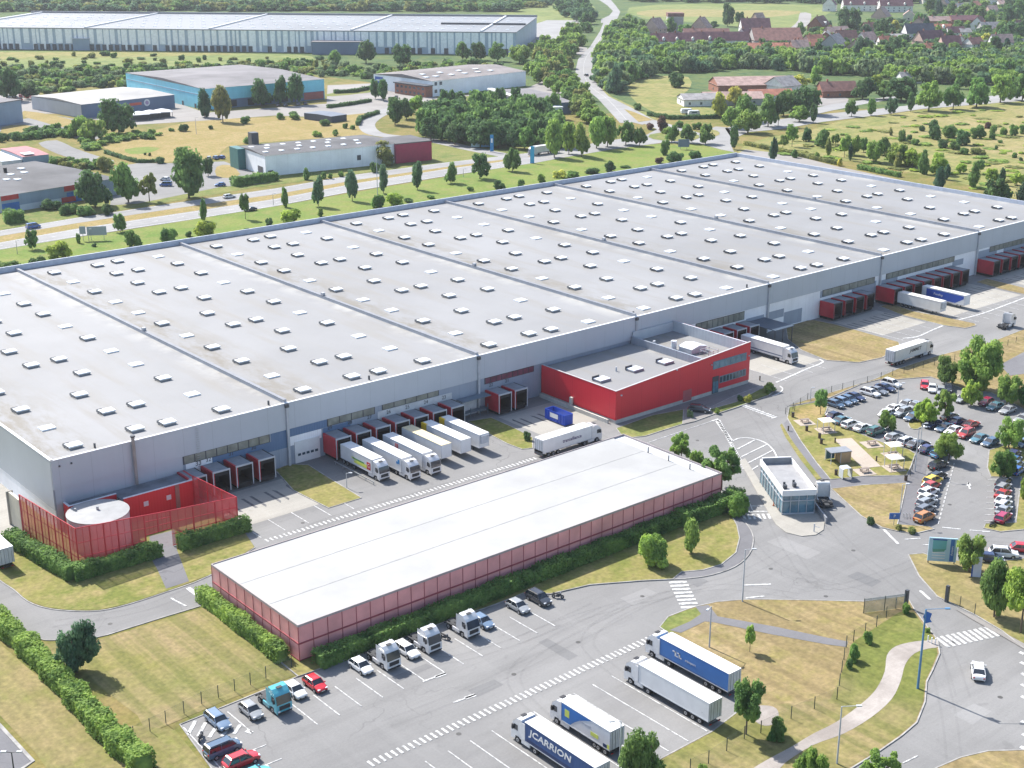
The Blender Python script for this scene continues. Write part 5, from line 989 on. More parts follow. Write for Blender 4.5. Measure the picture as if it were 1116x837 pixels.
# ================================================================== lorries
TRK = dict(white=(.66, .66, .67), turq=(.10, .42, .50), cream=(.62, .58, .48), blue=(.03, .13, .38))
def twheel(): m = MB(); m.ycyl(0, 0, -.16, .16, .50, 16); m.ycyl(0, 0, -.17, .17, .27, 12, 1); m.ycyl(0, 0, -.19, .19, .10, 8, 0); return m.mesh('truck_wheel', [TYRE, RIM])
TW = twheel(); HAR = mat('chassis_dark', (.04, .042, .045), .7)
def cab_meshes():
    m = MB(); prof = [(.05, .38), (.0, 1.3), (.05, 1.75), (.42, 2.95), (.72, 3.25), (1.3, 3.72), (2.2, 3.86), (2.28, 3.6), (2.28, 1.0), (2.1, .9), (1.9, .9), (1.75, 1.08), (1.0, 1.08), (.85, .5)]
    prof = [(-x, z) for x, z in prof]; m.xprism(prof, -1.20, 1.20)
    m.add([(-.10, -1.2, 1.75), (-.10, -1.24, .55), (-.9, -1.25, 1.1)], [(0, 1, 2)])
    for s in (-1, 1): m.box(-2.9, s*1.2-.03*s-.02, 1.05, -2.28, s*1.2+.02, 3.55); m.box(-.7, s*1.38-.10, 1.95, -.45, s*1.38+.08, 2.65, 1); m.box(-3.9, s*1.05, .45, -2.2, s*1.22, 1.0)
    m.box(-1.55, -.4, 3.78, -1.0, .4, 3.84, 1)
    body = m.mesh('cab_body', [PAINT, TRIM])
    g = MB(); g.add([(-.055+.02, -1.08, 1.85), (-.055+.02, 1.08, 1.85), (-.40+.02, 1.02, 2.92), (-.40+.02, -1.02, 2.92)], [(0, 1, 2, 3)]); 
    g.add([(-.05-.035, -1.16, 1.80), (-.05-.035, 1.16, 1.80), (-.41-.0, 1.10, 2.95), (-.41, -1.10, 2.95), (.02, -1.16, 1.80), (.02, 1.16, 1.80), (-.36, 1.10, 2.98), (-.36, -1.10, 2.98)], [(4, 5, 6, 7), (0, 4, 7, 3), (5, 1, 2, 6), (7, 6, 2, 3), (0, 1, 5, 4)])
    wnd = g.mesh('windscreen', [CGL]); side = []
    for s in (-1, 1):
        sw = MB(); sw.add([(-.55, s*1.215, 1.9), (-1.45, s*1.215, 1.9), (-1.45, s*1.215, 2.75), (-.72, s*1.215, 2.75), (-.55, s*1.19, 1.9), (-1.45, s*1.19, 1.9), (-1.45, s*1.19, 2.75), (-.72, s*1.19, 2.75)], [(0, 1, 2, 3), (4, 7, 6, 5), (0, 4, 5, 1), (1, 5, 6, 2), (2, 6, 7, 3), (3, 7, 4, 0)]); side.append(sw.mesh('side_window', [CGL]))
    gr = MB(); gr.box(-.05, -.85, .95, .045, .85, 1.55); gr.box(-.04, -1.1, .42, .05, 1.1, .62); grl = gr.mesh('grille', [TRIM])
    hl = MB(); hl.box(-.04, -.16, 0, .05, .16, .22); return dict(body=body, wnd=wnd, side=side, gr=grl, hl=hl.mesh('truck_headlamp', [LAMP]))
CB = cab_meshes()
def cab(r, x, col, chassis=True, front=None):
    """cab front at local x"""
    o = inst('cab', CB['body'], r, (x, 0, 0), color=col); inst('windscreen', CB['wnd'], o); [inst('side_window', q_, o) for q_ in CB['side']]; inst('grille', CB['gr'], o)
    for s in (-1, 1): inst('headlight', CB['hl'], o, (.02, s*.92, .68))
    if chassis:
        m = MB(); m.box(x-6.1, -.45, .62, x-.6, .45, .92); m.box(x-5.0, -.9, .95, x-3.6, .9, 1.05); m.box(x-6.15, -1.15, .55, x-6.0, 1.15, .8); m.cyl(x-4.3, 0, .95, 1.2, .45, 10)
        for s in (-1, 1): m.box(x-5.4, s*1.2-.02 if s < 0 else 1.0, 1.02, x-4.0, s*1.0 if s < 0 else 1.22, 1.10); m.box(x-3.7, s*.75-.25, .45, x-2.3, s*.75+.25, 1.0)
        m.build('chassis', HAR, r)
    for s in (-1, 1):
        for xx in (x-1.38, x-4.9 if chassis else x-8.9): inst('wheel', TW, r, (xx, s*1.03, .50))
        if chassis: inst('wheel', TW, r, (x-4.9, s*.72, .50))
def trailer(r, x, L, top=(.66, .66, .655), side=None, z0=1.15, z1=3.98, rear=None, axles=(3.3, 4.6, 5.9), legs=False, cool=False, doc=True):
    """trailer box front at local x, running back L"""
    SM = side or WHITE; m = MB(); e = .02
    m.box(x-L+.05, -1.25, z0, x-.02, 1.25, z1, 0); b = m.build('trailer_box', [SM], r)
    m = MB(); m.box(x-L, -1.28, z1, x, 1.28, z1+.06); m.build('trailer_roof', mat_once('trailer_roof_%d' % int(top[2]*100), top), r)
    m = MB()
    for s in (-1, 1): m.box(x-L, s*1.27-.02, z0-.08, x, s*1.27+.02, z0+.06); m.box(x-.08, s*1.26-.03, z0, x+.0, s*1.26+.03, z1); m.box(x-L, s*1.26-.03, z0, x-L+.08, s*1.26+.03, z1)
    m.box(x-L-.01, -1.24, z1-.1, x-L+.06, 1.24, z1); m.build('trailer_frame', LGREY, r)
    d_ = MB(); d_.box(x-L-.03, -1.2, z0+.05, x-L+.04, -.03, z1-.12); d_.box(x-L-.03, .03, z0+.05, x-L+.04, 1.2, z1-.12); o = d_.build('rear_door', rear or WHITE_D, r)
    d_ = MB()
    for y in (-.9, -.35, .35, .9): d_.box(x-L-.06, y-.02, z0+.1, x-L-.03, y+.02, z1-.2)
    d_.build('lock_bar', DGREY, o)
    m = MB(); m.box(x-L+.3, -.5, .75, x-.8, .5, z0); m.box(x-L, -1.15, .5, x-L+.12, 1.15, .68)
    if L > 9:
        for s in (-1, 1): m.box(x-L+6.5, s*1.2-.02, .5, x-4.2, s*1.2+.02, .58); m.box(x-L+6.5, s*1.2-.02, .78, x-4.2, s*1.2+.02, .86)
    if legs:
        for s in (-1, 1): m.box(x-2.6, s*.9-.08, 0, x-2.4, s*.9+.08, 1.1)
    m.build('underframe', HAR, r)
    for s in (-1, 1): MB().box(x-L-.02, s*.85-.2, .52, x-L+.02, s*.85+.2, .66).build('tail_light', TAIL, r)
    for a in axles:
        for s in (-1, 1): inst('wheel', TW, r, (x-L+a-1.6, s*1.05, .50))
    if cool: MB().box(x+.0, -1.0, 2.1, x+.35, 1.0, 3.8).build('cooling_unit', LGREY, r)
    return b
_mc = {}
def mat_once(n, c, rough=.5):
    if n not in _mc: _mc[n] = mat(n, c, rough, var=.06)
    return _mc[n]
CURT_B = ribbed('blue_curtain', (.035, .11, .30), .6, .05, 'X', .5, var=.05); CURT_N = ribbed('navy_curtain', (.018, .065, .20), .6, .05, 'X', .5, var=.05)
SEMI = 'articulated lorry'
def semi(label, loc, head, side=None, top=(.66, .66, .655), colr='white', total=16.5, cool=False, **k):
    r = thing('articulated_lorry', label, 'lorry', loc, R(head)); cab(r, total/2, TRK[colr]); b = trailer(r, total/2-2.95, 13.55, top, side, cool=cool, **k); return r
# lorry park, bottom right (facing +Y)
r = semi('white lorry with big blue curtain trailer lettered JCARRION in the lorry park', (104.3, 115.9, .02), 90, CURT_N)
# text on the left flank of the lorry, which faces -X in the world
def flank(r, txt, size, m, x, z, sx=1.0, y=1.262, shear=0, bold=0.0):   # on local +y side: reads from rear? faces camera
    o = lettering(txt, size, m, r, (x, y, z), R(180), 'lettering', sx, shear, bold); return o
flank(r, 'JCARRION', 1.35, WHITE, .2, 2.85, 1.28, 1.275, .18, .03)
m_ = MB(); m_.box(-8.2, 1.255, 1.2, 4.9, 1.27, 1.75); m_.build('lower_band', mat_once('deep_navy', (.01, .03, .10)), r)
r = semi('plain white lorry with long white trailer in the lorry park', (126.3, 116.95, .02), 90)
flank(r, '- -', .3, DGREY, -7, 2.1)
r = semi('white lorry with bright blue curtain trailer next to the dry lawn', (134.1, 120.4, .02), 90, mat_once('bright_blue_curtain', (.045, .16, .42)))
m_ = MB()
for a in ((2.0, 2.9, 2.65, 3.1), (1.9, 2.3, 2.2, 3.1), (1.55, 2.3, 2.0, 2.5), (1.15, 2.9, 1.7, 3.1), (1.15, 2.3, 1.4, 3.1), (.85, 2.3, 1.3, 2.5)): m_.box(a[0], 1.26, a[1], a[2], 1.275, a[3])
m_.build('logo', WHITE, r); flank(r, 'transport', .55, WHITE, -.9, 2.5, 1.0, 1.27)
m_ = MB(); m_.box(-8.1, 1.255, 1.2, 5.2, 1.268, 1.42); m_.build('lower_band', mat_once('blue_band', (.03, .10, .28)), r)
# rigid blue/white/yellow lorry
r = thing('rigid_lorry', 'shorter white lorry with blue corner and yellow square on its side', 'lorry', (111.3, 118.1, .02), R(90)); cab(r, 6.1, TRK['white'], False)
MB().box(-5.6, -.45, .62, 4.6, .45, 1.0).build('chassis', HAR, r)
b = trailer(r, 3.75, 9.6, axles=(2.6, 3.9))
m_ = MB(); pts = [(3.7, 3.9)]+[(3.7, 1.3), (1.9, 1.3)]+[(1.9-t*2.6/6*1.0-(t/6)**2*1.6, 1.3+math.sin(t/6*math.pi/2)*1.9+(t/6)**3*.7) for t in range(1, 7)]
m_.xprism(pts, 1.255, 1.272); m_.build('blue_corner', mat_once('livery_blue', (.03, .16, .45)), r); m_ = MB(); m_.box(2.1, 1.273, 2.2, 3.0, 1.283, 3.3); m_.build('yellow_square', mat_once('livery_yellow', (.62, .68, .12)), r)
m_ = MB(); m_.box(-3.6, 1.256, 1.75, -2.1, 1.27, 2.35); m_.box(-5.7, 1.256, 1.25, -5.3, 1.27, 1.9); m_.build('yellow_panel', _mc['livery_yellow'], r); m_ = MB(); m_.box(-5.25, 1.256, 1.25, -4.5, 1.27, 1.75); m_.build('navy_patch', _mc['deep_navy'], r)
flank(r, 'transport', .45, LGREY, -1.0, 2.9, 1.3)
# docked lorries on bay two (facing -Y)
r = thing('rigid_lorry', 'white lorry with yellow and green stripes and red square, leftmost at the docks', 'lorry', (141.1, 215.2, .04), R(-90)); cab(r, 7.0, TRK['white'], False); MB().box(-6, -.45, .62, 5.6, .45, 1.0).build('chassis', HAR, r); trailer(r, 4.6, 11.2, axles=(2.6, 3.9))
m_ = MB(); m_.add([(3.2, -1.262, 1.5), (3.2, -1.262, 2.3), (-2.6, -1.262, 2.7), (-2.6, -1.262, 2.3), (3.2, -1.26, 1.5)], [(0, 1, 2, 3)]); m_.box(-1.8, -1.275, 1.6, 2.6, -1.262, 2.05, 0); m_.build('yellow_stripe', _mc['livery_yellow'], r); m_ = MB(); m_.box(-2.2, -1.275, 2.35, 1.8, -1.262, 2.6); m_.build('green_stripe', mat_once('livery_green', (.05, .25, .10)), r)
m_ = MB(); m_.box(2.75, -1.28, 1.6, 4.0, -1.265, 3.1); q_ = m_.build('red_square', mat_once('livery_red', (.5, .02, .03)), r); lettering('G', 1.2, WHITE, r, (3.35, -1.283, 2.35), 0)
r = semi('white lorry with small blue emblem, second from the left at the docks', (145.9, 213.4, .04), -90, total=17.6)
m_ = MB(); m_.box(4.6, -1.28, 2.6, 5.2, -1.26, 3.5); m_.box(4.1, -1.28, 2.5, 4.6, -1.26, 3.0); m_.build('emblem', mat_once('emblem_blue', (.03, .20, .45)), r)
r = semi('white lorry with small red emblem near its dock, third from the left', (150.6, 212.4, .04), -90); m_ = MB(); m_.box(-3.9, -1.28, 2.5, -2.9, -1.26, 3.5); m_.build('emblem', _mc['livery_red'], r); lettering('D', .8, WHITE, r, (-3.4, -1.283, 3.0), 0)
r = thing('trailer', 'cream roofed trailer left of the two yellow fronted ones at the docks', 'trailer', (156.1, 215.0, .04), R(-90)); trailer(r, 6.9, 13.6, (.62, .53, .34), legs=True)
for x, lb in ((160.9, 'white trailer with yellow dock end, left one of two at the docks'), (165.6, 'white trailer with yellow dock end, right one of two at the docks')):
    r = thing('trailer', lb, 'trailer', (x, 214.7, .04), R(-90)); trailer(r, 6.8, 13.6, legs=True, cool=x > 163); m_ = MB(); m_.box(-6.75, -1.32, 2.0, -4.9, -1.29, 4.03); m_.box(-6.75, -1.32, 4.05, -4.9, -.9, 4.10); m_.build('yellow_end', mat_once('yellow_sheet', (.72, .46, .02)), r)
# semi passing the shed
r = semi('white lorry with small dark side lettering driving behind the white roofed shed', (180.5, 198.6, .02), 0); lettering('transalliance', 1.05, mat_once('ink_violet', (.05, .03, .12)), r, (-.2, -1.275, 2.5), 0, 'lettering', 1.0, 0, .012)
m_ = MB(); m_.box(-8.28, -1.27, .6, -8.18, 1.27, 1.6); m_.build('tail_lift', DGREY, r)
r = semi('white lorry with short dark side lettering driving right of the car park verge', (285.4, 189.4, .02), 0); lettering('JAMMET', 1.2, DGREY, r, (.6, -1.275, 2.8), 0, 'lettering', 1.1, .2, .02)
MB().box(-8.1, -1.27, 1.2, -7.6, -1.26, 3.9).build('grey_panel', LGREY, r)
r = semi('white lorry with dark stripe reversing at the dock beside the red office', (260.4, 213.0, .04), -90); MB().box(-8, -1.275, 1.5, 5.2, -1.26, 1.75).build('stripe', mat_once('stripe_blue_grey', (.10, .14, .22)), r)
r = thing('trailer', 'long plain white trailer, left of two at the right-hand docks', 'trailer', (325.8, 214.0, .04), R(-90)); trailer(r, 7.0, 14.0, (.62, .60, .56), legs=True, cool=True)
r = thing('trailer', 'white and blue trailer, right of two at the right-hand docks', 'trailer', (336.8, 213.6, .04), R(-90)); trailer(r, 7.0, 14.0, legs=True)
m_ = MB(); m_.add([(-5.5, -1.27, 1.3), (4.0, -1.27, 1.3), (6.6, -1.27, 2.9), (6.6, -1.27, 3.7), (-5.5, -1.27, 3.7)], [(0, 1, 2, 3, 4)]); m_.build('blue_livery', mat_once('deep_blue', (.02, .07, .35)), r); lettering('Foodlog', .9, WHITE, r, (-1.6, -1.285, 2.6), 0, 'lettering', 1, .2)
m_ = MB(); m_.add([(5.2, -1.272, 1.3), (6.7, -1.272, 1.3), (6.7, -1.272, 2.4)], [(0, 1, 2)]); m_.build('pale_livery', _mc['trailer_roof_65'], r)
TG = 'white tractor units parked along the hedge'
for x, c, lb in ((82.9, 'turq', 'turquoise tractor unit without trailer parked facing the road'), (101.3, 'white', 'white tractor unit, first from the left along the hedge'), (108.8, 'white', 'white tractor unit, second from the left along the hedge'), (116.1, 'white', 'white tractor unit, third from the left along the hedge')):
    r = thing('tractor_unit', lb, 'lorry', (x, 151.6, .02), R(-90), None if c == 'turq' else TG); cab(r, 3.05, TRK[c])
r = thing('tractor_unit', 'white tractor unit waiting beside the gatehouse seen from behind', 'lorry', (198.2, 147.0, .02), R(52)); cab(r, 3.05, TRK['white'])
r = thing('tractor_unit', 'white tractor unit alone on the road near the right-hand docks', 'lorry', (329.0, 189.6, .02), R(5)); cab(r, 3.05, TRK['white'])
a_ = far(0, 0, (560, 171), (640, 160)); r = thing('articulated_lorry', 'white lorry on the highway seen through the trees', 'lorry', (*G(592, 168), .11), a_+math.pi); cab(r, 8.2, TRK['white']); trailer(r, 5.3, 13.5)
r = thing('trailer', 'white trailer at the left edge beside the red screen', 'trailer', (70.3, 221.5, .04), R(90)); trailer(r, 3.6, 8.0, (.70, .72, .74), mat_once('lightblue_side', (.45, .55, .68)))
# blue skip
r = thing('waste_skip', 'blue open top roll-off container beside the red office wall', 'skip', (189.3, 211.6, .05), R(-90))
m_ = MB(); m_.box(-3.2, -1.2, .2, 3.2, 1.2, .35); m_.box(-3.2, -1.2, .35, 3.2, -1.1, 2.5); m_.box(-3.2, 1.1, .35, 3.2, 1.2, 2.5); m_.box(3.1, -1.1, .35, 3.2, 1.1, 2.5); m_.box(-3.2, -1.1, .35, -3.1, 1.1, 2.5)
for s in (-1, 1):
    for k in range(7): m_.box(-3.1+k*.97, s*1.26-.06, .35, -2.95+k*.97, s*1.26+.06, 2.45)
m_.build('container', BLUE_C, r); MB().box(-3.0, -1.05, .4, 3.0, 1.05, 1.3).build('waste', mat('waste_cardboard', (.50, .52, .50), .9, var=.5, scale=1.5), r); MB().box(-1.4, -1.36, 1.1, 1.2, -1.33, 2.1).build('label_panel', WHITE, r)
# motorbikes
def bike(label, loc, rot):
    r = thing('motorcycle', label, 'motorcycle', loc, rot); w_ = MB()
    w_.ycyl(0, 0, -.06, .06, .31, 14); w_.ycyl(0, 0, -.065, .065, .16, 8, 1); me = w_.mesh('bike_wheel', [TYRE, RIM])
    for x in (-.72, .72): inst('wheel', me, r, (x, 0, .31))
    m = MB(); m.xprism([(.72, .31), (.45, .95), (.30, 1.0), (.1, .85), (-.1, .8), (-.15, .45), (.25, .3), (.4, .5)], -.12, .12); m.box(-.35, -.2, .3, .25, .2, .55); m.build('body', DGREY, r)
    m = MB(); m.xprism([(.1, .82), (-.2, .76), (-.85, .86), (-.85, .94), (-.2, .86)], -.14, .14); m.build('seat', TYRE, r)
    m = MB(); m.beam((.42, -.38, 1.02), (.42, .38, 1.02), .04); m.beam((.46, 0, 1.02), (.72, 0, .31), .07); m.build('handlebar', STEEL, r)
for lb, p_, a in (('dark motorcycle on the hatched corner of the lorry park', (219, 806), .8), ('dark motorcycle between the second and third tractor units', (485, 697), -1.2), ('dark motorcycle beside the black car at the end of the hedge', (608, 652), -.9), ('black motorcycle below the last car of the right file', (1081, 573), .1)):
    bike(lb, (*G(*p_), .02), a)
# ================================================================== vegetation
def leaf_cloud(rng, clumps, n, leaf, up=.35):
    """clumps: list of (cx,cy,cz,r); returns quads array (n,4,3)"""
    c = np.array(clumps); wts = c[:, 3]**2; idx = rng.choice(len(c), n, p=wts/wts.sum())
    d = rng.normal(size=(n, 3)); d[:, 2] = np.abs(d[:, 2])*.8+d[:, 2]*.35; d /= np.linalg.norm(d, axis=1)[:, None]
    p = c[idx, :3]+d*(c[idx, 3]*rng.uniform(.70, 1.22, n))[:, None]
    nr = d+rng.normal(size=(n, 3))*.55; nr[:, 2] += up; nr /= np.linalg.norm(nr, axis=1)[:, None]
    t = np.cross(nr, rng.normal(size=(n, 3))); t /= np.linalg.norm(t, axis=1)[:, None]; b = np.cross(nr, t)
    s = leaf*rng.uniform(.6, 1.35, n)[:, None]; s2 = s*rng.uniform(.55, 1.0, n)[:, None]
    return np.stack([p-t*s-b*s2*.3, p-t*s*.1-b*s2, p+t*s+b*s2*.2, p+t*s*.1+b*s2], 1)
def core(clumps, k=.72):
    """low polygon lumps inside the crown so it is not see-through everywhere"""
    V, F = [], []
    for cx, cy, cz, r in clumps:
        o = len(V); r *= k
        for i, ph in enumerate((-.9, -.2, .5, 1.1)):
            for j in range(6):
                a = 2*math.pi*(j+.5*(i % 2))/6; V.append((cx+r*math.cos(ph)*math.cos(a), cy+r*math.cos(ph)*math.sin(a), cz+r*math.sin(ph)))
        for i in range(3):
            for j in range(6): F.append((o+i*6+j, o+i*6+(j+1) % 6, o+(i+1)*6+(j+1) % 6, o+(i+1)*6+j))
        F.append(tuple(o+18+j for j in range(6))); F.append(tuple(o+5-j for j in range(6)))
    return V, F
def quads_mesh(name, q, V, F, m):
    n = len(q); v = np.concatenate([q.reshape(-1, 3), np.array(V).reshape(-1, 3)]); me = bpy.data.meshes.new(name)
    nf = [len(f) for f in F]; loops = np.concatenate([np.arange(n*4), np.array([i+n*4 for f in F for i in f], dtype=np.int64)]) if F else np.arange(n*4)
    tot = np.concatenate([np.full(n, 4), np.array(nf, dtype=np.int64)]) if F else np.full(n, 4)
    me.vertices.add(len(v)); me.vertices.foreach_set('co', v.astype(np.float32).ravel()); me.loops.add(len(loops)); me.loops.foreach_set('vertex_index', loops.astype(np.int32))
    me.polygons.add(len(tot)); st = np.concatenate([[0], np.cumsum(tot)[:-1]]); me.polygons.foreach_set('loop_start', st.astype(np.int32)); me.polygons.foreach_set('loop_total', tot.astype(np.int32))
    me.materials.append(m); me.update(); me.validate(); return me
def crown_clumps(rng, shape, n):
    c = []; ax_ = rng.uniform(.84, 1.16); lean = rng.uniform(-.12, .12)
    for _ in range(n):
        if shape == 'round':
            a = rng.uniform(0, 2*math.pi); z = rng.uniform(.12, .88); k = math.sqrt(max(0, 1-((z-.40)/.56)**2)); rr = k*rng.uniform(.25, .84); r = rng.uniform(.15, .31)
        elif shape == 'tall':
            a = rng.uniform(0, 2*math.pi); z = rng.uniform(.12, .88); k = math.sqrt(max(0, 1-((z-.42)/.56)**2)); rr = k*rng.uniform(.15, .68); r = rng.uniform(.24, .38)
        elif shape == 'cypress':
            a = rng.uniform(0, 2*math.pi); z = rng.uniform(.08, .90); k = min(1, z*4)*(1-z*.85)+.12; rr = k*rng.uniform(.1, .6); r = .45*k+.12
        elif shape == 'bush':
            a = rng.uniform(0, 2*math.pi); z = rng.uniform(.10, .70); k = 1-z*.4; rr = k*rng.uniform(.2, .72); r = rng.uniform(.22, .38)
        else:   # sparse
            a = rng.uniform(0, 2*math.pi); z = rng.uniform(.1, .9); k = math.sqrt(max(0, 1-((z-.45)/.6)**2)); rr = k*rng.uniform(.3, .9); r = rng.uniform(.14, .24)
        c.append((rr*math.cos(a)*ax_+lean*z, rr*math.sin(a)/ax_, z, r))
    if shape in ('round', 'tall', 'cypress'): c.append((0, 0, .45, .44 if shape == 'round' else .38))
    return c
CRN = {}
for shape, nv, ncl in (('round', 5, 32), ('tall', 3, 30), ('cypress', 2, 24), ('bush', 3, 16), ('sparse', 2, 26)):
    for lod, (nl, lf) in dict(hi=(6500, .050), mid=(2000, .085), lo=(480, .18)).items():
        CRN[shape, lod] = []
        for v in range(nv):
            rng = np.random.default_rng(hash_ := (sum(map(ord, shape))*7+v*31)); cl = crown_clumps(rng, shape, ncl)
            sz = [(x, y, z, r) for x, y, z, r in cl]; q = leaf_cloud(rng, sz, nl, lf); q[:, :, 2] = np.clip(q[:, :, 2], .0, 1.15)
            V, F = core(sz, .62 if shape != 'sparse' else .3); CRN[shape, lod].append(quads_mesh(shape+'_crown', q, V, F, LEAF))
def trunk_mesh():
    m = MB(); m.cyl(0, 0, 0, .45, .055, 7, 0, .04)
    rng = random.Random(4)
    for k in range(5):
        a = k*1.3; m.beam((0, 0, .36+.03*k), (.38*math.cos(a), .38*math.sin(a), .70+.02*k), .035)
    m.beam((0, 0, .42), (.03, .02, .8), .05); return m.mesh('trunk', [BARK])
TRM = trunk_mesh()
GREENS = dict(dark=(0.084, 0.170, 0.082), mid=(0.135, 0.252, 0.094), light=(0.211, 0.339, 0.105), lime=(0.281, 0.404, 0.099), yellow=(0.409, 0.445, 0.117), blue=(0.103, 0.199, 0.135), olive=(0.211, 0.252, 0.105), grey=(0.175, 0.257, 0.164), purple=(0.140, 0.094, 0.099), pine=(0.056, 0.123, 0.088))
trees_n = 0
def plant(px, base, top, wpx, kind='round', col='mid', label='', cat='tree', group=None, name=None, trunk=True, z0=0.0):
    global trees_n; trees_n += 1
    x, y = G(px, base, z0); H = max(.6, hgt((px, base), top)); Rr = wpx/2/ppm(px, base); dist = math.hypot(x, y)
    lod = 'hi' if (wpx > 24 and dist < 330) else ('mid' if wpx > 11 else 'lo')
    tr_frac = {'round': .08, 'tall': .12, 'cypress': .04, 'bush': 0.0, 'sparse': .2}[kind]; 
    if H > 3.2*Rr and kind == 'round': tr_frac = .3
    vs = CRN[kind, lod]; me = vs[trees_n % len(vs)]; jj = rnd.uniform(.85, 1.15)
    c = tuple(v*jj*rnd.uniform(.94, 1.06) for v in GREENS[col])
    r = thing(name or ('shrub' if kind == 'bush' else 'tree'), label, cat, (x, y, z0), rnd.uniform(0, 6.28), group)
    inst('crown', me, r, (0, 0, H*tr_frac), 0, (Rr*1.02, Rr*1.02, H*(1-tr_frac)/1.10), c)
    if kind != 'bush': inst('trunk', TRM, r, (0, 0, 0), 0, (max(Rr, H*.22), max(Rr, H*.22), H), None)
    return r
T = plant
# --- single trees in the depot
T(84, 733, 680, 44, 'round', 'blue', 'round dark green tree alone on the mown field by the left road')
T(712, 615, 579, 44, 'bush', 'light', 'broad light green bushy tree on the lawn below the pink shed wall')
T(753, 604, 567, 22, 'tall', 'light', 'slender bright green young tree right of the broad bushy tree')
T(817, 711, 682, 14, 'round', 'light', 'tiny young tree in the middle of the dry lawn')
T(813, 801, 741, 40, 'round', 'mid', 'dense green tree behind the two long lorries beside the wire fence')
T(701, 856, 797, 46, 'round', 'mid', 'dense green tree at the bottom edge beside the rigid lorry')
T(742, 507, 474, 27, 'sparse', 'light', 'light bushy tree behind the right end of the white roof'); T(760, 518, 489, 22, 'bush', 'light', 'small shrub between the two trees at the end of the white roof')
T(786, 534, 486, 46, 'sparse', 'mid', 'wide feathery tree behind the right corner of the white roof')
T(803, 562, 535, 28, 'bush', 'light', 'bright shrub at the right end of the hedge by the zebra crossing')
T(894, 452, 424, 17, 'round', 'mid', 'small conical tree at the left corner of the staff car park')
T(967, 468, 446, 23, 'bush', 'light', 'round green bush in the middle of the car park lanes')
T(1008, 462, 436, 29, 'round', 'lime', 'bright green tree on the tree island with pale cars')
T(1029, 458, 424, 26, 'sparse', 'light', 'loose green tree right of the bright green island tree')
T(1034, 502, 472, 30, 'round', 'light', 'round green tree standing over the sky blue estate car')
T(1031, 419, 390, 25, 'round', 'mid', 'rounded tree on the verge left of the biggest tree')
T(1064, 424, 370, 52, 'round', 'light', 'biggest tree on the verge above the staff car park')
T(1066, 426, 402, 26, 'bush', 'lime', 'bright shrub under the right side of the biggest tree')
T(1058, 442, 415, 23, 'round', 'lime', 'bright lime tree in front of the biggest tree')
T(1097, 441, 409, 30, 'round', 'light', 'round tree above the teal and silver cars at the right')
T(1121, 444, 420, 24, 'round', 'mid', 'tree cut by the right edge above the car park')
T(1099, 488, 457, 31, 'round', 'light', 'round tree at the top of the right-hand tree island')
T(1093, 522, 491, 28, 'round', 'mid', 'green tree on the island left of the small blue file of cars')
T(1117, 545, 520, 16, 'bush', 'lime', 'lime shrub right of the lower right file of cars')
T(1056, 624, 583, 36, 'round', 'light', 'round tree right of the blue entrance sign')
T(1083, 673, 613, 38, 'tall', 'mid', 'tall green tree on the corner lawn behind the fence')
T(1112, 690, 622, 46, 'round', 'lime', 'lime green tree at the right edge of the corner lawn')
T(885, 856, 818, 36, 'round', 'light', 'light green tree top at the bottom edge left of the lamp'); T(960, 862, 818, 46, 'sparse', 'light', 'feathery tree top at the bottom edge right of the lamp')
for px, b, t, w_, c, lb in ((849, 805, 782, 26, 'mid', 'larger shrub by the fence bend'), (988, 669, 656, 13, 'light', 'small round shrub at the gate post'), (946, 701, 687, 14, 'mid', 'small round shrub left of the fence corner'), (931, 721, 702, 17, 'mid', 'shrub on the fence line'), (925, 729, 717, 10, 'mid', 'lower shrub on the fence line'), (842, 808, 795, 14, 'mid', 'low shrub beside the larger shrub'),
    (752, 455, 446, 9, 'grey', 'pale shrub by the dark car at the red wall'), (782, 451, 444, 7, 'light', 'small shrub on the strip by the red wall'), (815, 439, 430, 13, 'yellow', 'yellow flowering shrub on the office strip'), (839, 428, 417, 17, 'light', 'rounded hedge shrub at the office corner'), (807, 437, 430, 9, 'dark', 'dark shrub on the office strip'), (948, 572, 562, 12, 'dark', 'dark shrub at the foot of the dry triangle'), (979, 578, 571, 9, 'olive', 'olive shrub below the blue sign'), (993, 581, 574, 13, 'olive', 'olive shrub at the footpath end'), (640, 840, 826, 1, 'mid', ''), (620, 835, 829, 1, 'mid', ''),
    (575, 480, 470, 11, 'dark', 'small dark shrub on the grass island by the docks'), (1011, 690, 684, 7, 'light', 'tiny shrub beside the curved road'), (766, 842, 831, 14, 'light', 'small shrub at the bottom of the lorry park lawn')):
    if lb: T(px, b, t, w_, 'bush', c, lb, 'shrub')
# --- roadside trees along the highway
VG = 'trees along the highway verge'
VR = [(35, 272, 251, 15, 'round', 'mid'), (131, 253, 233, 14, 'round', 'mid'), (222.6, 241, 217, 9, 'cypress', 'mid'), (267.6, 239, 211, 13, 'round', 'mid'), (310.4, 226, 204, 9, 'cypress', 'mid'), (347, 225, 192, 14, 'tall', 'blue'), (384, 219, 186, 15, 'tall', 'blue'), (418, 211, 180, 13, 'tall', 'blue'), (455, 207, 176, 13, 'tall', 'blue'), (491.5, 200, 178, 15, 'round', 'mid'), (523, 195, 168, 22, 'round', 'dark'), (558.7, 187, 162, 19, 'round', 'mid'), (604, 172, 131, 25, 'tall', 'light'), (620, 168, 134, 18, 'tall', 'light'), (634, 171, 134, 18, 'tall', 'light'), (650, 162, 128, 24, 'tall', 'light'), (662, 160, 128, 22, 'tall', 'light'), (682, 158, 132, 22, 'round', 'mid'), (697, 159, 139, 16, 'round', 'mid'), (732, 155, 137, 15, 'round', 'mid'), (749.5, 156, 136, 18, 'round', 'mid'), (769, 157, 135, 19, 'round', 'mid'), (800, 163, 137, 12, 'tall', 'dark')]
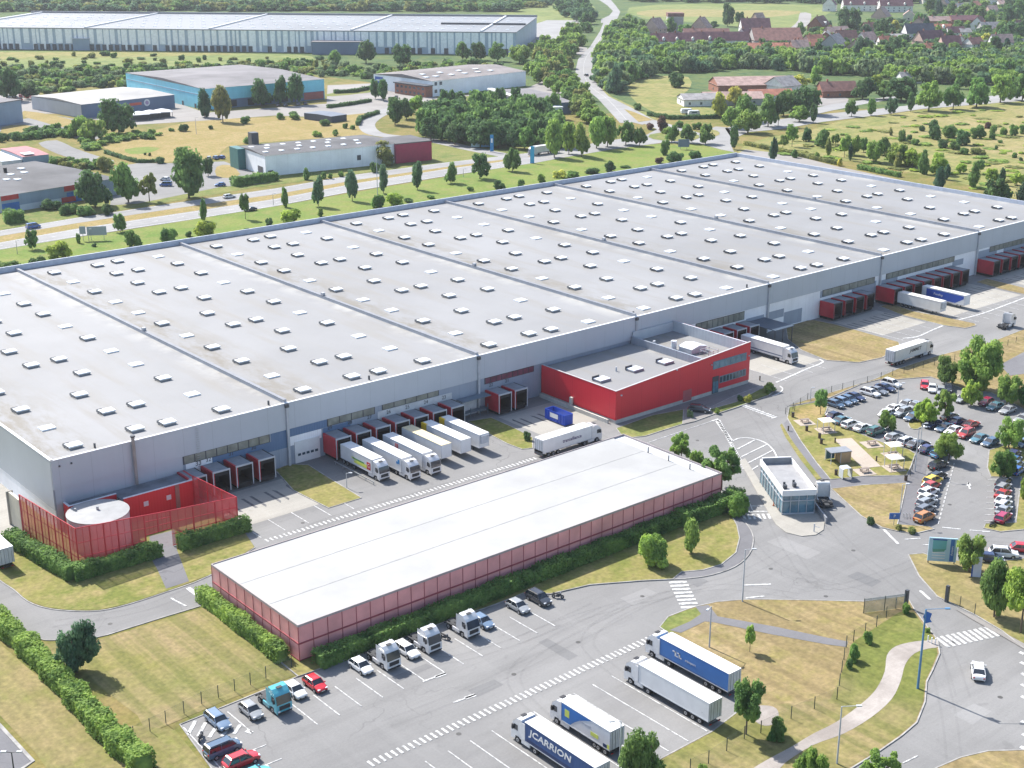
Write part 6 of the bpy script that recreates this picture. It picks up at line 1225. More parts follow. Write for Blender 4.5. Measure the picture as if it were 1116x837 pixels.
for i, v in enumerate(VR):
    T(*v, label=f"{'narrow' if v[4] == 'cypress' else 'upright' if v[4] == 'tall' else 'round headed'} tree, number {i+1} from the left along the highway", group=VG)
VB = [(11, 300, 283, 34, 'mid'), (40, 296, 279, 26, 'dark'), (66, 282, 263, 32, 'lime'), (86, 265, 253, 6, 'mid'), (103, 269, 265, 7, 'dark'), (146.5, 269, 250, 25, 'mid'), (185, 264, 246, 23, 'mid'), (206, 258, 252, 9, 'dark'), (223, 258, 239, 28, 'lime'), (293, 246, 237, 10, 'dark'), (316, 243, 227, 30, 'lime'), (349, 236, 226, 9, 'light'), (411.7, 226, 210, 17, 'mid'), (430.5, 224, 209, 25, 'lime'), (446, 220, 216, 16, 'dark'), (470, 216, 212, 12, 'mid'), (513, 208, 203, 10, 'mid'), (545, 207, 196, 18, 'dark'), (567.6, 204, 194, 9, 'mid'), (590, 201, 188, 12, 'light'), (610, 194, 185, 18, 'yellow'), (645, 189, 182, 18, 'dark'), (625, 193, 186, 20, 'mid'), (665, 187, 175, 15, 'dark'), (682, 183, 180, 14, 'mid'), (718, 178, 171, 13, 'purple'), (735, 177, 164, 22, 'dark'), (758, 174, 163, 16, 'dark'), (724, 169, 151, 14, 'mid'), (268, 254, 248, 10, 'mid'), (240, 262, 254, 14, 'mid')]
for i, v in enumerate(VB):
    T(v[0], v[1], v[2], v[3], 'bush', v[4], f"{'bright leafy' if v[4] in ('lime', 'yellow') else 'dark' if v[4] == 'dark' else 'green'} bush, number {i+1} from the left on the verge behind the warehouse", 'shrub', 'bushes on the verge behind the warehouse')
# --- young planting right of the roof
RT = [(843, 176, 150, 11, 'cypress', 'pine'), (866, 172, 163, 8, 'cypress', 'mid'), (890, 174, 166, 7, 'cypress', 'light'), (915, 181, 173, 6, 'cypress', 'yellow'), (853, 163, 147, 13, 'sparse', 'light'), (863, 160, 136, 13, 'round', 'light'), (880, 154, 138, 14, 'bush', 'dark'), (894, 160, 140, 22, 'bush', 'mid'), (902, 170, 150, 8, 'cypress', 'olive'), (910, 159, 146, 10, 'sparse', 'light'), (920, 172, 148, 12, 'round', 'light'), (931, 170, 148, 12, 'tall', 'light'), (926, 175, 156, 6, 'cypress', 'pine'), (941, 166, 150, 12, 'round', 'mid'), (952, 177, 153, 22, 'round', 'light'), (964, 170, 150, 14, 'tall', 'mid'), (976, 180, 157, 25, 'round', 'light'), (978, 183, 166, 9, 'cypress', 'olive'), (994, 182, 162, 24, 'round', 'lime'), (1006, 190, 164, 13, 'cypress', 'mid'), (1022, 190, 168, 25, 'round', 'lime'), (1023, 206, 182, 14, 'cypress', 'pine'), (1032, 196, 179, 9, 'cypress', 'pine'), (1047, 189, 178, 14, 'round', 'lime'), (1060.6, 205, 177, 13, 'cypress', 'mid'), (1067, 190, 174, 10, 'round', 'mid'), (1080, 199, 184, 16, 'round', 'lime'), (1085, 222, 195, 26, 'round', 'dark'), (1091.5, 202, 183, 9, 'cypress', 'pine'), (1108, 202, 188, 16, 'round', 'lime'), (1115, 222, 199, 18, 'cypress', 'pine')]
for i, v in enumerate(RT): T(*v, label=f"{'conical' if v[4] == 'cypress' else 'broad'} {v[5]} green tree, number {i+1} from the left in the young planting", group='young trees in the planting')
MBS = [(1019, 152, 130, 20, 'dark'), (1036, 150, 134, 20, 'mid'), (1050, 158, 141, 22, 'dark'), (1066, 151, 136, 20, 'mid'), (1005, 143, 136, 8, 'mid'), (982, 155, 140, 12, 'mid'), (990, 153, 146, 10, 'dark'), (998, 158, 150, 12, 'mid'), (1028, 161, 152, 16, 'dark'), (1041, 163, 154, 16, 'mid'), (1076, 140, 132, 8, 'purple'), (1082, 146, 136, 10, 'mid'), (1081, 152, 144, 8, 'mid'), (1094, 147, 138, 10, 'light'), (1105, 148, 135, 14, 'mid'), (1116, 146, 133, 12, 'mid'), (1050, 168, 160, 14, 'mid'), (1062, 168, 160, 16, 'olive'), (1072, 169, 163, 10, 'olive'), (1086, 163, 158, 5, 'dark'), (1106, 172, 166, 8, 'mid'), (971, 148, 138, 5, 'olive'), (1090, 156, 152, 6, 'mid'), (1112, 175, 171, 6, 'dark')]
for i, v in enumerate(MBS): T(v[0], v[1], v[2], v[3], 'bush', v[4], f"{v[4]} green scrub bush, number {i+1} in the parched meadow at the right", 'shrub', 'scrub bushes in the parched meadow')
# --- trees lining the avenue and roundabout
AV = [(785, 129, 101, 20, 'yellow'), (801, 117, 95, 22, 'yellow'), (811, 132, 103, 28, 'mid'), (797, 140, 117, 22, 'light'), (815, 145, 120, 32, 'light'), (837, 138, 103, 26, 'mid'), (848, 137, 104, 14, 'dark'), (854, 126, 100, 24, 'mid'), (871, 133, 115, 22, 'light'), (878, 125, 94, 34, 'dark'), (886, 134, 113, 9, 'dark'), (862, 122, 98, 22, 'mid'), (888, 93, 72, 14, 'light'), (872, 96, 82, 26, 'yellow'), (928, 127, 109, 14, 'mid'), (949, 126, 108, 11, 'mid'), (971, 125, 107, 14, 'blue'), (992, 122, 101, 9, 'dark'), (1012, 121, 89, 30, 'light'), (1038.6, 119, 92, 22, 'mid'), (1064, 117, 86, 30, 'mid'), (1090, 112, 82, 29, 'light'), (1114, 110, 82, 26, 'mid'), (1046, 97, 80, 14, 'mid'), (1056, 97, 82, 14, 'mid'), (940, 108, 85, 26, 'dark'), (955, 102, 82, 18, 'lime'), (982, 110, 84, 38, 'dark'), (963, 108, 88, 24, 'mid')]
for i, v in enumerate(AV): T(v[0], v[1], v[2], v[3], 'tall' if v[3] < 12 else 'round', v[4], f"{v[4]} roadside tree, number {i+1} in the planting round the roundabout and avenue", group='trees by the roundabout and avenue')
for i, (px, b, t, w_, c) in enumerate(((741, 139, 131, 14, 'mid'), (722, 143, 126, 16, 'purple'), (709, 141, 133, 12, 'purple'), (728, 146, 138, 16, 'light'), (760, 141, 133, 14, 'mid'), (694, 120, 111, 12, 'mid'), (738, 95, 78, 24, 'dark'), (668, 102, 70, 24, 'blue'))):
    T(px, b, t, w_, 'bush', c, f"{c} shrub, number {i+1} near the roundabout and yellow meadow", 'shrub', 'shrubs near the roundabout')
# --- trees of the estate
ES = [(872, 40, 24, 12, 'round', 'mid', 'small tree left of the brown brick house in the village'), (8, 110, 74, 34, 'round', 'dark', 'large dark tree at the left edge behind the box hall'), (35, 108, 91, 20, 'round', 'dark', 'dark tree right of the large dark one at the left'), (130, 146, 109, 38, 'round', 'dark', 'broad dark tree in front of the slate blue hall'), (87, 149, 127, 24, 'round', 'light', 'light green tree left of the bright green round tree'), (103, 154, 130, 27, 'round', 'light', 'bright green round tree below the slate hall'),
 (223, 128, 97, 17, 'cypress', 'pine', 'dark conifer at the corner of the turquoise hall'), (243, 133, 94, 23, 'tall', 'olive', 'tall pale poplar beside the dark conifer'), (285, 116, 86, 27, 'round', 'dark', 'dark leafy tree in front of the turquoise wall'), (306, 115, 83, 15, 'tall', 'dark', 'narrow dark tree left of the rounded one by the turquoise hall'), (322, 114, 81, 21, 'tall', 'dark', 'rounded dark tree near the right end of the turquoise hall'),
 (399, 69, 44, 23, 'round', 'dark', 'dark tree before the far depot, left of two'), (439, 73, 48, 26, 'round', 'dark', 'dark tree before the far depot, right of two'), (364.7, 73, 55, 15, 'tall', 'mid', 'smaller tree left of the two before the far depot'), (504.5, 66, 46, 18, 'round', 'mid', 'first tree of the row hiding the far depot right end'), (521, 66, 46, 18, 'round', 'dark', 'second tree of the row hiding the far depot right end'), (542, 67, 46, 20, 'round', 'mid', 'third tree of the row hiding the far depot right end'), (566, 69, 49, 27, 'round', 'light', 'fourth tree of the row hiding the far depot right end'),
 (409, 108, 86, 11, 'tall', 'dark', 'narrow tree left of the pair before the brick office'), (418, 110, 87, 14, 'tall', 'dark', 'fuller tree of the pair before the brick office'), (430.5, 136, 107, 22, 'tall', 'dark', 'dark tree left of two beside the estate lane'), (443, 130, 107, 20, 'tall', 'dark', 'dark tree right of two beside the estate lane'), (456, 124, 104, 20, 'round', 'light', 'light tree behind the dark pair by the lane'),
 (104, 226, 186, 38, 'round', 'dark', 'large dark tree in front of the blue and red hall'), (140, 221, 177, 34, 'tall', 'mid', 'tall tree second from the left by the blue and red hall'), (163, 220, 189, 20, 'sparse', 'olive', 'thin brownish tree in the yard beside the highway'), (206, 216, 163, 44, 'tall', 'mid', 'tallest tree beside the highway right of the yard'), (227, 192, 172, 14, 'round', 'dark', 'dark tree behind the right of the tallest highway tree'), (114, 186, 169, 22, 'bush', 'olive', 'brownish bush behind the blue and red hall'), (421, 179, 153, 37, 'bush', 'olive', 'drooping willow in front of the crimson annex'),
 (200, 143, 134, 13, 'bush', 'dark', 'round bush in the parched strip by the canopies'), (267, 135, 126, 15, 'bush', 'mid', 'round bush left of centre above the parched field'), (187, 143, 139, 8, 'bush', 'mid', 'low bush beside the round bush by the canopies'), (230, 141, 136, 6, 'bush', 'dark', 'tiny bush between the round bushes'), (305, 130, 122, 12, 'bush', 'mid', 'first low bush above the parched field'), (322, 130, 121, 18, 'bush', 'mid', 'second wider bush above the parched field'), (355, 137, 129, 14, 'bush', 'mid', 'bush below the dark shed'), (376, 140, 134, 8, 'bush', 'mid', 'small bush right below the dark shed'), (384, 141, 136, 8, 'bush', 'mid', 'small bush by the lane bend'), (272, 156, 148, 16, 'bush', 'mid', 'bush behind the white hall roof, left'), (366, 148, 141, 8, 'cypress', 'mid', 'small cone shaped bush behind the white hall roof'), (346, 149, 142, 14, 'bush', 'light', 'bush behind the white hall roof, middle'),
 (174, 178, 170, 15, 'bush', 'dark', 'dark bush on the edge of the parched field'), (158, 169, 166, 4, 'bush', 'dark', 'tiny dark bush, left of two in the green patch'), (163, 170, 166, 5, 'bush', 'dark', 'tiny dark bush, right of two in the green patch'), (334, 196, 183, 8, 'cypress', 'mid', 'small cone bush before the white hall wall'), (352.5, 195, 187, 8, 'bush', 'mid', 'first shrub before the white hall wall'), (360, 195, 188, 6, 'bush', 'mid', 'second shrub before the white hall wall'), (372, 193, 186, 7, 'bush', 'mid', 'third shrub before the white hall wall'), (409, 188, 176, 14, 'bush', 'mid', 'shrub below the drooping willow'), (228, 0, 0, 0, '', '', '')]
for v in ES:
    if v[6]: T(v[0], v[1], v[2], v[3], v[4], v[5], v[6], 'shrub' if v[4] == 'bush' and v[3] < 30 else 'tree')
for i, (px, b, w_, c) in enumerate(((56, 226, 26, 'dark'), (78, 230, 22, 'mid'), (92, 233, 26, 'mid'), (118, 232, 18, 'dark'), (70, 232, 14, 'dark'))): T(px, b+2, b-10, w_, 'bush', c, f"{c} shrub, number {i+1} from the left below the blue and red hall", 'shrub', 'shrubs below the blue and red hall')
# --- village trees
VT = [(717, 34, 22, 16, 'mid'), (731, 37, 19, 14, 'mid'), (746, 38, 26, 16, 'mid'), (793, 29, 4, 16, 'dark'), (806, 26, 13, 12, 'dark'), (778, 31, 23, 12, 'dark'), (785, 59, 43, 24, 'dark'), (925, 37, 8, 32, 'dark'), (960, 40, 20, 20, 'dark'), (972, 62, 40, 20, 'dark'), (990, 66, 30, 0, 'mid'), (938, 64, 40, 16, 'blue'), (860, 44, 34, 10, 'mid'), (885, 45, 35, 18, 'mid'), (976, 34, 22, 14, 'yellow'), (1009, 32, 18, 8, 'pine'), (1000, 30, 14, 10, 'mid'), (1022, 17, 0, 12, 'pine'), (1012, 15, -4, 14, 'mid'), (1035, 18, 2, 14, 'mid'), (1050, 19, 4, 22, 'mid'), (1064, 22, 6, 22, 'mid'), (1078, 28, 12, 14, 'mid'), (1100, 27, 4, 22, 'dark'), (1112, 24, 0, 16, 'mid'), (1088, 44, 24, 14, 'mid'), (1102, 46, 24, 26, 'dark'), (1114, 44, 22, 12, 'dark'), (1075, 46, 36, 14, 'yellow'), (1060, 47, 36, 12, 'dark'), (1084, 58, 40, 18, 'dark'), (1096, 59, 42, 10, 'pine'), (1110, 58, 46, 14, 'mid'), (1034, 46, 32, 8, 'dark'), (1022, 58, 46, 28, 'dark'), (1000, 60, 48, 22, 'mid'), (1040, 58, 46, 14, 'mid'), (985, 56, 44, 14, 'mid'), (946, 58, 44, 14, 'mid'), (1100, 14, -2, 16, 'dark'), (880, 58, 50, 12, 'mid'), (930, 63, 54, 14, 'dark')]
for i, v in enumerate(VT):
    if v[3]: T(v[0], v[1], v[2], v[3], 'cypress' if v[4] == 'pine' else 'round', v[4], f"{v[4]} green garden tree, number {i+1} among the village houses", group='garden trees in the village')
# --- belts and woods: the front ones are single trees, the mass behind is one object
def inpoly(p, poly):
    c = False; j = len(poly)-1
    for i in range(len(poly)):
        if (poly[i][1] > p[1]) != (poly[j][1] > p[1]) and p[0] < (poly[j][0]-poly[i][0])*(p[1]-poly[i][1])/(poly[j][1]-poly[i][1])+poly[i][0]: c = not c
        j = i
    return c
def samples(poly, step, ystep, seed):
    rr = random.Random(seed); xs = [p[0] for p in poly]; ys = [p[1] for p in poly]; out = []; y = min(ys)
    while y < max(ys):
        x = min(xs)+rr.uniform(0, step)
        while x < max(xs):
            q = (x+rr.uniform(-.4, .4)*step, y+rr.uniform(-.4, .4)*ystep)
            if inpoly(q, poly): out.append(q)
            x += step
        y += ystep
    return out
def wood(name, label, poly, step, ystep, hr, wr, cols, seed, indiv=0, glabel=None, kind='round', cat='woodland'):
    pts = samples(poly, step, ystep, seed); pts.sort(key=lambda p: -p[1]); rr = random.Random(seed+5)
    for p in pts[:indiv]:
        h = rr.uniform(*hr); w_ = rr.uniform(*wr)*ppm(*p); x, y = G(*p); top = proj(x, y, h)[1]
        T(p[0], p[1], top, w_, kind, rr.choice(cols), glabel, group=glabel+'s')
    Q, V, F, n0 = [], [], [], 0; 
    for key in cols: pass
    groups = {}
    for p in pts[indiv:]: groups.setdefault(rr.choice(cols), []).append(p)
    root = thing(name, label, cat) if groups else None
    if root: root['kind'] = 'stuff'
    allv, allq = [], []
    for c, pl in groups.items():
        vs = []; fs_n = []
        V_, F_, S_ = [], [], []
        off = 0
        for p in pl:
            me = CRN[kind, 'lo'][rr.randrange(len(CRN[kind, 'lo']))]
            if me.name not in _vc:
                a = np.empty(len(me.vertices)*3, np.float32); me.vertices.foreach_get('co', a); li = np.empty(len(me.loops), np.int32); me.loops.foreach_get('vertex_index', li); lt = np.empty(len(me.polygons), np.int32); me.polygons.foreach_get('loop_total', lt); _vc[me.name] = (a.reshape(-1, 3), li, lt)
            a, li, lt = _vc[me.name]; x, y = G(*p); h = rr.uniform(*hr); w_ = rr.uniform(*wr)/2; th = rr.uniform(0, 6.28); cs, sn = math.cos(th), math.sin(th)
            b = np.empty_like(a); b[:, 0] = (a[:, 0]*cs-a[:, 1]*sn)*w_+x; b[:, 1] = (a[:, 0]*sn+a[:, 1]*cs)*w_+y; b[:, 2] = a[:, 2]*h
            V_.append(b); F_.append(li+off); S_.append(lt); off += len(b)
        v = np.concatenate(V_); l = np.concatenate(F_); s_ = np.concatenate(S_); me = bpy.data.meshes.new('foliage')
        me.vertices.add(len(v)); me.vertices.foreach_set('co', v.ravel()); me.loops.add(len(l)); me.loops.foreach_set('vertex_index', l); me.polygons.add(len(s_))
        me.polygons.foreach_set('loop_start', np.concatenate([[0], np.cumsum(s_)[:-1]]).astype(np.int32)); me.polygons.foreach_set('loop_total', s_); me.materials.append(LEAF); me.update()
        o = inst('foliage', me, root, color=GREENS[c])
    return root
_vc = {}
wood('woodland', 'dense dark green wood between the white hall and the highway', [(457, 150), (470, 130), (500, 122), (560, 122), (600, 128), (612, 150), (608, 163), (560, 165), (500, 160), (460, 153)], 12, 4.5, (9, 13), (9, 13), ['dark', 'mid', 'dark'], 11, 34, 'dark tree standing in the wood behind the highway')
wood('hedgerow', 'mixed green scrub belt along the left of the winding road', [(578, 72), (600, 60), (616, 40), (628, 30), (640, 32), (634, 50), (622, 62), (618, 78), (626, 95), (640, 112), (655, 130), (650, 140), (632, 134), (622, 118), (606, 104), (588, 95), (576, 88)], 10, 4, (6, 11), (8, 13), ['mid', 'light', 'light', 'olive'], 12, 30, 'leafy tree in the belt left of the winding road')
wood('woodland', 'broad wooded belt between the winding road and the village', [(652, 88), (654, 62), (664, 40), (680, 26), (700, 34), (706, 48), (712, 58), (760, 60), (850, 64), (880, 66), (930, 70), (1000, 68), (1060, 66), (1200, 62), (1200, 96), (1116, 94), (1060, 92), (1000, 92), (950, 84), (900, 82), (880, 80), (840, 76), (790, 76), (758, 80), (720, 80), (700, 86), (684, 90), (672, 104), (660, 98)], 9, 2.4, (6, 11), (9, 15), ['mid', 'grey', 'blue', 'light', 'light'], 13, 46, 'tree at the front of the wooded belt below the village')
wood('woodland', 'distant dark woodland along the top edge of the picture', [(-60, -8), (300, -10), (560, -8), (640, -6), (600, 6), (560, 13), (400, 13), (200, 13), (-60, 13)], 9, 2.0, (4, 10), (14, 26), ['blue', 'mid', 'dark', 'olive'], 14)
wood('woodland', 'distant trees along the top right edge of the picture', [(672, -8), (1200, -12), (1200, -2), (1080, 0), (1020, 4), (900, 4), (760, 3), (690, 2)], 8, 2.2, (8, 15), (14, 24), ['dark', 'mid', 'blue'], 15)
wood('woodland', 'dark grove at the top beside the winding road', [(606, 12), (628, 6), (640, 10), (648, 22), (640, 28), (622, 20), (608, 14)], 9, 3, (8, 14), (12, 18), ['dark', 'blue'], 16)
wood('scrub', 'wild scrub and bushes covering the slope below the far depot', [(-60, 76), (30, 74), (150, 76), (300, 68), (345, 72), (400, 76), (500, 70), (590, 74), (576, 70), (420, 90), (400, 86), (350, 84), (300, 82), (280, 74), (150, 84), (152, 98), (100, 96), (60, 102), (30, 104), (-60, 104)], 9, 3.0, (2.0, 5.5), (6, 12), ['mid', 'olive', 'grey', 'dark', 'light'], 17, 0, None, 'bush', 'scrub')
wood('scrub', 'scattered small bushes on the meadow slope of the far depot', [(-60, 62), (150, 60), (340, 64), (380, 70), (300, 74), (-60, 76)], 22, 4.5, (1.5, 4), (4, 10), ['mid', 'olive', 'dark'], 18, 0, None, 'bush', 'scrub')
wood('scrub', 'bushes on the slope between far depot and winding road', [(582, 62), (578, 52), (606, 48), (630, 38), (628, 56), (612, 70), (600, 84), (584, 80)], 9, 3.5, (4, 9), (7, 12), ['mid', 'light', 'light'], 19, 0, None, 'round', 'scrub')
wood('scrub', 'garden trees and bushes between the village houses', [(700, 57), (862, 61), (1116, 64), (1200, 60), (1200, 0), (1040, 3), (1000, 22), (930, 28), (888, 34), (880, 44), (862, 52), (700, 50)], 13, 3.4, (3.5, 7.5), (7, 13), ['mid', 'dark', 'blue', 'light'], 20, 0, None, 'round', 'scrub')
wood('scrub', 'rough herbs and small bushes in the parched meadow', [(900, 178), (960, 180), (1040, 200), (1130, 222), (1180, 240), (1180, 110), (1000, 126), (930, 134), (880, 146), (850, 156), (850, 168)], 26, 6, (.35, 1.1), (4, 11), ['lime', 'olive', 'light'], 21, 0, None, 'bush', 'scrub')
wood('scrub', 'low bushes along the hedge lines of the estate lanes', [(0, 150), (60, 142), (84, 144), (86, 151), (60, 149), (0, 156)], 7, 2.2, (2, 4), (4, 8), ['mid', 'dark'], 22, 0, None, 'bush', 'scrub')
wood('scrub', 'low bushes above the roof of the blue and red hall', [(62, 176), (80, 178), (104, 182), (120, 178), (120, 184), (90, 186), (56, 182)], 7, 2.2, (2, 4), (4, 8), ['mid', 'light', 'olive'], 23, 0, None, 'bush', 'scrub')
wood('scrub', 'low scrub between the slate hall and the parched field', [(86, 153), (110, 152), (140, 146), (190, 146), (180, 150), (130, 154), (116, 160), (100, 166), (84, 158)], 9, 2.6, (1.2, 3), (5, 9), ['mid', 'light'], 24, 0, None, 'bush', 'scrub')
# --- clipped hedges
def hedge(label, path, wd, h, col='mid', leaf=.22, dens=26, name='hedge', z0=0.05, w1=None, rough=.25, group=None):
    rng = np.random.default_rng(len(label)); x0, y0 = path[0]; r = thing(name, label, 'hedge', (x0, y0, z0), 0, group); Qs = []; cm = MB()
    for (ax, ay), (bx, by) in zip(path[:-1], path[1:]):
        L = math.hypot(bx-ax, by-ay); n = int(L*(wd+2*h)*dens); t = rng.uniform(-.01, 1.01, n); s = rng.uniform(0, wd+2*h, n)
        off = np.where(s < h, -wd/2, np.where(s > h+wd, wd/2, s-h-wd/2)); z = np.where(s < h, s, np.where(s > h+wd, wd+2*h-s, h))
        bump = 1+rough*(np.sin(t*L*1.3+rng.uniform(0, 6))*.25+np.sin(t*L*.55+1)*.4+rng.normal(size=n)*.25); ux, uy = (bx-ax)/L, (by-ay)/L
        p = np.stack([ax+(bx-ax)*t-uy*off*bump-x0, ay+(by-ay)*t+ux*off*bump-y0, z*(1+(bump-1)*.8)], 1)
        nr = np.stack([-uy*np.sign(off)*(s < h)-uy*(s > h+wd), ux*np.sign(off)*(s < h)+ux*(s > h+wd), ((s >= h) & (s <= h+wd))*1.0], 1)+rng.normal(size=(n, 3))*.6; nr[:, 2] += .3; nr /= np.linalg.norm(nr, axis=1)[:, None]
        tt = np.cross(nr, rng.normal(size=(n, 3))); tt /= np.linalg.norm(tt, axis=1)[:, None]; b = np.cross(nr, tt); sz = leaf*rng.uniform(.6, 1.4, n)[:, None]
        Qs.append(np.stack([p-tt*sz, p-b*sz*.7, p+tt*sz, p+b*sz*.7], 1))
        k = .42; cm.prism([(ax-x0-uy*wd*k, ay-y0+ux*wd*k), (bx-x0-uy*wd*k, by-y0+ux*wd*k), (bx-x0+uy*wd*k, by-y0-ux*wd*k), (ax-x0+uy*wd*k, ay-y0-ux*wd*k)], 0, h*.9)
    me = quads_mesh('hedge', np.concatenate(Qs), cm.v, cm.f, LEAF); inst('foliage', me, r, color=GREENS[col]); return r
hedge('long dense hedge at the foot of the pink shed wall beside the lorry park', [(93.5, 156.6), (150, 157.4), (170, 157.6)], 2.3, 2.3, 'mid', rough=.15)
hedge('thick hedge under the right end of the pink shed wall', [(170, 157.0), (184.0, 156.8), (186.5, 158)], 2.8, 2.7, 'mid', rough=.2)
hedge('bright hedge along the short left wall of the pink shed', [(90.3, 186.5), (90.0, 161.0)], 2.0, 2.3, 'light', rough=.18)
hedge('hedge at the foot of the left side of the red screen', [(74.6, 227.5), (76.2, 216.0), (77.3, 206.6)], 2.4, 2.4, 'mid')
hedge('dark hedge at the foot of the red screen front, left of the path', [(77.3, 206.4), (92.6, 206.0)], 2.2, 2.3, 'mid')
hedge('dark hedge at the foot of the red screen front, right of the path', [(96.2, 205.7), (109.5, 205.4)], 2.0, 2.4, 'mid')
hl_ = [G(-30, 650), G(0, 685), G(28, 708), G(55, 736), G(80, 762), G(104, 790), G(125, 812), G(150, 833), G(158, 842)]
hedge('long rough hedge running diagonally across the lower left grass', hl_, 2.7, 2.3, 'light', .22, 32, rough=.28)
hedge('low clipped hedge beside the service road behind the warehouse, left piece', [G(812, 158), G(850, 166), G(915, 180)], 2.2, 1.6, 'olive', .3, 10)
hedge('low clipped hedge beside the service road behind the warehouse, right piece', [G(936, 184), G(980, 193)], 2.6, 1.8, 'mid', .3, 10)
hedge('clipped block hedge in front of the blue and red hall', [G(5, 243), G(26, 241)], 5, 4.0, 'mid', .4, 7)
hedge('long clipped hedge in front of the white hall loading yard', [G(254, 203), G(301, 196)], 4, 3.2, 'mid', .4, 7)
hedge('dark hedge line along the estate lane bend', [G(357, 118), G(380, 115), G(404, 111)], 2.0, 1.8, 'dark', .4, 5)
hedge('curved dark hedge on the edge of the parched field', [G(115, 167), G(130, 172), G(150, 177.5), G(170, 177)], 1.6, 1.4, 'dark', .4, 5)
hedge('dark curved hedge on the bend of the estate lane', [G(390, 137), G(392, 131), G(402, 127), G(412, 124)], 2.0, 1.8, 'dark', .4, 5)
hedge('long dark hedge along the front of the yellow meadow', [G(706, 126), G(730, 130), G(790, 129)], 2.2, 2.0, 'dark', .5, 4)
hedge('low hedge on the grassy bank before the turquoise hall', [G(364, 102), G(385, 101), G(404, 97)], 2.2, 2.0, 'dark', .5, 4)
# ================================================================== fences, lamps, signs, picnic furniture
def fence(label, pts, h=1.9, step=2.6, name='wire_fence', px=True, netm=CHAIN, z0=.1, group=None):
    q = W(pts) if px else pts; x0, y0 = q[0]; r = thing(name, label, 'fence', (x0, y0, z0), 0, group); nt_ = MB()
    for (ax, ay), (bx, by) in zip(q[:-1], q[1:]):
        L = math.hypot(bx-ax, by-ay); n = max(1, round(L/step))
        for i in range(n): inst('post', FPM(h), r, (ax-x0+(bx-ax)*i/n, ay-y0+(by-ay)*i/n, 0))
        nt_.add([(ax-x0, ay-y0, .05), (bx-x0, by-y0, .05), (bx-x0, by-y0, h-.1), (ax-x0, ay-y0, h-.1)], [(0, 1, 2, 3)])
        nt_.beam((ax-x0, ay-y0, h-.1), (bx-x0, by-y0, h-.1), .03)
    inst('post', FPM(h), r, (q[-1][0]-x0, q[-1][1]-y0, 0)); nt_.build('netting', netm, r); return r
_fp = {}
def FPM(h):
    if h not in _fp: _fp[h] = MB().box(-.045, -.045, 0, .045, .045, h).mesh('fence_post', [mat_once('fence_green', (.035, .05, .045))])
    return _fp[h]
fence('wire fence along the top edge of the lower lawn left of the pink shed corner', [(146, 806), (181, 789), (220, 768), (256, 754), (290, 740), (318, 728)], 2.0, 3.1)
fence('wire fence behind the lorry park and round the dry lawn', [(752, 842), (772, 833), (811, 806), (829, 800), (862, 784), (912, 763)], 2.0, 4.6)
fence('wire fence side running up from its corner to the gate', [(912, 763), (922, 706), (930, 700)], 2.0, 4.0)
fence('short wire fence from the dry lawn corner to the gate', [(930, 700), (955, 684), (976, 664)], 2.0, 4.0)
r = fence('tall dense mesh gate leaf standing open beside the road', [(941, 669), (986, 663)], 2.6, 4.6, netm=netting('dense_gate_mesh', (.16, .22, .24), .6), name='sliding_gate'); MB().box(-.25, -.25, 0, .25, .25, 3.0).build('gate_pillar', DGREY, r, (G(987, 662)[0]-r.location.x, G(987, 662)[1]-r.location.y, 0))
fence('wire fence on the corner lawn by the zebra crossing', [(1032, 657), (1046, 662), (1062, 670)], 1.9, 3.0); t = thing('gate_pillar', 'dark gate pillar at the end of the corner lawn fence', 'pillar', G(1031.5, 656)); MB().box(-.25, -.25, 0, .25, .25, 2.9).build('pillar', DGREY, t)
fence('fence along the verge above the staff car park', [(856, 452), (880, 436), (906, 428), (930, 422), (960, 413), (985, 407), (1006, 401), (1030, 396), (1060, 388), (1089, 380), (1116, 371)], 1.6, 4.0)
fence('fence on the right side of the picnic lawn', [(992, 519), (1000, 494)], 1.8, 3.0)
fence('small fence behind the parched picnic corner', [(860, 452), (866, 448)], 1.4, 2.0)
# lamps
def lamp(px, py, top, label, arm=1.6, adir=0.0, col=LGREY, thick=.14, double=False, group=None, head=None):
    x, y = G(px, py); H = hgt((px, py), top); r = thing('street_lamp', label, 'street lamp', (x, y, 0), adir, group)
    MB().cyl(0, 0, 0, H, thick, 8, 0, thick*.6).build('pole', col, r)
    m = MB(); m.beam((0, 0, H), (arm, 0, H+.12), .065)
    if double: m.beam((0, 0, H), (-arm, 0, H+.12), .09)
    m.build('arm', col, r)
    for s in ((1, -1) if double else (1,)): MB().box(arm*s-.35, -.16, H+.04, arm*s+.35, .16, H+.2).build('lamp_head', head or LGREY, r)
    return r
CR = R(-39.8)
r = lamp(1000, 751, 664, 'tall blue lamp post with blue pennant at the road bend', 3.0, CR, BLUEP, .2, head=BLUEP)
m = MB(); H_ = hgt((1000, 751), 664); m.add([(.05, 0, H_-.3), (.9, 0, H_-.7), (.7, 0, H_-1.5), (1.0, 0, H_-2.0), (.1, 0, H_-2.2), (-.3, 0, H_-1.2), (.05, .06, H_-.3), (.9, .06, H_-.7), (.7, .06, H_-1.5), (1.0, .06, H_-2.0), (.1, .06, H_-2.2), (-.3, .06, H_-1.2)], [(0, 1, 2, 3, 4, 5), (11, 10, 9, 8, 7, 6)]); m.build('pennant', mat_once('pennant_blue', (.02, .12, .42)), r)
lamp(912, 833, 770, 'grey lamp post with pale blue head beside the gravel path', 2.2, CR, LGREY, .14)
lamp(773, 706, 661, 'grey lamp post behind the blue curtain trailer', 1.4, R(200), LGREY)
lamp(809, 656, 599, 'grey lamp post beside the road at the edge of the dry lawn', 1.4, CR, LGREY)
lamp(675, 850, 786, 'grey lamp post behind the rigid lorry at the bottom edge', 1.2, R(150), LGREY)
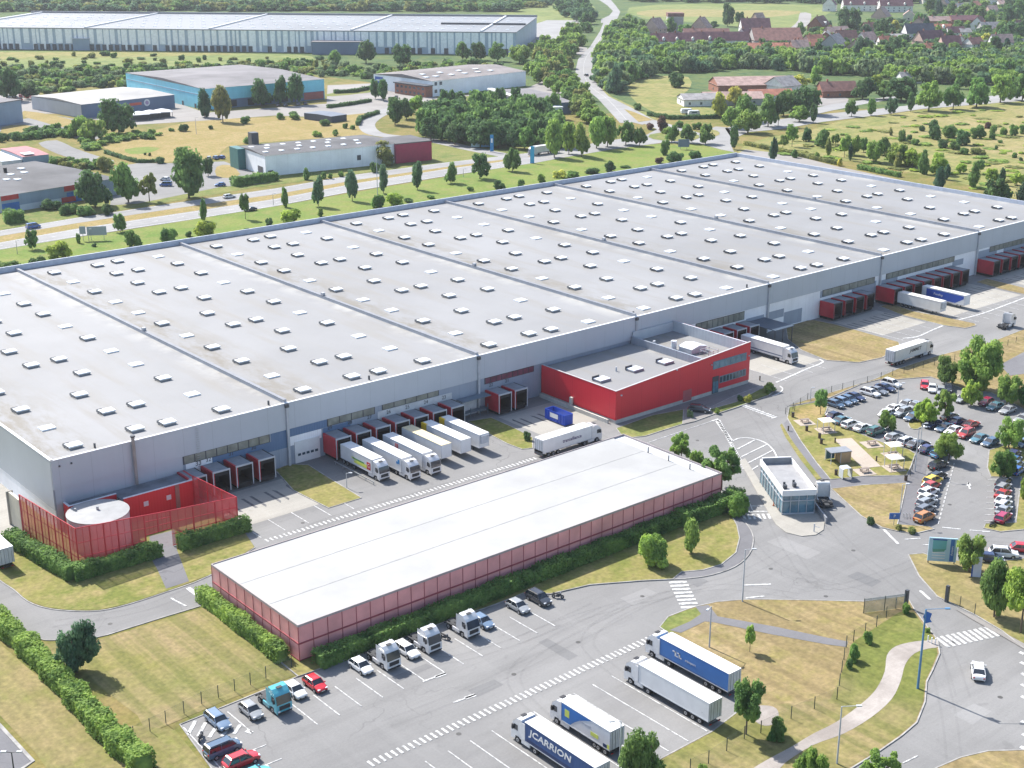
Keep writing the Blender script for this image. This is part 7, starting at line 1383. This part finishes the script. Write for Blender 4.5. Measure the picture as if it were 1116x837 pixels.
lamp(378, 532, 516, 'short lamp post on the apron left of the docked lorries', .8, CR, LGREY, .1)
lamp(997, 514, 466, 'grey lamp post at the picnic lawn corner', 1.2, CR, LGREY, .12); lamp(978, 441, 418, 'lamp post in the upper lane of the car park', .9, CR, LGREY, .1); lamp(980, 568, 528, 'thin lamp post on the dry triangle', .9, CR, LGREY, .1); lamp(883, 437, 423, 'thin post beside the road at the top left of the car park', .5, CR, LGREY, .1)
lamp(16, 846, 820, 'lamp post on the plot at the bottom left corner', 1.0, CR, DGREY, .12, True)
lamp(411.5, 214, 165, 'tall thin lamp post on the highway median', 1.5, CR, LGREY, .16); lamp(1002, 495, 462, 'lamp post with white head at the pale cars island', .8, CR, LGREY, .1); lamp(214, 146, 128, 'lamp post in the estate by the parched strip', 1, CR, LGREY, .14)
for i, (px, b, t_) in enumerate(((19, 277, 262), (97, 263, 250), (298, 224, 211), (489, 196, 186), (505, 193, 184))): lamp(px, b, t_, f"thin roadside post, number {i+1} from the left along the highway", .8, CR, STEEL, .12, group='thin posts along the highway')
# signs
r = thing('direction_sign', 'pair of grey backed road sign panels on the highway verge', 'road sign', G(107, 262), R(-30)); m = MB(); m.box(-5.8, -.08, 2.4, -3.8, .08, 5.0); m.box(-3.4, -.08, 1.8, 3.0, .08, 4.8); m.build('panel', mat_once('sign_back', (.30, .33, .36)), r)
m = MB()
for x in (-4.8, -2.2, 2.0): m.box(x-.08, .09, 0, x+.08, .22, 4.8)
m.build('post', STEEL, r)
r = thing('direction_sign', 'dark blue grey road sign panel behind the warehouse by the roundabout', 'road sign', G(745, 163), R(-40)); MB().box(-2.6, -.08, 1.2, 2.6, .08, 4.8).build('panel', mat_once('sign_dark', (.14, .18, .25)), r); MB().box(-1.6, .1, 0, -1.4, .2, 4.6).build('post', STEEL, r); MB().box(1.4, .1, 0, 1.6, .2, 4.6).build('post', STEEL, r)
for px, b, lb, c, w_, h_ in ((518, 161, 'white and blue notice board at the estate entrance', (.35, .50, .52), 4, 4.5), (529, 161, 'blue and white board right of the notice board', (.10, .28, .45), 4, 4.5), (536, 166, 'slim tall blue totem sign at the estate entrance', (.03, .22, .45), 1.6, 8)):
    r = thing('totem_sign' if 'totem' in lb else 'notice_board', lb, 'sign', G(px, b), R(-40)); MB().box(-w_/2, -.12, .4, w_/2, .12, h_).build('panel', mat_once('board_%d' % int(px), c), r); MB().box(-w_/2+.3, -.05, 0, -w_/2+.45, .05, .4).build('foot', DGREY, r); MB().box(-w_/2+.4, -.15, h_*.55, w_/2-.4, -.12, h_*.8).build('text_bar', WHITE, r)
r = thing('totem_sign', 'blue totem sign on the highway verge among the lime trees', 'sign', G(580, 178), R(-40)); MB().box(-.9, -.12, 0, .9, .12, 7.5).build('panel', mat_once('totem_light_blue', (.05, .35, .60)), r)
# entrance board
p0, p1 = G(1010, 614), G(1041, 616); ea = math.atan2(p1[1]-p0[1], p1[0]-p0[0]); EL = math.hypot(p1[0]-p0[0], p1[1]-p0[1])
r = thing('entrance_sign', 'large pale blue entrance board with map and vertical blue strip', 'sign', (*p0, .1), ea); EH = 4.3
MB().box(0, -.12, .5, EL, .12, EH+.5).build('board', mat_once('pale_blue_board', (.36, .52, .62), .4), r)
MB().box(EL*.14, -.15, EH*.62, EL*.62, -.121, EH*1.02).build('map_panel', mat_once('teal_map', (.12, .36, .38)), r); m = MB(); m.add([(EL*.16, -.155, EH*.5), (EL*.55, -.155, EH*.55), (EL*.60, -.155, EH*.66), (EL*.14, -.155, EH*.64)], [(0, 1, 2, 3)]); m.build('map_land', mat_once('map_green', (.10, .28, .22)), r)
MB().box(EL*.13, -.16, EH*1.02, EL*.63, -.125, EH*1.07).build('blue_rule', mat_once('sign_navy', (.03, .08, .28)), r); MB().box(EL*.76, -.15, .6, EL*.90, -.122, EH*1.08).build('blue_strip', mat_once('sign_blue', (.04, .14, .40)), r)
m = MB()
for k in range(3): m.box(EL*.14, -.14, 1.0+k*.5, EL*.60, -.122, 1.15+k*.5)
m.build('text_line', WHITE, r)
o = lettering('Actiparc', .52, WHITE, r, (EL*.83, -.165, EH*.60), 0); o.rotation_euler = (R(90), R(-90), 0)
m = MB()
for x in (.2, EL-.2): m.box(x-.08, .13, 0, x+.08, .25, EH+.4)
m.build('post', DGREY, r)
r = thing('totem_sign', 'grey white totem with blue edge in front of the round tree', 'sign', (*G(1063, 629), .1), R(-48)); MB().box(-.55, -.15, 0, .8, .15, 3.6).build('panel', mat_once('totem_grey', (.50, .52, .60)), r); MB().box(-.75, -.16, 0, -.55, .16, 3.4).build('blue_edge', mat_once('sign_navy', (.03, .08, .28)), r)
r = thing('parking_sign', 'small square blue parking sign beside the footpath', 'sign', (*G(974, 573), .1), R(-40)); MB().box(-.95, -.05, 1.2, .95, .05, 2.4).build('panel', mat_once('parking_blue', (.04, .12, .35)), r); MB().box(-.05, .06, 0, .05, .14, 2.2).build('post', STEEL, r); lettering('P', .8, WHITE, r, (0, -.065, 1.8), 0)
# bollards and little posts
BG = 'dark bollards and bins in the picnic lawn'
for i, (px, b, t_, lb) in enumerate(((864, 455, 450, 'dark bin at the tip of the parched picnic corner'), (879, 470, 464, 'dark bin below the first sand square'), (893, 478, 474, 'upper dark bin of two beside the footpath'), (895, 484, 479, 'lower dark bin of two beside the footpath'), (910, 483, 479, 'dark post at the top of the boules court'), (955, 503, 498, 'dark post at the right of the boules court'), (911, 518, 512, 'dark bin beside the clear shelter'), (987, 524, 519, 'black bin at the end of the footpath'), (859, 470, 468, 'dark box on the grass strip by the road'), (1094, 523, 515, 'brown post on the right tree island'), (828, 415, 411, 'dark post at the right of the red office'))):
    r = thing('litter_bin' if 'bin' in lb else 'bollard', lb, 'bin' if 'bin' in lb else 'bollard', (*G(px, b), .12)); m = MB(); m.cyl(0, 0, 0, .95, .32 if 'bin' in lb else .16, 10); m.build('body', DWOOD, r); m = MB(); m.cyl(0, 0, .95, 1.05, .36 if 'bin' in lb else .18, 10); m.build('lid', BLACK, r)
# picnic tables on sand squares, some with sun roofs
def picnic(px, py, label, roof=False, size=3.7, a=-25, table=True):
    x, y = G(px, py); sq = MB(); sq.box(-size/2, -size/2, 0, size/2, size/2, .05); o = sq.build('sand_square', SAND, None, (x, y, .12), R(a)); tag(o, kind='structure')
    r = thing('picnic_table', label, 'picnic table', (x, y, .17), R(a), 'picnic tables on the sand squares'); m = MB(); m.box(-.95, -.38, .70, .95, .38, .76); m.build('table_top', mat_once('weathered_wood', (.22, .17, .14)), r)
    for s in (-1, 1): MB().box(-.95, s*.78-.14, .42, .95, s*.78+.14, .47).build('bench', _mc['weathered_wood'], r)
    m = MB()
    for xx in (-.7, .7): m.box(xx-.04, -.85, .36, xx+.04, .85, .42); m.beam((xx, -.5, 0), (xx, -.2, .7), .08); m.beam((xx, .5, 0), (xx, .2, .7), .08)
    m.build('frame', DWOOD, r)
    if roof:
        g_ = thing('sun_canopy', 'cream pyramid sun canopy over the ' + roof, 'canopy', (x, y, .17), R(a), 'cream sun canopies'); q = MB(); c = mat_once('cream_canvas', (.66, .62, .52)); s2 = 1.45
        q.add([(-s2, -s2, 2.4), (s2, -s2, 2.4), (s2, s2, 2.4), (-s2, s2, 2.4), (0, -.0, 3.0)], [(0, 1, 4), (1, 2, 4), (2, 3, 4), (3, 0, 4)]); q.build('canvas', c, g_); q = MB()
        for u in (-s2+.1, s2-.1):
            for v in (-s2+.1, s2-.1): q.box(u-.05, v-.05, 0, u+.05, v+.05, 2.42)
        q.build('post', LGREY, g_)
picnic(877, 461, 'picnic table on the first sand square at the left of the picnic lawn')
picnic(900, 470, 'picnic table under the left cream canopy', 'left picnic table')
picnic(950, 485, 'picnic table on the sand square nearest the parked cars', False, 3.8)
picnic(942, 515, 'picnic table on the white square beside the clear shelter', False, 3.6)
picnic(973, 497, 'picnic table under the upper right cream canopy', 'upper right picnic table')
picnic(974, 511, 'picnic table under the lower right cream canopy', 'lower right picnic table')
# kerbside odds and ends
for i, (px, py) in enumerate(((843, 552), (849, 556))):
    r = thing('traffic_cone', ['orange cone left of the gatehouse corner', 'orange cone right at the gatehouse corner'][i], 'cone', (*G(px, py), .14)); m = MB(); m.box(-.2, -.2, 0, .2, .2, .04, 1); m.cyl(0, 0, .04, .8, .16, 10, 0, .03); m.build('cone', [mat_once('cone_orange', (.60, .12, .04)), BLACK], r)
r = thing('barrier_post', 'thin barrier post on the rounded end of the gate island', 'barrier', (*G(887, 580), .14)); MB().box(-.08, -.08, 0, .08, .08, 1.5).build('post', LGREY, r); MB().box(-.08, -1.2, 1.1, .0, -.08, 1.2).build('arm', LGREY, r)
r = thing('manhole_box', 'dark round headed planter bollard at the end of the zebra crossing', 'bollard', (*G(797, 559), .12)); m = MB(); m.cyl(0, 0, 0, 1.3, .7, 12, 0, .8); m.build('body', mat_once('night_blue', (.02, .03, .08)), r); m = MB(); m.cyl(0, 0, 1.3, 1.5, .5, 12); m.build('lid', LGREY, r)
for i, (px, py) in enumerate(((1011, 700), (1015, 702), (1019, 703))):
    r = thing('barrier_post', ['leftmost', 'middle', 'rightmost'][i]+' of three pale posts where the gravel path meets the road', 'bollard', (*G(px, py), .14)); MB().cyl(0, 0, 0, 1.0, .09, 8).build('post', PARW, r)
t = thing('guard_rail', 'low steel guard rail under the first docked lorry by the apron', 'guard rail', (138.4, 222, .04)); m = MB(); m.box(-.08, -14, .55, .08, 0, .7)
for k in range(6): m.box(-.06, -14+k*2.7, 0, .06, -13.85+k*2.7, .6)
m.build('rail', STEEL, t)
m = MB(); r = thing('bicycle_rack', 'small rack of hoops beside the footpath at the orange car', 'rack', (*G(985, 565), .07), R(-40))
for k in range(3): m.beam((k*.6, 0, 0), (k*.6, 0, .8), .06); m.beam((k*.6, 0, .8), (k*.6, .6, .8), .06); m.beam((k*.6, .6, .8), (k*.6, .6, 0), .06)
m.build('hoop', STEEL, r)
# old white caravan shells beside the yellow meadow
for i, (px, py) in enumerate(((748, 124), (756, 126))): r = thing('caravan', ['white caravan left of two on the yellow meadow', 'smaller pale caravan right of two on the yellow meadow'][i], 'caravan', G(px, py), R(-30)); m = MB(); m.xprism([(-3, .5), (-3.2, 1.6), (-2.8, 2.8), (2.6, 2.8), (3.2, 1.8), (3, .5)], -1.2, 1.2); m.build('body', WHITE_D, r); m = MB(); m.box(-1.5, -1.25, 1.5, 1.5, -1.21, 2.2); m.build('window', GLASS, r); m = MB(); m.ycyl(0, .35, -1.15, 1.15, .35, 10); m.build('wheel', TYRE, r)
# ------------------------------------------------------------------ haze
HAZE = 0.00006
if HAZE:
    m = bpy.data.materials.new('haze_air'); m.use_nodes = True; t_ = m.node_tree; t_.nodes.clear(); o_ = t_.nodes.new('ShaderNodeOutputMaterial'); v_ = t_.nodes.new('ShaderNodeVolumePrincipled'); v_.inputs['Color'].default_value = (.90, .94, 1, 1); v_.inputs['Density'].default_value = HAZE; v_.inputs['Anisotropy'].default_value = 0.2
    t_.links.new(v_.outputs[0], o_.inputs['Volume']); tag(MB().box(-2600, -1600, -3, 4600, 5600, 125).build('haze', m), kind='stuff')
